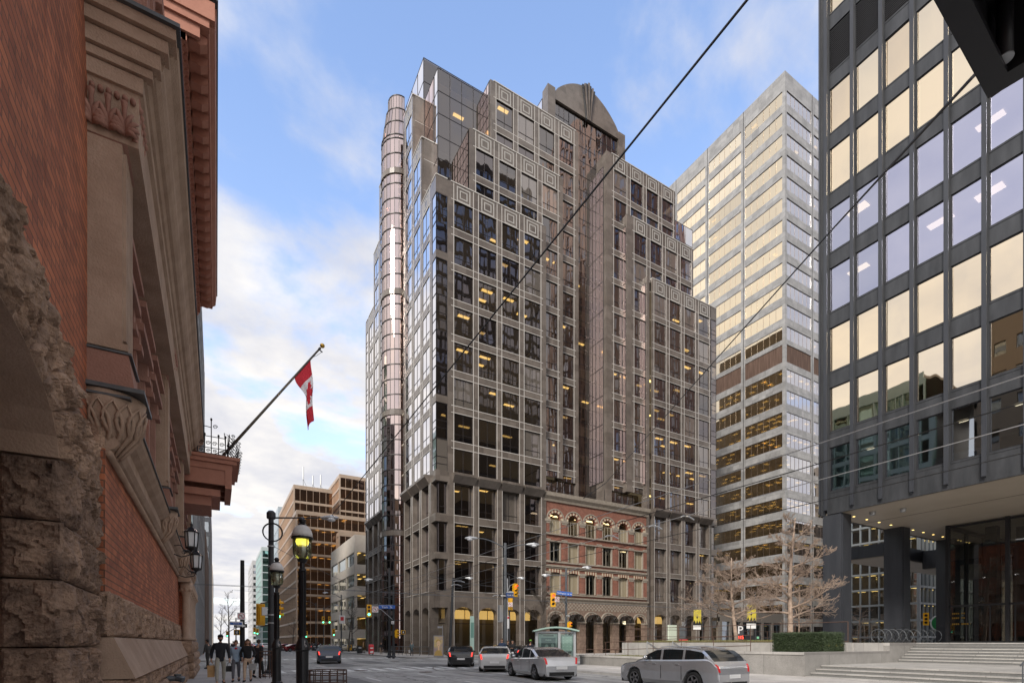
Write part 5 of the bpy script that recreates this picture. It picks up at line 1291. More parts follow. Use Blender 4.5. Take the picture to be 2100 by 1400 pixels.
# buildings glimpsed under the black tower
simple_tower('grey_stone_block', 'grey stone office block with small lit windows seen under the black tower', 112, 160, 60, 62, 60, 3.9, 3.2, mat('grey_stone_wall', (.26, .25, .235), .8), M['clearg'], sp=.45, pier=1.4, lit=.8, gap=1.2, seed=15, facesel='-y')
simple_tower('glass_podium_block', 'glass and white steel block seen between the black tower columns', 100, 124, 40, 55, 26, 2.8, 1.5, mat('white_steel', (.22, .24, .25), .5), M['clearg'], sp=.12, pier=.12, lit=.4, gap=2, seed=16)
simple_tower('tan_stone_block', 'tan stone block with square windows seen between the black columns and the lobby', 126, 170, 44, 60, 44, 4, 4, mat('tan_wall', (.30, .26, .21), .8), M['clearg'], sp=.5, pier=1.8, lit=.5, gap=2, seed=18)
simple_tower('street_arcade_block', 'low dark glazed shopfront block at the far end of the plaza', 74, 112, 58.2, 60, 7, 7, 3.0, mat('arcade_stone', (.14, .125, .11), .7), M['clearg'], sp=.12, pier=.5, facesel='-y', lit=.8, gap=.9, cat='shopfront')
# ================================================================== signs, poles, signals
def textmesh(txt, size, name, m, loc, rz, parent, ext=.004, align='CENTER'):
    cu = bpy.data.curves.new(name, 'FONT'); cu.body = txt; cu.size = size; cu.extrude = ext; cu.align_x = align; cu.align_y = 'CENTER'
    o = bpy.data.objects.new(name, cu); COL.objects.link(o); o.rotation_euler = (R(90), 0, rz)
    bpy.context.view_layer.update(); me = bpy.data.meshes.new_from_object(o); me.materials.clear(); me.materials.append(m)
    me.transform(Matrix.Rotation(rz, 4, 'Z') @ Matrix.Rotation(R(90), 4, 'X'))
    bpy.data.objects.remove(o); n = bpy.data.objects.new(name, me); COL.objects.link(n)
    n.location = Vector(loc) - (ORG[parent.name] if parent else Vector((0, 0, 0))); n.parent = parent
    return n
def face_cam(x, y): return math.atan2(-x, y)      # rotation so local -y faces the camera
def signal(x, y, z, rz, label, lit='g', back=False, s=1.0):
    S = thing('traffic_light', label, 'traffic light', (x, y, z), 'traffic lights')
    f = Fr((x, y, z), (math.cos(rz), math.sin(rz), 0), (math.sin(rz), -math.cos(rz), 0))
    mb = MB(); mb.fbox(f, -.17*s, .17*s, -.12, .05, -.52*s, .52*s); mb.fbox(f, -.22*s, .22*s, .05, .065, -.58*s, .58*s); mb.fbox(f, -.12*s, .12*s, -.2, -.12, -.4*s, .4*s)
    for k in (-1, 0, 1):
        zc = k*.33*s; P = []
        for a in range(0, 181, 30): P.append((.135*s*math.cos(R(a)), zc+.135*s*math.sin(R(a))))
        for (a, b) in zip(P[:-1], P[1:]): mb.add([f.p(a[0], .065, a[1]), f.p(b[0], .065, b[1]), f.p(b[0], .26, b[1]), f.p(a[0], .24, a[1])], [(0, 1, 2, 3)])
    mb.build('housing', M['yellow'], S, recalc=False)
    for k, nm, mt in ((1, 'r', M['redlit']), (0, 'y', None), (-1, 'g', M['greenlit'])):
        zc = k*.33*s; pts = [f.p(.115*s*math.cos(R(a)), .072, zc+.115*s*math.sin(R(a))) for a in range(0, 360, 30)]
        MB().add(pts, [tuple(range(12))]).build('lens', mt if nm == lit and mt else M['blackp'], S, recalc=False)
    return S
def arm(mb, pts, r=.04): mb.tube(pts, r, 6)
def cobra(mb, hd, p0, dx, dy, L, rise, s=1.0):
    """street light arm with a cobra head"""
    p = [(p0[0]+dx*L*t, p0[1]+dy*L*t, p0[2]+rise*math.sin(t*math.pi/2)) for t in (0, .2, .4, .6, .8, 1)]
    mb.tube(p, .045*s, 6, r1=.03*s)
    q = Vector(p[-1]); d = Vector((dx, dy, 0)); e = q+d*.85*s
    hd.tube([q-d*.05, q+d*.15*s, q+d*.5*s, e], [.05*s, .10*s, .15*s, .05*s], 8); 
    hd.ell(tuple(q+d*.5*s+Vector((0, 0, -.09*s))), .20*s, .20*s, .10*s, 10, 6, 1)
def pole(x, y, h, r, label, m='greym', cat='street pole', base=True, heads=(), grp=None, name='street_pole', lean=0):
    P = thing(name, label, cat, (x, y, 0), grp)
    mb = MB(); mb.tube([(x, y, .0), (x+lean, y, h)], r, 12, r1=r*.75)
    if base: mb.lathe([(r*2.0, 0), (r*2.0, .14), (r*1.3, .22), (r*1.05, .5)], (x, y, .1), 12)
    for (dx, dy, L, rise, z) in heads:
        hd = MB(); cobra(mb, hd, (x+lean*z/h, y, z), dx, dy, L, rise); hd.build('lamp_head', [M['galv'], M['frost']], P)
    mb.build('shaft', M[m], P)
    return P
ux, uy = CS, -SN       # unit vector to the right in the picture
# near left pole with horizontal lamp arm
xa, ya = at(556, 25.6)
PA = pole(xa, ya, 8.0, .16, 'tall dark pole on the left kerb with a long level lamp arm and coiled cable', 'darkpole', heads=((ux, uy, 2.5, .0, 7.85),))
mb = MB(); mb.lathe([(.19, 7.8), (.21, 7.85), (.21, 8.1), (.12, 8.2)], (xa, ya, 0), 12)
mb.build('pole_cap', M['darkpole'], PA)
for z in (5.4, 3.0, 2.6, 6.4): MB().lathe([(.175, z), (.175, z+.06)], (xa, ya, 0), 12).build('band', M['galv'], PA)
MB().box(xa-.42, xa-.18, ya-.2, ya+.1, 3.0, 3.4).build('control_box', M['galv'], PA)
for q in range(3):
    mb = MB(); mb.tube([(xa+.05+(.42+.02*q)*math.cos(a*.3), ya-.2-.02*q, 7.1+(.42+.02*q)*math.sin(a*.3)) for a in range(22)], .016, 4); mb.build('coiled_cable', M['blackp'], PA)
# tall black pole with the left turn ban and one way sign
xb, yb = at(497, 46)
PB = pole(xb, yb, 9.0, .22, 'thick black pole across the junction carrying the left turn ban and one way arrow', 'blackm', base=False)
def plate(P, name, x, y, z, w, h, rz, m, t=.02):
    f = Fr((x, y, z), (math.cos(rz), math.sin(rz), 0), (math.sin(rz), -math.cos(rz), 0))
    return MB().fbox(f, -w/2, w/2, 0, t, -h/2, h/2).build(name, m, P), f
def noturn(x, y, z, rz, label, P=None, s=.6):
    S = thing('turn_ban_sign', label, 'traffic sign', (x, y, z), 'no turn signs')
    _, f = plate(S, 'plate', x, y, z, s, s, rz, M['white'])
    mb = MB(); r0, r1 = s*.36, s*.43
    for a in range(0, 360, 20):
        q = [(r*math.cos(R(b)), r*math.sin(R(b))) for r, b in ((r0, a), (r1, a), (r1, a+20), (r0, a+20))]; mb.prism(f, q, .021, .026)
    mb.prism(f, [(-.29*s, .25*s), (-.25*s, .29*s), (.29*s, -.25*s), (.25*s, -.29*s)], .027, .031)
    mb.build('red_ring', M['red'], S)
    mb = MB(); mb.fbox(f, .05*s, .12*s, .021, .025, -.24*s, .12*s); mb.fbox(f, -.12*s, .12*s, .0215, .0255, .06*s, .13*s); mb.prism(f, [(-.12*s, .2*s), (-.26*s, .095*s), (-.12*s, -.01*s)], .021, .025); mb.build('arrow', M['blackp'], S)
noturn(xb-.1, yb-.35, 4.0, 0, 'white no left turn sign on the thick black pole', s=.62)
def oneway(x, y, z, rz, label, s=1.0, left=False):
    S = thing('one_way_sign', label, 'traffic sign', (x, y, z), 'one way signs')
    _, f = plate(S, 'plate', x, y, z, .95*s, .30*s, rz, M['blackp']); k = -1 if left else 1
    MB().prism(f, [(-.38*s*k, -.05*s), (.12*s*k, -.05*s), (.12*s*k, -.12*s), (.38*s*k, 0), (.12*s*k, .12*s), (.12*s*k, .05*s), (-.38*s*k, .05*s)], .021, .026).build('arrow', M['white'], S)
oneway(xb-.15, yb-.35, 3.15, 0, 'black one way sign with white arrow pointing right under the turn ban', 1.1)
xs, ys = at(484, 40)
PS = pole(xs, ys, 3.6, .05, 'slim pole with small blue street name plate and crossing signal beside the black pole', 'darkpole', base=False)
S = thing('street_name_sign', 'small blue and white street name plate behind the walking group', 'street sign', (xs, ys-.1, 3.3), 'street name signs')
plate(S, 'plate', xs, ys-.1, 3.15, .95, .30, face_cam(xs, ys), M['white']); plate(S, 'blue_band', xs, ys-.13, 3.13, .8, .16, face_cam(xs, ys), M['blue'])
textmesh('York St', .13, 'lettering', M['white'], (xs, ys-.165, 3.13), face_cam(xs, ys), S)
def pedsig(x, y, z, rz, label):
    S = thing('pedestrian_signal', label, 'pedestrian signal', (x, y, z), 'pedestrian signals')
    _, f = plate(S, 'housing', x, y, z, .42, .42, rz, M['yellow'], .22)
    MB().fbox(f, -.17, .17, .22, .23, -.17, .17).build('screen', M['blackp'], S)
    mb = MB(); mb.fbox(f, -.02, .03, .231, .236, -.02, .07); mb.lathe([(0, -.02), (.025, 0), (0, .02)], f.p(0.01, .235, .105), 8)
    for (a, b) in (((0, -.02), (-.06, -.13)), ((0.01, -.02), (.06, -.13)), ((-.02, .06), (-.08, 0)), ((.02, .06), (.08, .01))): mb.tube([f.p(a[0], .235, a[1]), f.p(b[0], .235, b[1])], .014, 4)
    mb.build('walking_figure', M['white'], S)
pedsig(xs+.05, ys-.1, 2.45, 0, 'crossing signal on the slim pole behind the walking group')
# yellow signals on the left
x, y = at(535, 27.5); signal(x, y, 3.15, face_cam(x, y)+R(200), 'yellow traffic light seen from behind beside the coiled cable pole', 'x')
x, y = at(571, 27.2); signal(x, y, 3.4, face_cam(x, y)+R(75), 'yellow traffic light turned side on behind the second lamp post with its green lit', 'g', s=.95)
mb = MB(); xq, yq = at(535, 27.5); mb.tube([(xa, ya, 2.55), (xq, yq, 2.5)], .035, 6); mb.tube([(xa, ya, 3.7), (xq, yq, 3.75)], .03, 6); x, y = at(571, 27.2); mb.tube([(xa, ya, 3.8), (x, y, 3.95)], .03, 6); mb.tube([(xa, ya, 2.9), (x, y, 2.85)], .03, 6); mb.build('signal_arms', M['darkpole'], PA)
# northeast corner twin poles, York sign
xc, yc = at(798.5, 54.8); xd, yd = at(807, 54.0)
PC = pole(xc, yc, 9.6, .16, 'tall dark pole on the far corner holding a cobra lamp over the street', 'darkpole', heads=((-ux, -uy, 1.8, .15, 8.2),))
PD = pole(xd, yd, 7.8, .13, 'dark signal pole on the far corner with the blue York sign arm', 'darkpole')
xt, yt = at(757, 53.4)
mb = MB(); mb.tube([(xd, yd, 4.0), ((xd+xt)/2, (yd+yt)/2, 5.1), (xt, yt, 5.5)], .04, 6); mb.tube([(xd, yd, 5.6), (xt, yt, 5.55)], .02, 5); mb.build('mast_arm', M['galv'], PD)
signal(xt, yt, 4.95, face_cam(xt, yt), 'yellow traffic light with green lit at the end of the York sign arm', 'g', s=1.12)
x, y = at(769.5, 53.3); noturn(x, y, 5.1, face_cam(x, y), 'white no left turn sign between the traffic light and the York sign', s=.62)
def namesign(px, d, z, w, h, txt, label, tilt=0, ts=.32):
    x, y = at(px, d); rz = face_cam(x, y)
    S = thing('street_name_sign', label, 'street sign', (x, y, z), 'street name signs')
    plate(S, 'plate', x, y, z, w, h, rz, M['blue']); f = Fr((x, y, z), (math.cos(rz), math.sin(rz), 0), (math.sin(rz), -math.cos(rz), 0))
    textmesh(txt, ts, 'lettering', M['white'], f.p(0, .03, -.02), rz, S)
    if tilt:
        S.rotation_mode = 'AXIS_ANGLE'; S.rotation_axis_angle = (tilt, f.n.x, f.n.y, 0)
namesign(793.5, 53.4, 5.35, 1.65, .36, 'York  St', 'blue York street name sign hanging from the signal arm')
pedsig(xd+.9, yd-.3, 2.75, 0, 'walking figure crossing signal on the York sign pole')
x, y = at(811, 53.8); signal(x+.15, y, 2.6, face_cam(x, y)+R(70), 'low yellow traffic light turned side on below the York sign', 'x', s=.8)
S = thing('small_pole_plate', 'small white notice plate on the York sign pole', 'notice', (xd, yd-.2, 3.7)); plate(S, 'plate', xd-.15, yd-.2, 3.75, .3, .3, 0, M['white']); plate(S, 'print', xd-.15, yd-.225, 3.72, .2, .08, 0, M['blackp'], .004)
# leaning wire pole in front of the arches
x, y = at(922, 58); PE = pole(x, y, 9.0, .17, 'slightly leaning dark wire pole in front of the arcade with a small lamp', 'darkpole', heads=((ux, uy, 1.4, .25, 8.7),), lean=.45)
# double arm pole at the near corner
x1, y1 = at(1036, 36.5)
PF_ = pole(x1, y1, 8.7, .15, 'tall grey pole at the near corner with two wide cobra lamp arms', 'greym', heads=((ux, uy, 1.55, .30, 8.3), (-ux, -uy, 2.0, .70, 8.35)))
mb = MB(); mb.tube([(x1+.12, y1-.1, .1), (x1+.12, y1-.1, 6.2)], .045, 6); mb.box(x1-.5, x1-.2, y1-.1, y1+.15, 3.2, 4.3); mb.box(x1+.1, x1+.35, y1-.2, y1, 4.25, 4.5); mb.build('conduit_and_box', M['galv'], PF_)
oneway(*at(1031.5, 36.2), 4.95, 0, 'black one way sign with white arrow pointing left on the double arm pole', .62, True)
xk, yk = at(1046.5, 36.2); rz = face_cam(xk, yk)
S = thing('street_name_sign', 'blue York street plate with grey crest top on the double arm pole', 'street sign', (xk, yk, 5), 'street name signs')
fk_ = Fr((xk, yk, 5.0), (math.cos(rz), math.sin(rz), 0), (math.sin(rz), -math.cos(rz), 0))
MB().fbox(fk_, -.31, .31, .0, .02, -.18, .16).build('plate', mat('navy_sign', (.02, .05, .16), .4), S)
MB().prism(fk_, [(-.31, .16), (.31, .16), (.2, .24), (0, .27), (-.2, .24)], 0, .02).build('crest', M['galv'], S); textmesh('York St', .14, 'lettering', M['white'], fk_.p(0, .03, -.02), rz, S)
x, y = at(1056.5, 36.3); signal(x, y, 5.35, face_cam(x, y)+R(40), 'yellow traffic light with red lit beside the double arm pole', 'r', s=.80)
mb = MB(); mb.tube([(x1, y1, 4.9), ((x+x1)/2, (y+y1)/2, 5.7), (x, y, 5.8)], .03, 6); mb.build('signal_arm', M['galv'], PF_)
x, y = at(1047, 36.1); signal(x, y, 4.35, face_cam(x, y)+R(190), 'yellow traffic light seen from behind below the grey crest plate', 'x', s=.72)
noturn(x-.15, y-.25, 4.3, face_cam(x, y), 'small white no turn sign over the back of a yellow signal', s=.30)
S = thing('pole_poster', 'narrow white and red notice wrapped on the double arm pole', 'notice', (x1+.1, y1-.2, 2.9)); plate(S, 'plate', x1+.12, y1-.2, 3.1, .16, .9, 0, M['white']); plate(S, 'red_top', x1+.12, y1-.225, 3.42, .13, .16, 0, M['red'], .004)
# Wellington pole
x2, y2 = at(1161, 50)
PW = pole(x2, y2, 8.9, .13, 'grey signal pole before the brick facade with two short cobra lamps and the Wellington sign', 'greym', heads=((ux, uy, 1.6, .65, 8.3), (-ux, -uy, 1.5, .0, 8.2)))
namesign(1157.5, 48.6, 6.3, 1.45, .36, 'Wellington  St W', 'blue Wellington street name sign tilted upward on its arm', -.14, .20)
x, y = at(1134, 48.8); signal(x, y, 5.7, face_cam(x, y)+R(15), 'yellow traffic light with red lit hung left of the Wellington sign', 'r', s=1.15)
noturn(*at(1142.5, 48.7), 5.75, 0, 'white no turn sign beside the Wellington sign traffic light', s=.5)
mb = MB(); mb.tube([(x2, y2, 5.2), ((x+x2)/2, (y+y2)/2, 6.4), (x, y, 6.5)], .04, 6); mb.build('mast_arm', M['galv'], PW)
oneway(*at(1164.5, 48.8), 4.2, 0, 'white one way sign with black arrow low on the Wellington pole', .62)
x, y = at(1168, 49); signal(x, y, 3.2, face_cam(x, y)+R(60), 'low yellow traffic light on the Wellington pole above the shelter roof', 'r', s=.85)
# more far lamps
pole(*at(1044.5, 57), 9.0, .11, 'thin dark lamp pole behind the double arm pole', 'darkpole', heads=((ux, uy, .9, .2, 8.6),))
for (px, d, lab, hh, side) in ((700, 84, 'far lamp pole by the bare trees left of the tower', 9.5, -1), (648, 120, 'curved silver lamp in front of the copper glass complex', 11, -1), (664, 105, 'silver lamp pole with yellow signals near the copper complex', 9, 1), (1322, 66, 'silver lamp over the far street beside the brick facade', 19, -1)):
    if px == 1322: continue
    pole(*at(px, d), hh, .12, lab, 'greym', heads=((ux*side, uy*side, 2.2, .9, hh-.6),), grp='far lamp poles')
for (px, d, z, lab, a) in ((663, 104, 6.2, 'small yellow signal far left of the silver lamp', 0), (676, 104, 6.2, 'small yellow signal far right of the silver lamp', 0), (684, 100, 3.6, 'small low yellow signal by the far crossing', 30), (522, 112, 4.2, 'tiny yellow signal down the street, left one', 0), (528, 120, 4.2, 'tiny yellow signal down the street, right one', 0), (628, 110, 3.4, 'tiny yellow signal by the far kerb', 0), (466, 130, 3.8, 'distant yellow signal above the walking group', 0)):
    x, y = at(px, d); signal(x, y, z, face_cam(x, y)+R(a), lab, 'g', s=1.3)
# no turn plate on far pole
S = thing('notice_board', 'white notice plate on the far lamp pole by the bare trees', 'notice', (*at(702, 83), 5)); x, y = at(701, 83); plate(S, 'plate', x, y-.2, 5.4, .9, 1.3, 0, M['white']); plate(S, 'print', x, y-.225, 5.5, .5, .6, 0, M['red'], .004)

# ================================================================== gas style lamp posts
def lamp_post(x, y, label, lit, rz=0):
    L = thing('lamp_post', label, 'lamp post', (x, y, 0), 'globe topped lamp posts')
    mb = MB(); mb.lathe([(.19, .13), (.19, .3), (.15, .34), (.135, .75), (.14, 1.45), (.17, 1.48), (.165, 1.54), (.11, 1.70), (.075, 1.76), (.066, 3.30), (.09, 3.32), (.09, 3.36), (.06, 3.38), (.055, 3.50), (.10, 3.54), (.12, 3.60)], (x, y, 0), 18)
    for a in range(0, 360, 45): mb.tube([(x+.075*math.cos(R(a)), y+.075*math.sin(R(a)), 1.8), (x+.075*math.cos(R(a)), y+.075*math.sin(R(a)), 3.3)], .012, 4)
    mb.build('post', M['blackm'], L, smooth=False)
    MB().lathe([(.12, 3.60), (.17, 3.63), (.205, 3.72), (.21, 4.06)], (x, y, 0), 20).build('glass_globe', glassmat('globe_glass', (.8, .85, .7), (.62, .62, .52), .10, .8, 0) if 'globe_glass' not in bpy.data.materials else bpy.data.materials['globe_glass'], L, smooth=True)
    rl_ = MB()
    rl_.lathe([(.215, 4.05), (.245, 4.07), (.245, 4.10), (.20, 4.12)], (x, y, 0), 20)
    for a in range(20, 380, 90): rl_.tube([(x+.205*math.cos(R(a)), y+.205*math.sin(R(a)), 3.66), (x+.215*math.cos(R(a)), y+.215*math.sin(R(a)), 4.08)], .010, 4)
    rl_.lathe([(.09, 4.38), (.10, 4.40), (.06, 4.43), (.075, 4.46), (.085, 4.50), (.05, 4.55), (.0, 4.57)], (x, y, 0), 14); rl_.build('lantern_frame', M['blackm'], L)
    MB().lathe([(.235, 4.10), (.225, 4.18), (.20, 4.26), (.155, 4.33), (.09, 4.38), (0, 4.385)], (x, y, 0), 20).build('lamp_cap', mat('lamp_cap_grey', (.52, .50, .48), .55, col2=(.62, .60, .57), ns=5) if 'lamp_cap_grey' not in bpy.data.materials else bpy.data.materials['lamp_cap_grey'], L, smooth=True)
    MB().lathe([(.03, 3.62), (.05, 3.72), (.10, 3.80), (.15, 3.84), (.10, 3.88), (.06, 4.0), (.05, 4.06)], (x, y, 0), 14).build('reflector_cone', M['frost'], L, smooth=True)
    MB().lathe([(.04, 3.9), (.13, 3.93), (.15, 4.0), (.13, 4.06), (.03, 4.07)], (x, y, 0), 14).build('bulb', M['bulb'] if lit else M['frost'], L, smooth=True)
lamp_post(*at(620, 12.0), 'nearest black lamp post with a glowing yellow lantern under a pale cap', True)
lamp_post(*at(567.5, 17.6), 'second smaller black lamp post with an unlit lantern and pale cap', False)

# ================================================================== kerbside things
def tree_guard(x, y, label, h=1.0, r=.42):
    G_ = thing('tree_guard', label, 'tree guard', (x, y, .13), 'rusty iron guards'); mb = MB()
    for z in (h-.10, h, h*.68): mb.tube([(x+r*math.cos(R(a)), y+r*math.sin(R(a)), .13+z) for a in range(0, 361, 20)], .014, 5)
    for a in range(0, 360, 24): mb.tube([(x+r*math.cos(R(a)), y+r*math.sin(R(a)), .13), (x+r*math.cos(R(a)), y+r*math.sin(R(a)), .13+h)], .012, 4)
    mb.build('bars', M['rust'], G_)
tree_guard(*at(672, 12.6), 'round rusty iron tree guard right of the nearest lamp post', .85, .45)
def rect_guard(x, y, label):
    G_ = thing('iron_barrier', label, 'barrier', (x, y, .13), 'rusty iron guards'); mb = MB()
    for z in (.1, 1.0, 1.15): 
        mb.tube([(x-.25, y-.6, .13+z), (x+.25, y-.6, .13+z), (x+.25, y+.6, .13+z), (x-.25, y+.6, .13+z), (x-.25, y-.6, .13+z)], .018, 5)
    for k in range(7): mb.tube([(x-.25, y-.6+k*.2, .13), (x-.25, y-.6+k*.2, 1.28)], .013, 4); mb.tube([(x+.25, y-.6+k*.2, .13), (x+.25, y-.6+k*.2, 1.28)], .013, 4)
    for k in range(4): mb.tube([(x-.25+k*.166, y-.6, .13), (x-.25+k*.166, y-.6, 1.28)], .013, 4)
    mb.build('bars', M['rust'], G_)
rect_guard(*at(546, 22.5), 'rectangular rusty iron barrier at the foot of the coiled cable pole')
# hydrant-like wall pipe on the club
WP = thing('wall_valve', 'grey twin outlet valve low on the rough stone base', 'valve', (-.98, 15.5, .6)); mb = MB()
mb.tube([(-1.1, 15.5, .75), (-.85, 15.5, .75)], .07, 10); mb.tube([(-.85, 15.3, .75), (-.85, 15.75, .75)], .06, 10); mb.tube([(-.86, 15.3, .75), (-.72, 15.2, .72)], .06, 10); mb.tube([(-.86, 15.75, .75), (-.72, 15.8, .72)], .06, 10); mb.lathe([(.08, 0), (.08, .06)], (-.85, 15.5, .8), 10); mb.build('outlets', M['greym'], WP)
# red banner with white writing past the club
RB = thing('red_banner', 'tall red and black shop banner beyond the club wall', 'banner', (-1.2, 36.5, 0))
x, y = -1.15, 36.3
MB().box(-1.22, -1.15, 36.2, 37.0, .6, 4.2).build('panel', M['red'], RB); MB().box(-1.145, -1.135, 36.25, 36.95, .7, 3.2).box(-1.22, -1.15, 36.17, 36.2, .6, 4.2).build('dark_field', M['blackp'], RB)
mb = MB()
for k in range(7): mb.box(-1.134, -1.13, 36.35, 36.85-.05*(k % 3), 2.9-k*.32, 3.0-k*.32); mb.box(-1.20, -1.17, 36.165, 36.17, 2.9-k*.32, 3.0-k*.32)
mb.build('print_lines', M['white'], RB)
# advertising column with painted portrait
xo, yo = at(899, 55.5); AD = thing('advertising_column', 'grey advertising pillar with a painted portrait poster in front of the arches', 'advertising pillar', (xo, yo, .13))
fa_ = Fr((xo, yo, .13), (CS, -SN, 0), (-SN, -CS, 0))
MB().fbox(fa_, -.52, .52, -.25, 0, 0, 2.3).fbox(fa_, .40, .46, -.15, -.1, 2.3, 3.4).fbox(fa_, -.1, .4, -.14, -.11, 3.1, 3.3).build('housing', mat('ad_grey', (.25, .25, .27), .5), AD)
MB().fbox(fa_, -.46, .46, 0, .012, .12, 2.2).build('poster', mat('poster_violet', (.28, .20, .30), .5, col2=(.62, .48, .18), ns=1.3), AD)
mb = MB(); mb.add([fa_.p(.02+.20*math.cos(R(a)), .016, 1.42+.33*math.sin(R(a))) for a in range(0, 360, 24)], [tuple(range(15))]); mb.add([fa_.p(u, .015, z) for u, z in ((-.05, .7), (.12, .7), (.12, 1.2), (-.06, 1.2))], [(0, 1, 2, 3)]); mb.build('portrait_face', mat('portrait_skin', (.72, .50, .30), .6), AD, recalc=False)
mb = MB(); mb.add([fa_.p(.0+.26*math.cos(R(a)), .014, 1.62+.28*math.sin(R(a))) for a in range(-10, 200, 20)], [tuple(range(11))]); mb.add([fa_.p(u, .014, z) for u, z in ((-.42, .14), (.44, .14), (.30, .65), (.1, .8), (-.1, .78), (-.35, .5))], [tuple(range(6))]); mb.build('portrait_hair_and_dress', mat('portrait_ochre', (.50, .33, .10), .6), AD, recalc=False)
mb = MB()
for u in (-.05, .09): mb.add([fa_.p(u+.03*math.cos(R(a)), .018, 1.48+.012*math.sin(R(a))) for a in range(0, 360, 45)], [tuple(range(8))])
mb.add([fa_.p(.02+.05*math.cos(R(a)), .018, 1.24+.015*math.sin(R(a))) for a in range(0, 360, 45)], [tuple(range(8))]); mb.build('portrait_eyes_and_mouth', mat('portrait_dark', (.12, .03, .02), .6), AD, recalc=False)
# mint totem
xo, yo = at(968, 57.2); TT = thing('mint_totem', 'slim pale green information totem against the arcade pier', 'totem', (xo, yo, .13)); MB().box(xo-.22, xo+.22, yo-.08, yo+.08, .13, 4.6).build('panel', mat('totem_green', (.45, .62, .55), .4), TT); MB().box(xo-.18, xo+.18, yo-.09, yo-.08, 2.2, 3.9).build('print', mat('totem_print', (.16, .32, .27), .4), TT)
# mailbox and litter bin
def mailbox(x, y, label):
    B_ = thing('mailbox', label, 'mailbox', (x, y, .13)); mb = MB(); mb.prism(Fr((x-.28, y, .13), (0, 1, 0), (1, 0, 0)), [(-.28, .12), (.28, .12), (.28, 1.05), (.2, 1.22), (0, 1.3), (-.2, 1.22), (-.28, 1.05)], 0, .56)
    mb.build('body', M['red'], B_); mb = MB(); mb.box(x-.2, x+.2, y-.30, y-.28, .9, 1.05); mb.box(x-.2, x+.2, y-.295, y-.285, .35, .6); mb.build('slot_and_label', M['white'], B_)
    mb = MB()
    for i in (-.24, .2): mb.box(x+i, x+i+.05, y-.2, y+.2, .13, .26)
    mb.build('feet', M['greym'], B_)
xm, ym = at(761, 66); mailbox(xm, ym, 'red mailbox on the far pavement left of the granite tower')
def bin_(x, y, label, m='blackm'):
    B_ = thing('litter_bin', label, 'litter bin', (x, y, .13)); MB().box(x-.3, x+.3, y-.3, y+.3, .18, 1.15).box(x-.33, x+.33, y-.33, y+.33, 1.15, 1.22).build('body', M[m], B_); MB().box(x-.2, x+.2, y-.31, y-.3, .85, 1.05).build('opening', M['galv'], B_)
bin_(*at(737, 72), 'dark litter bin left of the red mailbox'); bin_(*at(644.5, 96), 'dark litter bin far by the crossing'); 
x, y = at(717, 90); YB = thing('yellow_box', 'small yellow newspaper box beside the bare trees', 'newspaper box', (x, y, .13)); MB().box(x-.3, x+.3, y-.25, y+.25, .35, 1.3).build('body', M['yellow'], YB); MB().box(x-.2, x+.2, y-.27, y-.25, .8, 1.2).build('door', M['greym'], YB)
# handrails round the tower steps
def railing(name, label, pts, h, posts, m='greym', r=.022, mids=(), grp=None, z0=.13, cat='railing'):
    G_ = thing(name, label, cat, (pts[0][0], pts[0][1], z0), grp); mb = MB()
    P = [Vector((p[0], p[1], p[2] if len(p) > 2 else z0)) for p in pts]
    for hh in (h,)+tuple(mids): mb.tube([p+Vector((0, 0, hh)) for p in P], r, 5)
    for a, b in zip(P[:-1], P[1:]):
        n = max(1, round((b-a).length/posts))
        for k in range(n+1): q = a.lerp(b, k/n); mb.tube([q, q+Vector((0, 0, h))], r, 5)
    mb.build('rails', M[m], G_)
railing('ramp_railing', 'grey steel handrail along the low ramp on the street face of the granite tower', [(21.2, 56.2), (19.8, 58.5), (19.8, 66)], 1.05, 1.6, mids=(.55,), r=.03)
railing('ramp_railing', 'short grey steel handrail in front of the corner arch', [(21.8, 56), (24.2, 56.4)], 1.05, 1.2, mids=(.55,), r=.03)
railing('step_railing', 'bronze handrail on the plaza ramp before the brick facade', [(24.5, 33.0, .13), (27.5, 31.4, .13), (31, 30.9, .8)], 1.0, 1.6, 'rust', mids=(.5,), r=.02)
railing('plaza_railing', 'upper bronze handrail along the raised plaza edge', [(27.35, 30.2, PZ), (27.35, 13.95, PZ)], 1.05, 2.7, 'rust', r=.02, mids=(.06,))
railing('plaza_railing', 'long bronze handrail running back along the plaza under the bare trees', [(27.35, 30.2, PZ), (60, 30.2, PZ)], 1.05, 3, 'rust', r=.02, mids=(.5,))
railing('wall_railing', 'lower bronze handrail along the granite planter wall', [(24.3, 28.8, .68), (24.3, 17.2, 1.05)], 1.0, 2.2, 'rust', mids=(.45,), r=.02)
SR = thing('step_handrail', 'steel handrail rising up the steps at the right edge', 'railing', (23, 7.1, 0)); mb = MB()
mb.tube([(22.7, 6.3, .9), (22.95, 6.3, 1.0), (24.8, 6.3, 1.55), (31.6, 6.3, 1.60), (34, 6.3, 2.65)], .025, 8)
for (x, z) in ((22.9, 0), (24.8, .6), (31.5, .62), (33.9, 1.6)): mb.tube([(x, 6.3, z), (x, 6.3, z+1.0)], .02, 6)
mb.build('rail', M['greym'], SR)
for k in range(2):
    x, y = at(1335+k*52, 33.5); DH = thing('stair_handrail', ('left', 'right')[k]+' polished sloping handrail of the small stair up to the plaza', 'railing', (x, y, .13), 'polished sloping handrails'); mb = MB(); ex, ey = x+1.5*.9, y-.8*.9
    for dz in (1.15, 1.08, .5): mb.tube([(x-.35, y, dz+.13+.45), (ex, ey, dz-.65)], .03, 6)
    mb.tube([(x-.35, y, .13), (x-.35, y, 1.7)], .03, 6); mb.build('rail', M['galv'], DH)
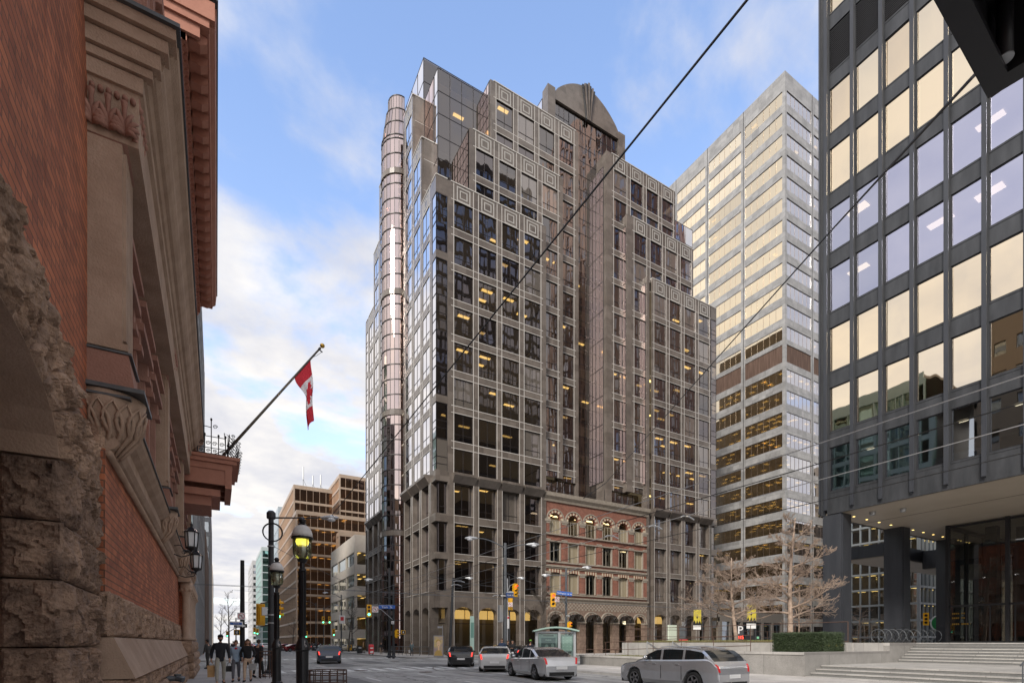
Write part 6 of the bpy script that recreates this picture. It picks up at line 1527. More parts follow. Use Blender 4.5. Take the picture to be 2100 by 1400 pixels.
# ---- hedge
HG = thing('clipped_hedge', 'dense clipped dark green yew hedge in the granite planter', 'hedge', (27, 15.4, 1.1)); mb = MB(); hb_ = MB(); rnd = random.Random(4)
hx0, hx1, hy0, hy1, hz0, hz1 = 25.2, 27.0, 12.2+1.75, 16.6, 1.05, 2.16
hb_.box(hx0+.08, hx1-.08, hy0+.08, hy1-.08, hz0, hz1-.07)
for k in range(26000):
    f = rnd.random()
    if f < .42: p = (hx0, rnd.uniform(hy0, hy1), rnd.uniform(hz0, hz1)); nn = (-1, 0, 0)
    elif f < .62: p = (rnd.uniform(hx0, hx1), rnd.uniform(hy0, hy1), hz1); nn = (0, 0, 1)
    elif f < .85: p = (rnd.uniform(hx0, hx1), hy0, rnd.uniform(hz0, hz1)); nn = (0, -1, 0)
    else: p = (rnd.uniform(hx0, hx1), hy1, rnd.uniform(hz0, hz1)); nn = (0, 1, 0)
    lump = .05*mnoise.noise(Vector(p)*2.5)
    p = Vector(p)+Vector(nn)*(rnd.uniform(-.07, .015)+lump); a = rnd.uniform(0, 6.28); s = rnd.uniform(.018, .034)
    d = (Vector(nn)*rnd.uniform(.2, 1)+Vector((rnd.uniform(-1, 1), rnd.uniform(-1, 1), rnd.uniform(-1, 1)))).normalized(); e = d.orthogonal().normalized()*s*.5
    mb.add([p-e, p+e, p+d*s*1.6], [(0, 1, 2)])
mb.build('leaves', M['hedge'], HG, recalc=False); hb_.build('branches', M['hedge'], HG)
def planting(label, x0, x1, y0, y1, z, n, seed, h=.25):
    mb = MB(); rnd = random.Random(seed)
    for k in range(n):
        p = Vector((rnd.uniform(x0, x1), rnd.uniform(y0, y1), z)); 
        d = Vector((rnd.uniform(-.5, .5), rnd.uniform(-.5, .5), 1)).normalized()*h*rnd.uniform(.4, 1); e = Vector((rnd.uniform(-1, 1), rnd.uniform(-1, 1), 0)).normalized()*.02
        q = p+d*.4
        mb.add([p+d*.2-e, p+d*.2+e, p+d], [(0, 1, 2)])
    o = mb.build('ground_cover', M['grassy'], recalc=False); tag(o, label, 'plants', kind='stuff')
planting('low green and straw coloured planting behind the low granite wall', 22.75, 26.4, 21, 28.7, .58, 9000, 2)
planting('strip of low green planting along the plaza edge wall', 27.7, 30, 18, 29.8, PZ, 7000, 3, .22)
planting('patch of yellow green planting beyond the hedge', 25.3, 33, 13.95, 14.6, 1.45, 1800, 4, .25)
MB_ = sbox('plaza_planting_ledge', 27.0, 33.6, 13.95, 17.5, 1.05, 1.62)
# ================================================================== cars
def car(name, label, x, y, rz, paint, L=4.7, W=1.82, Hh=1.45, kind='sedan', grp=None, brake=True):
    """x,y centre; rz = direction of travel measured from +Y"""
    C_ = thing(name, label, 'car', (x, y, .0), grp, rz)
    ORG[C_.name] = Vector((0, 0, 0))
    # side profiles along s (rear -L/2 .. front +L/2)
    k = L/4.7
    suv = kind == 'suv'
    up = .10 if suv else 0
    belt = [(-2.35, .62+up), (-2.33, .86+up), (-2.25, .98+up), (-1.9, 1.02+up), (-1.3, .99+up), (0, .95+up), (.9, .93+up), (1.3, .91+up), (1.9, .84+up), (2.2, .74+up), (2.33, .60+up), (2.35, .45+up)]
    if suv: top = [(-2.35, .70), (-2.3, .98), (-2.2, 1.10), (-2.0, 1.38), (-1.75, 1.58), (-1.2, 1.66), (-.3, 1.69), (.35, 1.64), (.75, 1.46), (1.1, 1.22), (1.3, 1.07), (1.9, .98), (2.2, .86), (2.33, .70), (2.35, .5)]
    else: top = [(-2.35, .64), (-2.3, .90), (-2.22, 1.02), (-1.75, 1.05), (-1.35, 1.22), (-.95, 1.38), (-.4, 1.45), (.1, 1.44), (.5, 1.33), (.9, 1.12), (1.2, .97), (1.9, .88), (2.2, .77), (2.33, .62), (2.35, .48)]
    sc_ = Hh/(1.69 if suv else 1.45)
    def itp(P, s):
        for (a, za), (b, zb) in zip(P[:-1], P[1:]):
            if a <= s <= b: return za+(zb-za)*(s-a)/(b-a)
        return P[0][1] if s < P[0][0] else P[-1][1]
    ss = sorted(set([round(-2.35+4.7*i/46, 3) for i in range(47)]+[-2.335, -2.31, -2.28, -2.22, 2.335, 2.31, 2.28, 2.22]))
    wr = .345 if suv else .325; ax = (-1.40, 1.42); gap = wr+.05
    rows = []
    for s in ss:
        zb_ = .20
        for a in ax:
            if abs(s-a) < gap: zb_ = max(zb_, wr+math.sqrt(gap*gap-(s-a)**2)*.98-.0)
        zt = itp(top, s)*sc_; zbelt = min(itp(belt, s), zt)
        e = min(1, (2.40-abs(s))/.62); hw = W/2*(.70+.30*math.sqrt(max(0, 1-(1-e)**2)))
        gh = max(0, zt-zbelt-.08)/(.55)
        roofw = hw*(1-.20*min(1, gh))
        zs = max(zb_, zbelt*.62)
        rows.append([(hw*.90, max(zb_-.0, .2)), (hw*.985, max(zb_+.03, .34)), (hw, max(zs, zb_+.05)), (hw*.99, max(zbelt-.05, zb_+.07)), (hw*.955, zbelt), (roofw, max(zbelt, zt-.07)), (roofw*.88, zt-.015 if zt > zbelt+.03 else zt), (roofw*.5, zt), (0, zt)])
    body = MB(); glass = MB(); lens = {(a, b): MB() for a in (-1, 1) for b in (-1, 1)}
    nr = len(rows[0])
    for i in range(len(ss)-1):
        s0, s1 = ss[i]*k, ss[i+1]*k
        for j in range(nr-1):
            for sg_ in (-1, 1):
                q = [(rows[i][j][0]*sg_, s0, rows[i][j][1]), (rows[i+1][j][0]*sg_, s1, rows[i+1][j][1]), (rows[i+1][j+1][0]*sg_, s1, rows[i+1][j+1][1]), (rows[i][j+1][0]*sg_, s0, rows[i][j+1][1])]
                sm = (ss[i]+ss[i+1])/2
                isg = False
                if j == 4 and q[3][2]-q[0][2] > .10: 
                    lo_, hi_ = ((-1.9, 1.05) if suv else (-1.35, .85))
                    isg = lo_ < sm < hi_ and not any(abs(sm-pp) < .055 for pp in ((-.95, .05) if suv else (-.85, .05)))
                if j >= 5:
                    isg = ((.42 if suv else .25) < sm < (1.22 if suv else 1.12)) or ((-2.15 < sm < -1.78) if suv else (-1.72 < sm < -1.02))
                    if j == 5: isg = False
                il = (-2.325 < sm < -2.23 and j in (4, 5)) or (sm > 2.12 and j in (4, 5))
                (lens[(1 if sm > 0 else -1, sg_)] if il else glass if isg else body).add(q, [(0, 1, 2, 3) if sg_ < 0 else (3, 2, 1, 0)])
    # ends and underbody
    for i in (0, -1):
        r_ = rows[i]; s0 = ss[i]*k; pts = [(a, s0, z) for a, z in r_]+[(-a, s0, z) for a, z in reversed(r_[:-1])]
        body.add(pts, [tuple(range(len(pts)))])
    bo = body.build('body', paint, None, smooth=True, recalc=False); bo.parent = C_
    def part(mb, nm, m, par=C_, smooth=False): o = mb.build(nm, m, None, smooth=smooth); o.parent = par; return o
    w1 = glass.build('windows', M['carglass'], None, smooth=True, recalc=False); w1.parent = C_
    ub = MB(); ub.box(-W/2+.12, W/2-.12, -L/2+.1, L/2-.1, .17, .42); 
    part(ub, 'underbody', M['blackp'])
    hx = W/2-.02
    for sg_ in (-1, 1):
        tm_ = M['brake'] if brake else M['tail']
        o = lens[(-1, sg_)].build('tail_lamp', tm_, None, smooth=True, recalc=False); o.parent = C_
        o = lens[(1, sg_)].build('headlight', M['frost'], None, smooth=True, recalc=False); o.parent = C_
        for pp in (-.72, .38): part(MB().box(sg_*(W/2-.012), sg_*(W/2+.018), pp*k-.09, pp*k+.09, .80+up, .83+up), 'door_handle', M['galv'])
        mr = MB(); mr.ell((sg_*(W/2+.09), .72*k, 1.02+up), .10, .06, .07, 10, 6); part(mr, 'mirror', paint, smooth=True)
        for a in ax:
            yv = a*k; fw = Fr((0, yv, wr), (0, 1, 0), (sg_, 0, 0))
            tm = MB(); n = 22
            prof = [(wr*.62, .0), (wr*.95, .01), (wr, -.04), (wr, -.18), (wr*.9, -.22), (wr*.3, -.22)]
            vs = []
            for r_, nn in prof:
                for j in range(n): w_ = 2*math.pi*j/n; vs.append(fw.p(r_*math.cos(w_), W/2-.01+nn, r_*math.sin(w_)))
            tm.add(vs, [(i*n+j, i*n+(j+1) % n, (i+1)*n+(j+1) % n, (i+1)*n+j) for i in range(len(prof)-1) for j in range(n)])
            wl = part(tm, 'tyre', M['tyre'], smooth=True)
            rm = MB()
            for q in range(5):
                a0 = 2*math.pi*q/5; rm.prism(fw, [(.04*math.cos(a0+1.57), .04*math.sin(a0+1.57)), (wr*.62*math.cos(a0+.12), wr*.62*math.sin(a0+.12)), (wr*.62*math.cos(a0-.12), wr*.62*math.sin(a0-.12)), (.04*math.cos(a0-1.57), .04*math.sin(a0-1.57))], W/2-.04, W/2-.015)
            rg = [(wr*.66*math.cos(2*math.pi*j/20), wr*.66*math.sin(2*math.pi*j/20)) for j in range(20)]
            for j in range(20):
                a_, b_ = rg[j], rg[(j+1) % 20]; rm.prism(fw, [a_, b_, (b_[0]*.9, b_[1]*.9), (a_[0]*.9, a_[1]*.9)], W/2-.05, W/2-.005)
            o = rm.build('rim', M['rim'], None); o.parent = wl
    pt_ = MB(); pt_.box(-.26, .26, -L/2-.022, -L/2+.02, .50, .62); part(pt_, 'number_plate', M['white'])
    tr = MB(); tr.box(-W/2*.66, W/2*.66, -L/2-.02, -L/2+.1, .22, .38); 
    for sg_ in (-1, 1):
        for pp in (-.90, .05): part(MB().box(sg_*(W/2-.003), sg_*(W/2+.004), pp*k-.008, pp*k+.008, .4, .86), 'door_seam', M['blackp'])
    part(tr, 'bumper_trim', M['blackp'])
    if suv:
        for sg_ in (-1, 1):
            rr = MB(); rr.tube([(sg_*.62, -1.5*k, 1.62*sc_+.03), (sg_*.64, -.5, 1.70*sc_+.03), (sg_*.62, .3, 1.66*sc_+.02)], .02, 6)
            part(rr, 'roof_rail', M['galv'])
    return C_
silver = paintmat('silver_paint', (.56, .57, .59)); white_p = paintmat('white_car_paint', (.62, .62, .61), .25, 0); black_p = paintmat('black_car_paint', (.012, .012, .014)); navy_p = paintmat('navy_car_paint', (.025, .032, .055)); red_p = paintmat('red_car_paint', (.42, .015, .015)); grey_p = paintmat('grey_car_paint', (.13, .135, .14))
car('suv', 'silver crossover in front of the granite wall at the bottom', 14.6, 13.2, 0, silver, L=4.6, Hh=1.50, kind='suv', brake=False)
car('sedan', 'pale grey sedan low in the foreground left of the silver crossover', 13.3, 20.6, R(-8), paintmat('pale_grey_paint', (.68, .69, .70)), brake=False)
car('sedan', 'white sedan with red tail lamps in front of the corner pedestrians', 14.6, 27.4, R(-30), white_p)
car('sedan', 'black sedan with red tail lamps waiting on the curved tram rails', *at(945, 37.0), R(-24), black_p, Hh=1.45)
car('suv', 'dark blue grey hatchback driving away past the second crosswalk', *at(674, 42.0), R(-9), navy_p, L=4.3, Hh=1.52, kind='suv')
car('sedan', 'black sedan turned sideways behind the white sedan', *at(1035, 45.5), R(-62), black_p)
car('sedan', 'dark grey sedan behind the pedestrians at the corner', *at(1082, 47.5), R(-70), grey_p)
x, y = at(586, 100); car('sedan', 'red car queued in the distance, left of the lamp posts', x, y, R(-70), red_p)
x, y = at(607, 96); car('sedan', 'dark red car further along the far cross street', x, y, R(-75), paintmat('dark_red_paint', (.2, .01, .015)), brake=False)
for i, (px, d, p, lab) in enumerate(((648, 128, black_p, 'black car far beyond the crossing on the right'), (545, 118, white_p, 'white van like car far down the middle of the street'), (527, 140, silver, 'silver car far down the street, left lane'), (505, 165, grey_p, 'grey car far down the street behind the walkers'), (628, 118, grey_p, 'grey car beyond the crossing near the lit shop'), (516, 200, red_p, 'tiny red car farthest down the street'), (538, 175, white_p, 'tiny white car far down the right lane'))):
    x, y = at(px, d); car('parked_car', lab, x, y, R(0 if i else -80), p, grp='cars in the distance', kind='suv' if i in (1, 3) else 'sedan', Hh=1.6 if i in (1, 3) else 1.45)
x, y = at(1455, 62); car('parked_car', 'pale blue car glimpsed behind the plaza planting near the parking sign', x, y, R(90), silver)
x, y = at(712, 100); car('parked_car', 'beige car parked behind the bare trees', x, y, R(80), paintmat('beige_paint', (.4, .36, .28)))

# ================================================================== people
def skinned(name, chains, m, parent, sub=1, extra=None, smooth=True):
    """chains: list of [(pos, r)...] sharing start points by equality; grown with a skin modifier and baked to one mesh"""
    verts, rads, edges, idx = [], [], [], {}
    for ch in chains:
        prev = None
        for p, r in ch:
            key = tuple(round(c, 4) for c in p)
            if key not in idx: idx[key] = len(verts); verts.append(p); rads.append(r)
            i = idx[key]
            if prev is not None and prev != i: edges.append((prev, i))
            prev = i
    me = bpy.data.meshes.new(name); me.from_pydata(verts, edges, []); ob = bpy.data.objects.new(name, me); COL.objects.link(ob)
    sk = ob.modifiers.new('s', 'SKIN'); sk.use_smooth_shade = True
    for v, r in zip(me.skin_vertices[0].data, rads): v.radius = r if isinstance(r, tuple) else (r, r); v.use_root = False
    me.skin_vertices[0].data[0].use_root = True
    if sub: sb_ = ob.modifiers.new('b', 'SUBSURF'); sb_.levels = sub; sb_.render_levels = sub
    bpy.context.view_layer.update(); dg = bpy.context.evaluated_depsgraph_get()
    m2 = bpy.data.meshes.new_from_object(ob.evaluated_get(dg)); bpy.data.objects.remove(ob)
    if extra:
        b = bmesh.new(); b.from_mesh(m2)
        e = bpy.data.meshes.new('t'); e.from_pydata(extra.v, [], extra.f); b.from_mesh(e); bmesh.ops.recalc_face_normals(b, faces=b.faces); b.to_mesh(m2); b.free()
    m2.materials.clear(); m2.materials.append(m)
    m2.polygons.foreach_set('use_smooth', [True]*len(m2.polygons)); m2.name = name
    o = bpy.data.objects.new(name, m2); COL.objects.link(o); o.parent = parent; return o
MC = {}
def cloth(col): 
    if col not in MC: MC[col] = mat('cloth', col, .85, col2=tuple(min(1, c*1.35) for c in col), ns=6, bump=.3, bs=30, objc=True)
    return MC[col]
def person(label, x, y, rz, h=1.72, top=(.02, .02, .025), legs=(.03, .03, .04), stride=.0, hair='short', haircol=None, coat=0, bag=None, arms='down', shoe=(.02, .02, .02), z=.13, skirt=False, fine=True, grp=None, cap=None, w=1.0):
    """faces local -y (towards rz=0 camera side); stride in metres"""
    P = thing('person', label, 'person', (x, y, z), grp, rz); ORG[P.name] = Vector((0, 0, 0)); s = h/1.75
    V = lambda a, b, c: (a*s*w if abs(a) < .3 else a*s, b*s, c*s)
    st = stride
    hip = V(0, 0, .93)
    def leg(sg, f):
        kx = V(sg*.10, -f*.22-.03*abs(f > 0), .50); an = V(sg*.10, -f*.42+.0, .09 if f >= 0 else .13); to = V(sg*.11, -f*.42-.17, .035 if f >= 0 else .05)
        return [V(sg*.09, 0, .90), kx, an, to]
    f = st
    L1, L2 = leg(-1, f), leg(1, -f)
    neck = V(0, 0, 1.47); chest = V(0, 0, 1.32); waist = V(0, 0, 1.08)
    def armp(sg, sw):
        sh = V(sg*.165, 0, 1.41)
        if arms == 'pocket': el = V(sg*.27, .05, 1.16); wr = V(sg*.19, -.10, .98)
        elif arms == 'hold' and sg > 0: el = V(sg*.25, .03, 1.15); wr = V(sg*.12, -.26, 1.16)
        elif arms == 'fold': el = V(sg*.25, -.02, 1.15); wr = V(sg*.05, -.22, 1.18)
        else: el = V(sg*.225, .03+sw*.10, 1.14); wr = V(sg*.235, -.03+sw*.22, .90)
        return sh, el, wr
    A1, A2 = armp(-1, f), armp(1, -f)
    chains = [[(hip, (.085*s, .065*s)), (waist, (.095*s, .07*s)), (chest, (.12*s, .085*s)), (neck, .05*s), (V(0, -.015, 1.56), .048*s)]]
    for L_ in (L1, L2): chains.append([(hip, (.085*s, .065*s)), (L_[0], .070*s), (L_[1], .055*s), (L_[2], .036*s), (L_[3], .034*s)])
    for (sh, el, wr), sg in ((A1, -1), (A2, 1)):
        d = (Vector(wr)-Vector(el)).normalized(); palm = Vector(wr)+d*.07*s
        chains.append([(chest, (.12*s, .085*s)), (sh, .055*s), (el, .042*s), (wr, .027*s), (tuple(palm), (.034*s, .020*s))])
        if fine:
            side = Vector((0, 1, 0)); inn = Vector((-sg, 0, 0))
            for q, ln in enumerate((.060, .070, .066, .052)):
                b = palm+side*(.026-.0175*q)*s; m1 = b+d*ln*.55*s+inn*.008*s; e = b+d*ln*s+inn*.028*s
                chains.append([(tuple(palm), (.034*s, .020*s)), (tuple(b+d*.02*s), .0105*s), (tuple(m1), .0095*s), (tuple(e), .008*s)])
            tb = Vector(wr)+d*.025*s-side*.03*s; chains.append([(wr, .027*s), (tuple(tb), .012*s), (tuple(tb+d*.04*s-side*.012*s+inn*.015*s), .0095*s)])
    hd = MB(); hc = V(0, -.03, 1.645); n, k_ = 16, 12; vs = []
    for i in range(k_+1):
        a = math.pi*i/k_-math.pi/2
        for j in range(n):
            w_ = 2*math.pi*j/n; cx, cy, cz = math.cos(a)*math.cos(w_), math.cos(a)*math.sin(w_), math.sin(a)
            rx, ry, rz_ = .074, .096, .118
            if cz < -.2: rx *= 1-.28*(-cz-.2); 
            px_, py_, pz_ = cx*rx, cy*ry, cz*rz_
            if cy < -.8 and abs(cx) < .3:
                if -.35 < cz < .05: py_ -= .022*(1-abs(cx)/.3)
                elif -.62 < cz < -.45: py_ -= .008
                elif .05 <= cz < .25: py_ += .006
            vs.append((hc[0]+px_*s, hc[1]+py_*s, hc[2]+pz_*s))
    hd.add(vs, [(i*n+j, i*n+(j+1) % n, (i+1)*n+(j+1) % n, (i+1)*n+j) for i in range(k_) for j in range(n)])
    for sg in (-1, 1): hd.ell((hc[0]+sg*.076*s, hc[1]+.008*s, hc[2]-.005*s), .012*s, .02*s, .03*s, 8, 5)
    skinned('body', chains, M['skin'], P, 1, hd)
    # jacket
    ex = coat
    jc = [[(V(0, 0, .80-ex), (.155*s, .118*s)), (V(0, 0, .90), (.152*s, .116*s)), (waist, (.150*s, .108*s)), (chest, (.155*s, .118*s)), (V(0, 0, 1.46), (.085*s, .075*s)), (V(0, 0, 1.50), .065*s)]]
    for (sh, el, wr) in (A1, A2):
        wv = Vector(el).lerp(Vector(wr), .96); jc.append([(chest, (.155*s, .118*s)), (sh, .078*s), (el, .062*s), (tuple(wv), .044*s)])
    if ex > .05: jc[0].insert(0, (V(0, 0, .92-ex-.02), (.165*s, .125*s)))
    skinned('jacket', jc, cloth(top), P, 1)
    lc = [[(V(0, 0, 1.07), (.122*s, .095*s)), (V(0, 0, .99), (.125*s, .097*s)), (hip, (.128*s, .098*s))]]
    lm_ = M['skin'] if skirt else cloth(legs)
    for L_ in (L1, L2): a_ = Vector(L_[1]).lerp(Vector(L_[2]), .93); lc.append([(hip, (.128*s, .098*s)), (L_[0], .098*s), (L_[1], .070*s), (tuple(a_), .052*s)])
    skinned('trousers', lc, cloth(legs), P, 1)
    for L_ in (L1, L2):
        b = MB(); a_, t_ = Vector(L_[2]), Vector(L_[3]); b.tube([a_+Vector((0, .05*s, -.03*s)), a_+Vector((0, 0, -.035*s)), t_+Vector((0, .04, 0)), t_+Vector((0, -.04*s, -.005))], [.045*s, .052*s, .046*s, .028*s], 10); o = b.build('shoe', cloth(shoe), None, smooth=True); o.parent = P
    # face
    for sg in (-1, 1):
        e = MB().ell((hc[0]+sg*.029*s, hc[1]-.086*s, hc[2]+.012*s), .011*s, .006*s, .007*s, 8, 5); o = e.build('eye', M['blackp'], None, smooth=True); o.parent = P
    e = MB().ell((hc[0], hc[1]-.083*s, hc[2]-.062*s), .022*s, .008*s, .006*s, 8, 5); o = e.build('mouth', mat('lips', (.35, .12, .10), .5) if 'lips' not in bpy.data.materials else bpy.data.materials['lips'], None, smooth=True); o.parent = P
    hm = haircol or M['hair']
    hr = MB(); vs = []; n, k_ = 16, 8
    for i in range(k_+1):
        a = math.pi*.5*i/k_*1.0
        for j in range(n):
            w_ = 2*math.pi*j/n; low = -.15 if math.sin(w_) < -.35 else (-.75 if hair == 'short' else -1.0)
            fr = math.sin(w_) < -.35
            z_ = .128*math.sin(a) if i else (.045 if fr else -.05)
            cc = math.cos(a) if i else (1.0 if fr else .98)
            vs.append((hc[0]+cc*math.cos(w_)*.082*s, hc[1]+(cc*math.sin(w_)*.106+.006)*s, hc[2]+z_*s))
    hr.add(vs, [(i*n+j, i*n+(j+1) % n, (i+1)*n+(j+1) % n, (i+1)*n+j) for i in range(k_) for j in range(n)])
    if hair == 'long':
        for sg in (-1, 0, 1):
            hr.tube([V(sg*.06, .03, 1.70), V(sg*.075, .05, 1.58), V(sg*.085, .03-.03*abs(sg), 1.46), V(sg*.09, .01-.05*abs(sg), 1.36)], [.045*s, .05*s, .05*s, .02*s], 8)
    if hair == 'bun': hr.ell(V(0, .10, 1.72), .05*s, .05*s, .05*s, 8, 6)
    o = hr.build('hair', hm, None, smooth=True); o.parent = P
    if cap:
        cp_ = MB(); cp_.ell((hc[0], hc[1]+.005, hc[2]+.055*s), .092*s, .112*s, .078*s, 14, 8); cp_.ell((hc[0], hc[1]-.11*s, hc[2]+.055*s), .06*s, .07*s, .010*s, 10, 4); o = cp_.build('cap', cloth(cap), None, smooth=True); o.parent = P
    return P, A1, A2, s
def bagobj(label, P, wr, s, col, w_=.26, h_=.32, name='bag', dy=0):
    loc, rz = P.location, P.rotation_euler.z; c, sn = math.cos(rz), math.sin(rz)
    wr = wr[2]; hx, hy, hz = wr[0]*1.04, wr[1]-.02, wr[2]-.10
    B_ = thing(name, label, 'bag', (loc.x+c*hx-sn*hy, loc.y+sn*hx+c*hy, loc.z+hz-h_-.12), None, rz); ORG[B_.name] = Vector((0, 0, 0))
    mb = MB(); mb.add([(-w_/2, -.06, 0), (w_/2, -.06, 0), (w_/2, .06, 0), (-w_/2, .06, 0), (-w_/2-.01, -.075, h_), (w_/2+.01, -.075, h_), (w_/2+.01, .075, h_), (-w_/2-.01, .075, h_)], [(0, 3, 2, 1), (0, 1, 5, 4), (1, 2, 6, 5), (2, 3, 7, 6), (3, 0, 4, 7), (4, 5, 6, 7)]); o = mb.build('pouch', cloth(col), None); o.parent = B_
    mb = MB()
    for yy in (-.06, .06): mb.tube([(-.07, yy, h_), (-.05, yy*.4, h_+.12), (0, 0, h_+.15), (.05, yy*.4, h_+.12), (.07, yy, h_)], .008, 5)
    o = mb.build('handle', cloth(tuple(c*.6 for c in col)), None); o.parent = B_
fc = face_cam
x, y = at(452, 18.6); P, a1, a2, s = person('bearded man in black jacket and grey trousers walking with a brown paper bag', x, y, fc(x, y)+.05, 1.80, (.012, .013, .018), (.30, .29, .25), .62, cap=(.01, .01, .012), w=1.15, shoe=(.03, .02, .015))
MB().ell((0, -.075, 1.585*s), .06*s, .05*s, .06*s, 10, 6).build('beard', M['hair'], None, smooth=True).parent = P
bagobj('crumpled brown paper bag held by the man in the black jacket', P, a1, s, (.42, .26, .12), .22, .42)
x, y = at(484, 20.2); P, a1, a2, s = person('woman in pale blue padded jacket and grey trousers walking beside the man in black', x, y, fc(x, y)-.05, 1.62, (.25, .33, .42), (.10, .10, .115), .45, hair='short', haircol=M['hairbr'], shoe=(.02, .02, .02))
MB().ell((0, -.05, 1.40*s), .07*s, .06*s, .05*s, 8, 6).build('red_scarf', M['red'], None, smooth=True).parent = P
bagobj('small black handbag held by the woman in the pale blue jacket', P, a1, s, (.02, .02, .02), .24, .22)
x, y = at(508, 20.2); P, a1, a2, s = person('long haired woman in black coat with pale leggings walking third in the group', x, y, fc(x, y)-.12, 1.66, (.012, .012, .014), (.45, .33, .24), .35, hair='long', haircol=M['hairbr'], coat=.12, arms='pocket')
bagobj('black and white shoulder bag beside the long haired woman', P, a2, s, (.30, .30, .30), .24, .26)
x, y = at(530, 22.5); person('woman in long dark coat and black trousers at the right of the walking group', x, y, fc(x, y)+R(150), 1.66, (.02, .018, .02), (.02, .02, .02), .55, hair='short', coat=.16)
x, y = at(1029.5, 35.0); person('tall man in dark blue coat standing left of the double arm pole', x, y, fc(x, y)-.2, 1.80, (.02, .035, .075), (.02, .02, .03), .05, haircol=M['hairbr'], coat=.15, arms='pocket')
x, y = at(1041.5, 35.6); person('woman in black coat with light collar just right of the double arm pole', x, y, fc(x, y)+.2, 1.66, (.012, .012, .013), (.02, .02, .02), .05, hair='short', haircol=M['hairbr'], coat=.35, arms='hold')
x, y = at(1051.5, 34.9); person('smiling woman in black coat with fur hood and teal top at the corner', x, y, fc(x, y)-.35, 1.70, (.015, .015, .016), (.015, .015, .02), .12, hair='long', coat=.28, arms='fold')
x, y = at(1088, 36.0); person('person in dark coat and green hat partly hidden by the shelter', x, y, fc(x, y)+R(160), 1.72, (.012, .014, .025), (.015, .02, .04), .5, cap=(.18, .42, .05), coat=.2)
x, y = at(844.5, 61.5); P, a1, a2, s = person('person in teal grey coat with white bag walking past the street arches', x, y, fc(x, y)+R(170), 1.68, (.10, .14, .15), (.03, .03, .035), .3, hair='short', haircol=M['hairbr'], coat=.3, fine=False)
bagobj('white shopping bag carried past the street arches', P, a2, s, (.6, .6, .6), .3, .3)
x, y = at(781.5, 68); person('person in black coat walking away by the tower side entrance', x, y, fc(x, y)+R(175), 1.66, (.012, .012, .014), (.25, .18, .13), .3, hair='short', coat=.3, fine=False)
x, y = at(745, 76); person('man in tan coat beside the dark litter bin', x, y, fc(x, y)+R(90), 1.75, (.34, .22, .11), (.02, .02, .02), .3, coat=.2, fine=False)
for i, (px, d, tc_, lab) in enumerate(((634, 100, (.02, .02, .02), 'distant person in black at the far crossing, first from left'), (640, 104, (.05, .05, .06), 'distant person in grey at the far crossing'), (652, 98, (.10, .03, .03), 'distant person in dark red near the far crossing'), (478, 60, (.02, .02, .03), 'distant dark figure on the left pavement behind the couple'), (426, 30, (.05, .05, .05), 'blurred figure in grey close to the club wall'))):
    x, y = at(px, d); person(lab, x, y, fc(x, y)+i, 1.7, tc_, (.03, .03, .03), .3, fine=False, coat=.1)

# ================================================================== bus shelter
xs_, ys_ = at(1140, 34.4)
SH = thing('tram_shelter', 'glass tram shelter with pale green arched roof at the near corner', 'shelter', (xs_, ys_, .13))
fs = Fr((xs_, ys_, .13), (CS*.985-SN*-.17, -SN*.985+CS*.17, 0), (-SN, -CS, 0))
fs = Fr((xs_, ys_, .13), (CS, -SN, 0), (-SN, -CS, 0))
mb = MB()
for u in (-1.28, .22, 1.25):
    mb.fbox(fs, u-.08, u+.08, -.08, .08, 0, 2.28)
    mb.fbox(fs, u-.06, u+.06, -1.3, -1.18, 0, 2.28)
mb.fbox(fs, -1.3, 1.28, -.05, .05, 2.16, 2.28); mb.fbox(fs, -1.3, 1.28, -1.28, -1.2, 2.16, 2.28); mb.fbox(fs, -1.2, 1.2, -.02, .02, .28, .34); mb.fbox(fs, -1.2, .2, -.03, .03, .95, 1.0)
mb.build('posts', mat('shelter_aluminium', (.38, .40, .41), .4, .5), SH)
rm = MB(); n = 8
pr_ = [(-1.5+3.0*i/n, 2.30+.24*math.sin(math.pi*i/n)) for i in range(n+1)]
for (a, za), (b, zb) in zip(pr_[:-1], pr_[1:]): rm.prism(fs, [(a, za), (b, zb), (b, zb+.03), (a, za+.03)], -1.65, .45)
rm.build('roof', M['shelterroof'], SH)
rb_ = MB()
for nn in (.44, -.6, -1.64):
    for (a, za), (b, zb) in zip(pr_[:-1], pr_[1:]): rb_.prism(fs, [(a, za-.05), (b, zb-.05), (b, zb+.05), (a, za+.05)], nn-.03, nn+.03)
for i in range(0, n+1, 2): a, za = pr_[i]; rb_.fbox(fs, a-.02, a+.02, -1.65, .45, za+.0, za+.055)
rb_.build('roof_ribs', mat('rib_green', (.30, .42, .37), .4), SH)
MB().quad(fs.p(-1.2, .0, .34), fs.p(1.2, .0, .34), fs.p(1.2, 0, 2.1), fs.p(-1.2, 0, 2.1)).quad(fs.p(-1.2, -1.24, .3), fs.p(1.2, -1.24, .3), fs.p(1.2, -1.24, 2.1), fs.p(-1.2, -1.24, 2.1)).quad(fs.p(-1.28, -1.2, .3), fs.p(-1.28, 0, .3), fs.p(-1.28, 0, 2.1), fs.p(-1.28, -1.2, 2.1)).build('glass_walls', M['sheltergreen'], SH, recalc=False)
ad = MB(); ad.fbox(fs, -1.12, .08, -.12, -.04, .5, 2.12); ad.fbox(fs, .36, 1.14, -.10, -.04, .95, 2.0); ad.build('poster_case', mat('case_grey', (.22, .25, .25), .5), SH)
MB().fbox(fs, -.98, -.02, -.039, -.03, .62, 1.86).build('poster', mat('dark_poster', (.012, .02, .024), .35, col2=(.03, .055, .06), ns=3), SH)
fm = MB(); 
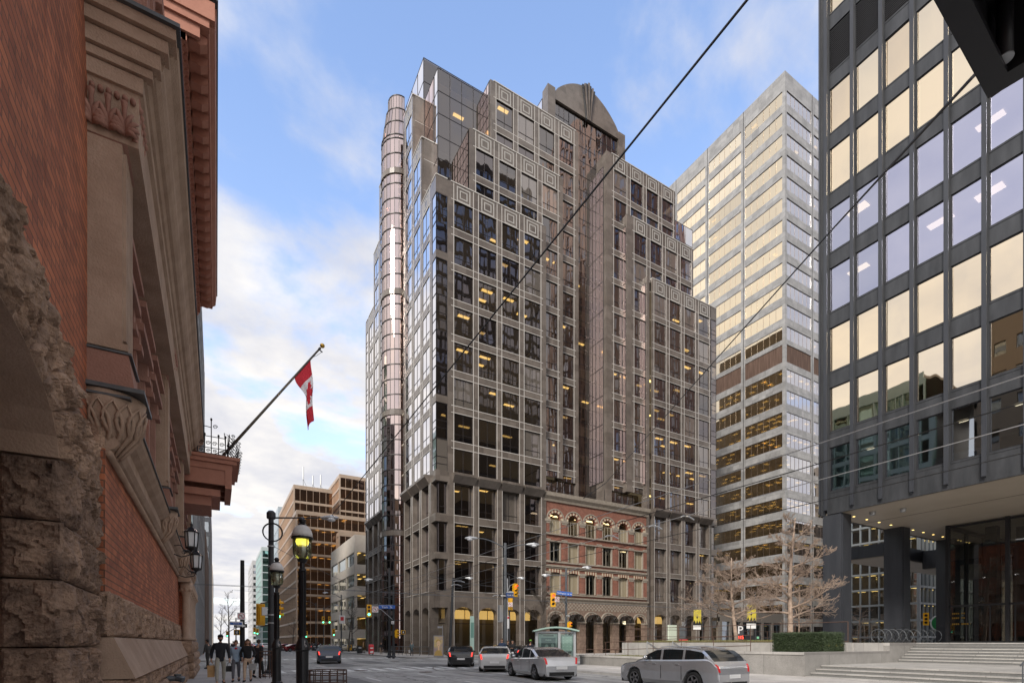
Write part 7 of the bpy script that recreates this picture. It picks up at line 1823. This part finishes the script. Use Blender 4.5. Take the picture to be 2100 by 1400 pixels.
for (cu, cz, rx, rz_, ) in ((-.62, 1.18, .13, .24), (-.22, 1.25, .11, .22)): fm.add([fs.p(cu+rx*math.cos(R(a)), -.026, cz+rz_*math.sin(R(a))) for a in range(0, 360, 24)], [tuple(range(15))])
fm.build('poster_faces', mat('poster_face', (.30, .34, .34), .5, col2=(.10, .13, .13), ns=9), SH, recalc=False)
textmesh('WHISPER', .10, 'poster_title', mat('pale_print', (.5, .55, .55), .5), fs.p(-.5, -.024, 1.70), math.atan2(-xs_, ys_)*0+(-YAW), SH)
lt = MB(); lt.fbox(fs, -.85, -.15, -.038, -.03, 1.95, 2.05); lt.build('header_lettering', M['blackp'], SH)
mp_ = MB().fbox(fs, .42, 1.08, -.039, -.032, 1.0, 1.95); mp_.build('map_panel', mat('map_panel', (.38, .44, .42), .4, col2=(.46, .52, .49), ns=3), SH)
dt = MB()
for u in (.5, .75, 1.0):
    for z in (1.08, 1.28, 1.5, 1.68, 1.86): dt.fbox(fs, u-.02, u+.02, -.031, -.028, z-.02, z+.02)
dt.build('panel_dots', M['white'], SH); MB().fbox(fs, -1.1, .2, -.9, -.5, .42, .47).build('bench', M['galv'], SH)

# ================================================================== trees
def branch_tree(mbs, base, h, seed, trunk_r, spread, style='ginkgo', levels=4, dens=1.0):
    rnd = random.Random(seed); tr, br = mbs
    base = Vector(base)
    def curve(p, d, L, r, n, droop, wob):
        pts = [p.copy()]; rr = [r]
        for i in range(n):
            d = (d+Vector((rnd.uniform(-wob, wob), rnd.uniform(-wob, wob), rnd.uniform(-wob, wob)+droop))).normalized(); p = p+d*L/n; pts.append(p.copy()); rr.append(max(.006, r*(1-(i+1)/n*.82)))
        return pts, rr
    def twigs(pts, rr, lev, L, dirn):
        if lev == 0: return
        n = {3: 11, 2: 9, 1: 5}[lev]; n = int(n*dens)
        for k in range(n):
            t_ = .18+.8*(k+rnd.random())/n; i = min(len(pts)-2, int(t_*(len(pts)-1))); p = pts[i].lerp(pts[i+1], t_*(len(pts)-1)-i)
            d0 = (pts[i+1]-pts[i]).normalized(); side = d0.cross(Vector((0, 0, 1))); side = (side if side.length > .01 else Vector((1, 0, 0))).normalized()*(1 if k % 2 else -1); side = Matrix.Rotation(rnd.uniform(-1.2, 1.2), 3, d0) @ side
            d = (d0*.85+side*rnd.uniform(.45, 1.15)+Vector((rnd.uniform(-.25, .25), rnd.uniform(-.25, .25), rnd.uniform(-.12, .35)))).normalized()
            l2 = L*rnd.uniform(.32, .60)*(1.05-t_*.5); r2 = rr[i]*.5
            q, rq = curve(p, d, l2, max(.0075, r2), 4 if lev > 1 else 3, .05 if style == 'ginkgo' else .05, .24)
            br.tube(q, rq, 4 if lev > 1 else 3, cap=False); twigs(q, rq, lev-1, l2, d)
    T_, R_ = curve(base, Vector((rnd.uniform(-.05, .05), rnd.uniform(-.05, .05), 1)), h, trunk_r, 10, .1, .05)
    tr.tube(T_, R_, 10)
    nb = int((18 if style == 'ginkgo' else 9)*1.0)
    for k in range(nb):
        t_ = (.26 if style == 'ginkgo' else .35)+.68*k/nb; i = min(len(T_)-2, int(t_*10)); p = T_[i].lerp(T_[i+1], t_*10-i)
        a = k*2.4+rnd.uniform(-.3, .3); up = (.16+.42*t_) if style == 'ginkgo' else (.7+.4*t_)
        d = Vector((math.cos(a), math.sin(a), up)).normalized(); L = spread*(1.08-t_*.85)*rnd.uniform(.8, 1.15)
        q, rq = curve(p, d, L, R_[i]*.52, 7, -.01 if style == 'ginkgo' else .03, .11)
        tr.tube(q, rq, 5, cap=False); twigs(q, rq, levels-1, L, d)
def tree(label, x, y, z, h, seed, r, spread, style, bark, levels=4, dens=1.0, grp=None):
    T2 = thing('bare_tree', label, 'tree', (x, y, z), grp); a, b = MB(), MB(); branch_tree((a, b), (x, y, z), h, seed, r, spread, style, levels, dens)
    a.build('trunk', bark, T2, smooth=True, recalc=False); b.build('twigs', bark, T2, smooth=True, recalc=False)
tree('large pale bare tree with wide tangled branches in front of the black tower column', 29.3, 18.1, 1.0, 7.9, 3, .18, 3.9, 'ginkgo', M['bark'], 4, 1.0)
tree('smaller pale bare tree with pointed top left of the large one', 31.0, 23.0, 1.6, 5.9, 8, .15, 4.0, 'ginkgo', M['bark'], 4, 1.0)
x, y = at(1107, 52.5); tree('dark bare street tree before the arches beside the brick facade', x, y, .1, 8.4, 5, .15, 3.4, 'street', M['barkdk'], 4, 1.1)
x, y = at(1395, 57); tree('dark bare street tree against the right arcade', x, y, .1, 7.6, 6, .12, 3.0, 'street', M['barkdk'], 4, .9)
for i, (px, d, h, lab) in enumerate(((715, 88, 9.5, 'bare dark tree in front of the beige block, left one'), (722, 94, 9, 'bare dark tree in front of the beige block, nearer the tower'), (470, 75, 9, 'bare tree on the left pavement far behind the walkers'), (600, 135, 8, 'small bare tree before the blue grey tower'), (560, 150, 8, 'small bare tree beyond the junction on the right'), (452, 110, 9, 'thin bare tree furthest along the left pavement'))):
    x, y = at(px, d); tree(lab, x, y, .1, h, 20+i, .15, 3.6, 'street', M['barkdk'], 3, 1.2)
tree('slim pale bare tree behind the large one beside the column', 35.5, 21.4, 1.65, 4.0, 15, .07, 1.8, 'ginkgo', M['bark'], 3, 1.2)
x, y = at(1760, 60); tree('pale bare tree seen between the black columns', x, y, .1, 6, 40, .1, 2.8, 'ginkgo', M['bark'], 3, 1)

# ================================================================== bike racks and bikes
def rack(i, x, y):
    K_ = thing('bike_rack', 'steel hoop bike rack, number %d' % i, 'bike rack', (x, y, PZ), 'hoop bike racks'); mb = MB()
    mb.tube([(x, y+.40*math.cos(R(a)), PZ+.46+.42*math.sin(R(a))) for a in range(-60, 241, 20)], .021, 8); mb.build('hoop', M['greym'], K_); return K_
names = ['leftmost', 'second', 'third', 'fourth', 'fifth', 'sixth', 'seventh', 'eighth', 'rightmost']
for i in range(9):
    px = 1800+i*14.6; x, y = at(px, 33.5+i*.25); k_ = rack(i, x, y); k_['label'] = '%s steel hoop bike rack on the plaza beyond the hedge' % names[i]
def bicycle(x, y, rz, label, col, z=PZ):
    Bk = thing('bicycle', label, 'bicycle', (x, y, z), None, rz); ORG[Bk.name] = Vector((0, 0, 0))
    for s_ in (-.52, .52):
        mb = MB(); mb.tube([(s_+.33*math.cos(R(a)), 0, .34+.33*math.sin(R(a))) for a in range(0, 361, 20)], .018, 5); 
        for a in range(0, 360, 36): mb.tube([(s_, 0, .34), (s_+.33*math.cos(R(a)), 0, .34+.33*math.sin(R(a)))], .003, 3)
        mb.build('wheel', M['blackp'], None).parent = Bk
    mb = MB()
    for a, b in (((-.52, .34), (-.1, .30)), ((-.52, .34), (-.2, .85)), ((-.1, .30), (-.22, .95)), ((-.1, .3), (.38, .80)), ((-.19, .82), (.36, .88)), ((.36, .95), (.52, .34))): mb.tube([(a[0], 0, a[1]), (b[0], 0, b[1])], .018, 6)
    mb.build('bike_frame', col, None).parent = Bk
    MB().tube([(.40, -.26, 1.02), (.36, -.1, 1.02), (.36, .1, 1.02), (.40, .26, 1.02)], .014, 5).build('handlebar', M['blackp'], None).parent = Bk
    MB().ell((-.24, 0, .97), .13, .06, .03, 8, 5).build('saddle', M['blackp'], None).parent = Bk
x, y = at(1842, 34.2); bicycle(x, y, -.4, 'black bicycle leaning among the hoop racks', M['blackm'])
x, y = at(1800, 34.6); bicycle(x, y, -.2, 'dark bicycle parked at the left end of the hoop racks', M['darkpole'])
for i, (px, c_) in enumerate(((1306, 'grassy'), (1314, 'hedge'), (1322, 'blackm'))):
    x, y = at(px, 47+i); bicycle(x, y, .9+i*.1, ('green share bicycle before the brick facade, left one', 'dark green share bicycle before the brick facade, middle one', 'black share bicycle before the brick facade, right one')[i], mat('bike_green%d' % i, ((.05, .45, .10), (.03, .25, .06), (.02, .02, .02))[i], .4), .13)

# ================================================================== banners, parking sign
def lampbanner(px, d, top, label, h=1.5):
    x, y = at(px, d); Pn = pole(x, y, top+1.0, .08, label[1], 'darkpole', grp=None)
    bx, by = at(px-(13 if px < 1500 else 8)*50/d*.9, d-.1); Bn = thing('street_banner', label[0], 'banner', (bx, by, top-h)); rz = 0
    f = Fr((bx, by, 0), (CS, -SN, 0), (-SN, -CS, 0))
    MB().fbox(f, -.34, .40, 0, .02, top-h, top).build('cloth', mat('banner_yellow', (.46, .37, .03), .6, col2=(.56, .47, .06), ns=2), Bn)
    mb = MB(); mb.prism(f, [(-.40, top-h), (.40, top-h), (.40, top-h+.12), (.25, top-h+.45), (.12, top-h+.15), (0, top-h+.5), (-.12, top-h+.12), (-.25, top-h+.5), (-.40, top-h+.15)], .022, .026); mb.prism(f, [(-.08, top-.75), (0, top-.95), (.08, top-.75), (0, top-.6)], .022, .026); mb.build('dark_pattern', M['blackp'], Bn)
    MB().fbox(f, -.38, .38, 0, .02, top-h-.45, top-h-.05).build('white_tag', M['white'], Bn); mb = MB().tube([(x, y, top), f.p(-.4, 0, top)], .015, 4); mb.tube([(x, y, top-h), f.p(-.4, 0, top-h)], .015, 4); mb.build('brackets', M['galv'], Bn)
lampbanner(1441, 51, 4.9, ('small yellow banner on the pole before the right arcade', 'thin dark pole with the left yellow banner'))
lampbanner(1549, 42, 4.75, ('larger tilted yellow banner between the two pale trees', 'thin dark pole with the right yellow banner'))
x, y = at(1518, 46); PK = thing('parking_sign', 'grey parking sign with white P and red lit numbers', 'sign', (x, y, .13)); f = Fr((x, y, 0), (CS, -SN, 0), (-SN, -CS, 0))
MB().fbox(f, -.30, .30, -.2, 0, .13, 3.2).build('panel', mat('sign_grey', (.05, .05, .055), .5), PK); textmesh('P', 1.0, 'letter', M['white'], f.p(0, .02, 2.75), -YAW, PK)
textmesh('215', .40, 'lit_numbers', M['redlit'], f.p(0, .02, 2.12), -YAW, PK)
x, y = at(1545, 46); EX = thing('parking_entry_board', 'low dark board with green lettering beside the parking sign', 'sign', (x, y, .13)); f = Fr((x, y, 0), (CS, -SN, 0), (-SN, -CS, 0)); MB().fbox(f, -.7, .7, -.15, 0, 1.6, 2.3).build('board', M['steeldk'], EX); MB().fbox(f, -.55, .55, .0, .015, 1.68, 1.88).fbox(f, .3, .5, 0, .015, 2.0, 2.2).build('green_print', mat('print_green', (.2, .5, .3), .5), EX)
x, y = at(1402, 56); RS = thing('red_shop_sign', 'red and black totem sign with white text at the right arcade', 'sign', (x, y, .13)); f = Fr((x, y, 0), (CS, -SN, 0), (-SN, -CS, 0)); MB().fbox(f, -.45, .45, -.3, 0, .2, 2.0).build('red_base', M['red'], RS); MB().fbox(f, -.45, .2, -.3, .0, 2.0, 3.4).build('grey_top', M['greym'], RS); mb = MB(); [mb.fbox(f, -.38, .1+.08*(k % 3), 0, .012, 1.6-k*.25, 1.7-k*.25) for k in range(5)]; mb.build('lettering', M['white'], RS)
x, y = at(1380, 56.5); GD = thing('lit_doorway', 'pale lit doorway panel in the right arcade', 'doorway', (x, y, .13)); f = Fr((x, y, 0), (1, 0, 0), (0, -1, 0)); MB().fbox(f, -.6, .6, -.2, 0, .2, 3.6).build('panel', mat('door_glow', (.5, .55, .45), .5, emit=(.75, .85, .65), es=.05), GD)
# green park logo sign beyond the lobby
x, y = at(1924, 70); GS = thing('green_circle_sign', 'round green and white sign with a letter beyond the columns', 'sign', (x, y, 1)); f = Fr((x, y, 0), (CS, -SN, 0), (-SN, -CS, 0))
MB().add([f.p(1.1*math.cos(R(a)), 0, 4.3+1.1*math.sin(R(a))) for a in range(0, 360, 15)], [tuple(range(24))]).build('disc', M['white'], GS, recalc=False); MB().add([f.p(.92*math.cos(R(a)), .03, 4.3+.92*math.sin(R(a))) for a in range(0, 360, 15)], [tuple(range(24))]).build('green_disc', mat('logo_green', (.02, .22, .06), .5), GS, recalc=False); textmesh('P', 1.2, 'letter', M['white'], f.p(0, .06, 4.3), -YAW, GS); MB().tube([f.p(0, -.1, .1), f.p(0, -.1, 3.3)], .08, 6).build('post', M['greym'], GS)
x, y = at(1899, 62); signal(x, y, 4.5, face_cam(x, y), 'orange yellow signal seen between the black columns', 'x', s=1.3)

# ================================================================== dark steel canopy at top right
d0 = 3.4; cxn, cyn = at(2026, d0); zc = CAMZ+(HY-203)/F_PX*d0
ang1 = math.atan2(1, 1)
CN = thing('steel_canopy', 'dark steel canopy corner with a round pipe light overhead at the top right', 'canopy', (cxn, cyn, zc))
# horizontal edge directions: towards image points (2639,HY) and (163,HY)
def hdir(px): k = (px-CX)/F_PX; v = Vector((SN+CS*k, CS-SN*k, 0)); return v.normalized()
e1 = -hdir(2639); e2 = -hdir(163)          # receding edges reversed: they come towards the camera side
e1 = Vector((e1.x, e1.y, 0)); e2 = Vector((e2.x, e2.y, 0))
C0_ = Vector((cxn, cyn, zc))
def cpt(a, b, h): v = C0_+e1*a+e2*b; return (v.x, v.y, v.z+h)
mb = MB()
A, Bb = 2.6, 3.2
def cbox(a0, a1, b0, b1, z0, z1, m=0):
    vs = [cpt(a, b, z) for z in (z0, z1) for a, b in ((a0, b0), (a1, b0), (a1, b1), (a0, b1))]; mb.add(vs, [(0, 3, 2, 1), (4, 5, 6, 7), (0, 1, 5, 4), (1, 2, 6, 5), (2, 3, 7, 6), (3, 0, 4, 7)], m)
cbox(0, A, 0, .05, 0, .5); cbox(0, .05, .05, Bb, 0, .5); cbox(.05, A, .05, Bb, .42, .5)
cbox(.05, A, .05, .12, .0, .035); cbox(.05, .12, .12, Bb, .0, .035); cbox(.55, A, .52, .54, .12, .42)
mb.build('canopy_frame', M['steeldk'], CN)
mb = MB(); q = Vector(cpt(.20, .125, .03)); mb.lathe([(.036, -.0), (.042, .0), (.042, .42), (.036, .42)], tuple(q), 20); mb.build('pipe_light', M['steeldk'], CN, smooth=True)
mb = MB(); mb.lathe([(.036, -.003), (.044, -.003), (.044, .003), (.036, .003)], tuple(q), 20); mb.build('pipe_rim', M['galv'], CN)
mb = MB(); v = C0_+e1*2.4+e2*2.6; mb.box(v.x-.1, v.x+.1, v.y-.1, v.y+.1, 0, zc+.45); mb.build('support_post', M['steeldk'], CN)

# ================================================================== overhead wires
def wire(label, pts, r=.012, m='blackp', sag=0, grp='overhead wires', n=14):
    P3 = []
    for a, b in zip(pts[:-1], pts[1:]):
        a, b = Vector(a), Vector(b)
        for i in range(n+(b == Vector(pts[-1]))): t_ = i/n; q = a.lerp(b, t_); q.z -= sag*4*t_*(1-t_); P3.append(q)
    o = MB().tube(P3, r, 5).build('overhead_wire', M[m], recalc=False); tag(o, label, 'wire', grp)
def wp(px, py, d): x, y = at(px, d); return (x, y, CAMZ+(HY-py)/F_PX*d)
wire('thick black span wire crossing the sky diagonally over the granite tower', [wp(1545, -15, 6.5), wp(672, 1067, 26.5)], .018)
wire('thin wire running from the dark canopy down across the marble tower', [wp(2012, 140, 3.6), wp(1995, 158, 3.9), wp(1700, 478, 8.5), wp(1242, 990, 27)], .013)
wire('thin wire continuing down to the streetcar switch over the junction', [wp(1242, 990, 27), wp(1196, 1022, 31)], .02)
for i, (x, z, lab) in enumerate(((10.3, 5.62, 'left'), (11.1, 5.50, 'second'), (12.6, 5.62, 'third'), (13.5, 5.35, 'right'))):
    wire('%s streetcar wire along the street, sloping up to the right over the black tower' % lab, [(x, -6, z), (x, 20, z), (x+.3, 42, z)], .011, 'galv' if i % 2 == 0 else 'blackp', .05)
for i, z in enumerate((6.0, 5.8)): wire(('upper', 'lower')[i]+' streetcar wire across the junction along the side street', [(-40, 43.6-i*1.5, z), (10, 43.6-i*1.5, z), (90, 43.6-i*1.5, z)], .014, 'greym', .15)
for i, y in enumerate((57, 72, 98, 125)): wire('span wire across the street, %s one' % ('nearest', 'second', 'third', 'farthest')[i], [(1.5, y, 6.8), (18, y, 6.8)], .012, 'greym', .25)
wire('span wire from the double arm pole to the Wellington pole', [(x1, y1, 6.6), (x2, y2, 6.8)], .014, 'greym', .2)
wire('span wire from the double arm pole to the far corner pole', [(x1, y1, 6.2), (xd, yd, 6.6)], .014, 'greym', .25)
wire('span wire from the far corner pole to the leaning pole', [(xd, yd, 6.4), (*at(925, 58), 7.5)], .014, 'greym', .2)
wire('span wire from the leaning pole to the Wellington pole', [(*at(925, 58), 7.2), (x2, y2, 7.3)], .014, 'greym', .25)
wire('low span wire from the coiled cable pole to the far corner', [(xa, ya, 6.5), (xd, yd, 6.2)], .012, 'greym', .3)
wire('low span wire sagging before the arcade', [(xd, yd, 5.4), wp(880, 1180, 50), wp(1035, 1205, 37)], .012, 'greym', .1)
for i, (px, py, d) in enumerate(((930, 1192, 45), (925, 1200, 46), (1010, 1222, 42), (1395, 1060, 26), (1330, 1080, 28), (1240, 1100, 30))):
    a = Vector(wp(px, py, d)); o = MB(); o.tube([a, a+Vector((.25, .02, .10)), a+Vector((.7, .05, .12)), a+Vector((1.1, .08, .02))], .035, 6); ob = o.build('wire_hanger', M['galv']); tag(ob, ('bent metal wire hanger over the junction, upper left', 'bent metal wire hanger over the junction, lower left', 'bent metal wire hanger left of the double arm pole', 'bent metal wire hanger nearest the marble tower', 'bent metal wire hanger before the right arcade', 'bent metal wire hanger before the brick cornice')[i], 'wire fitting', 'wire fittings')
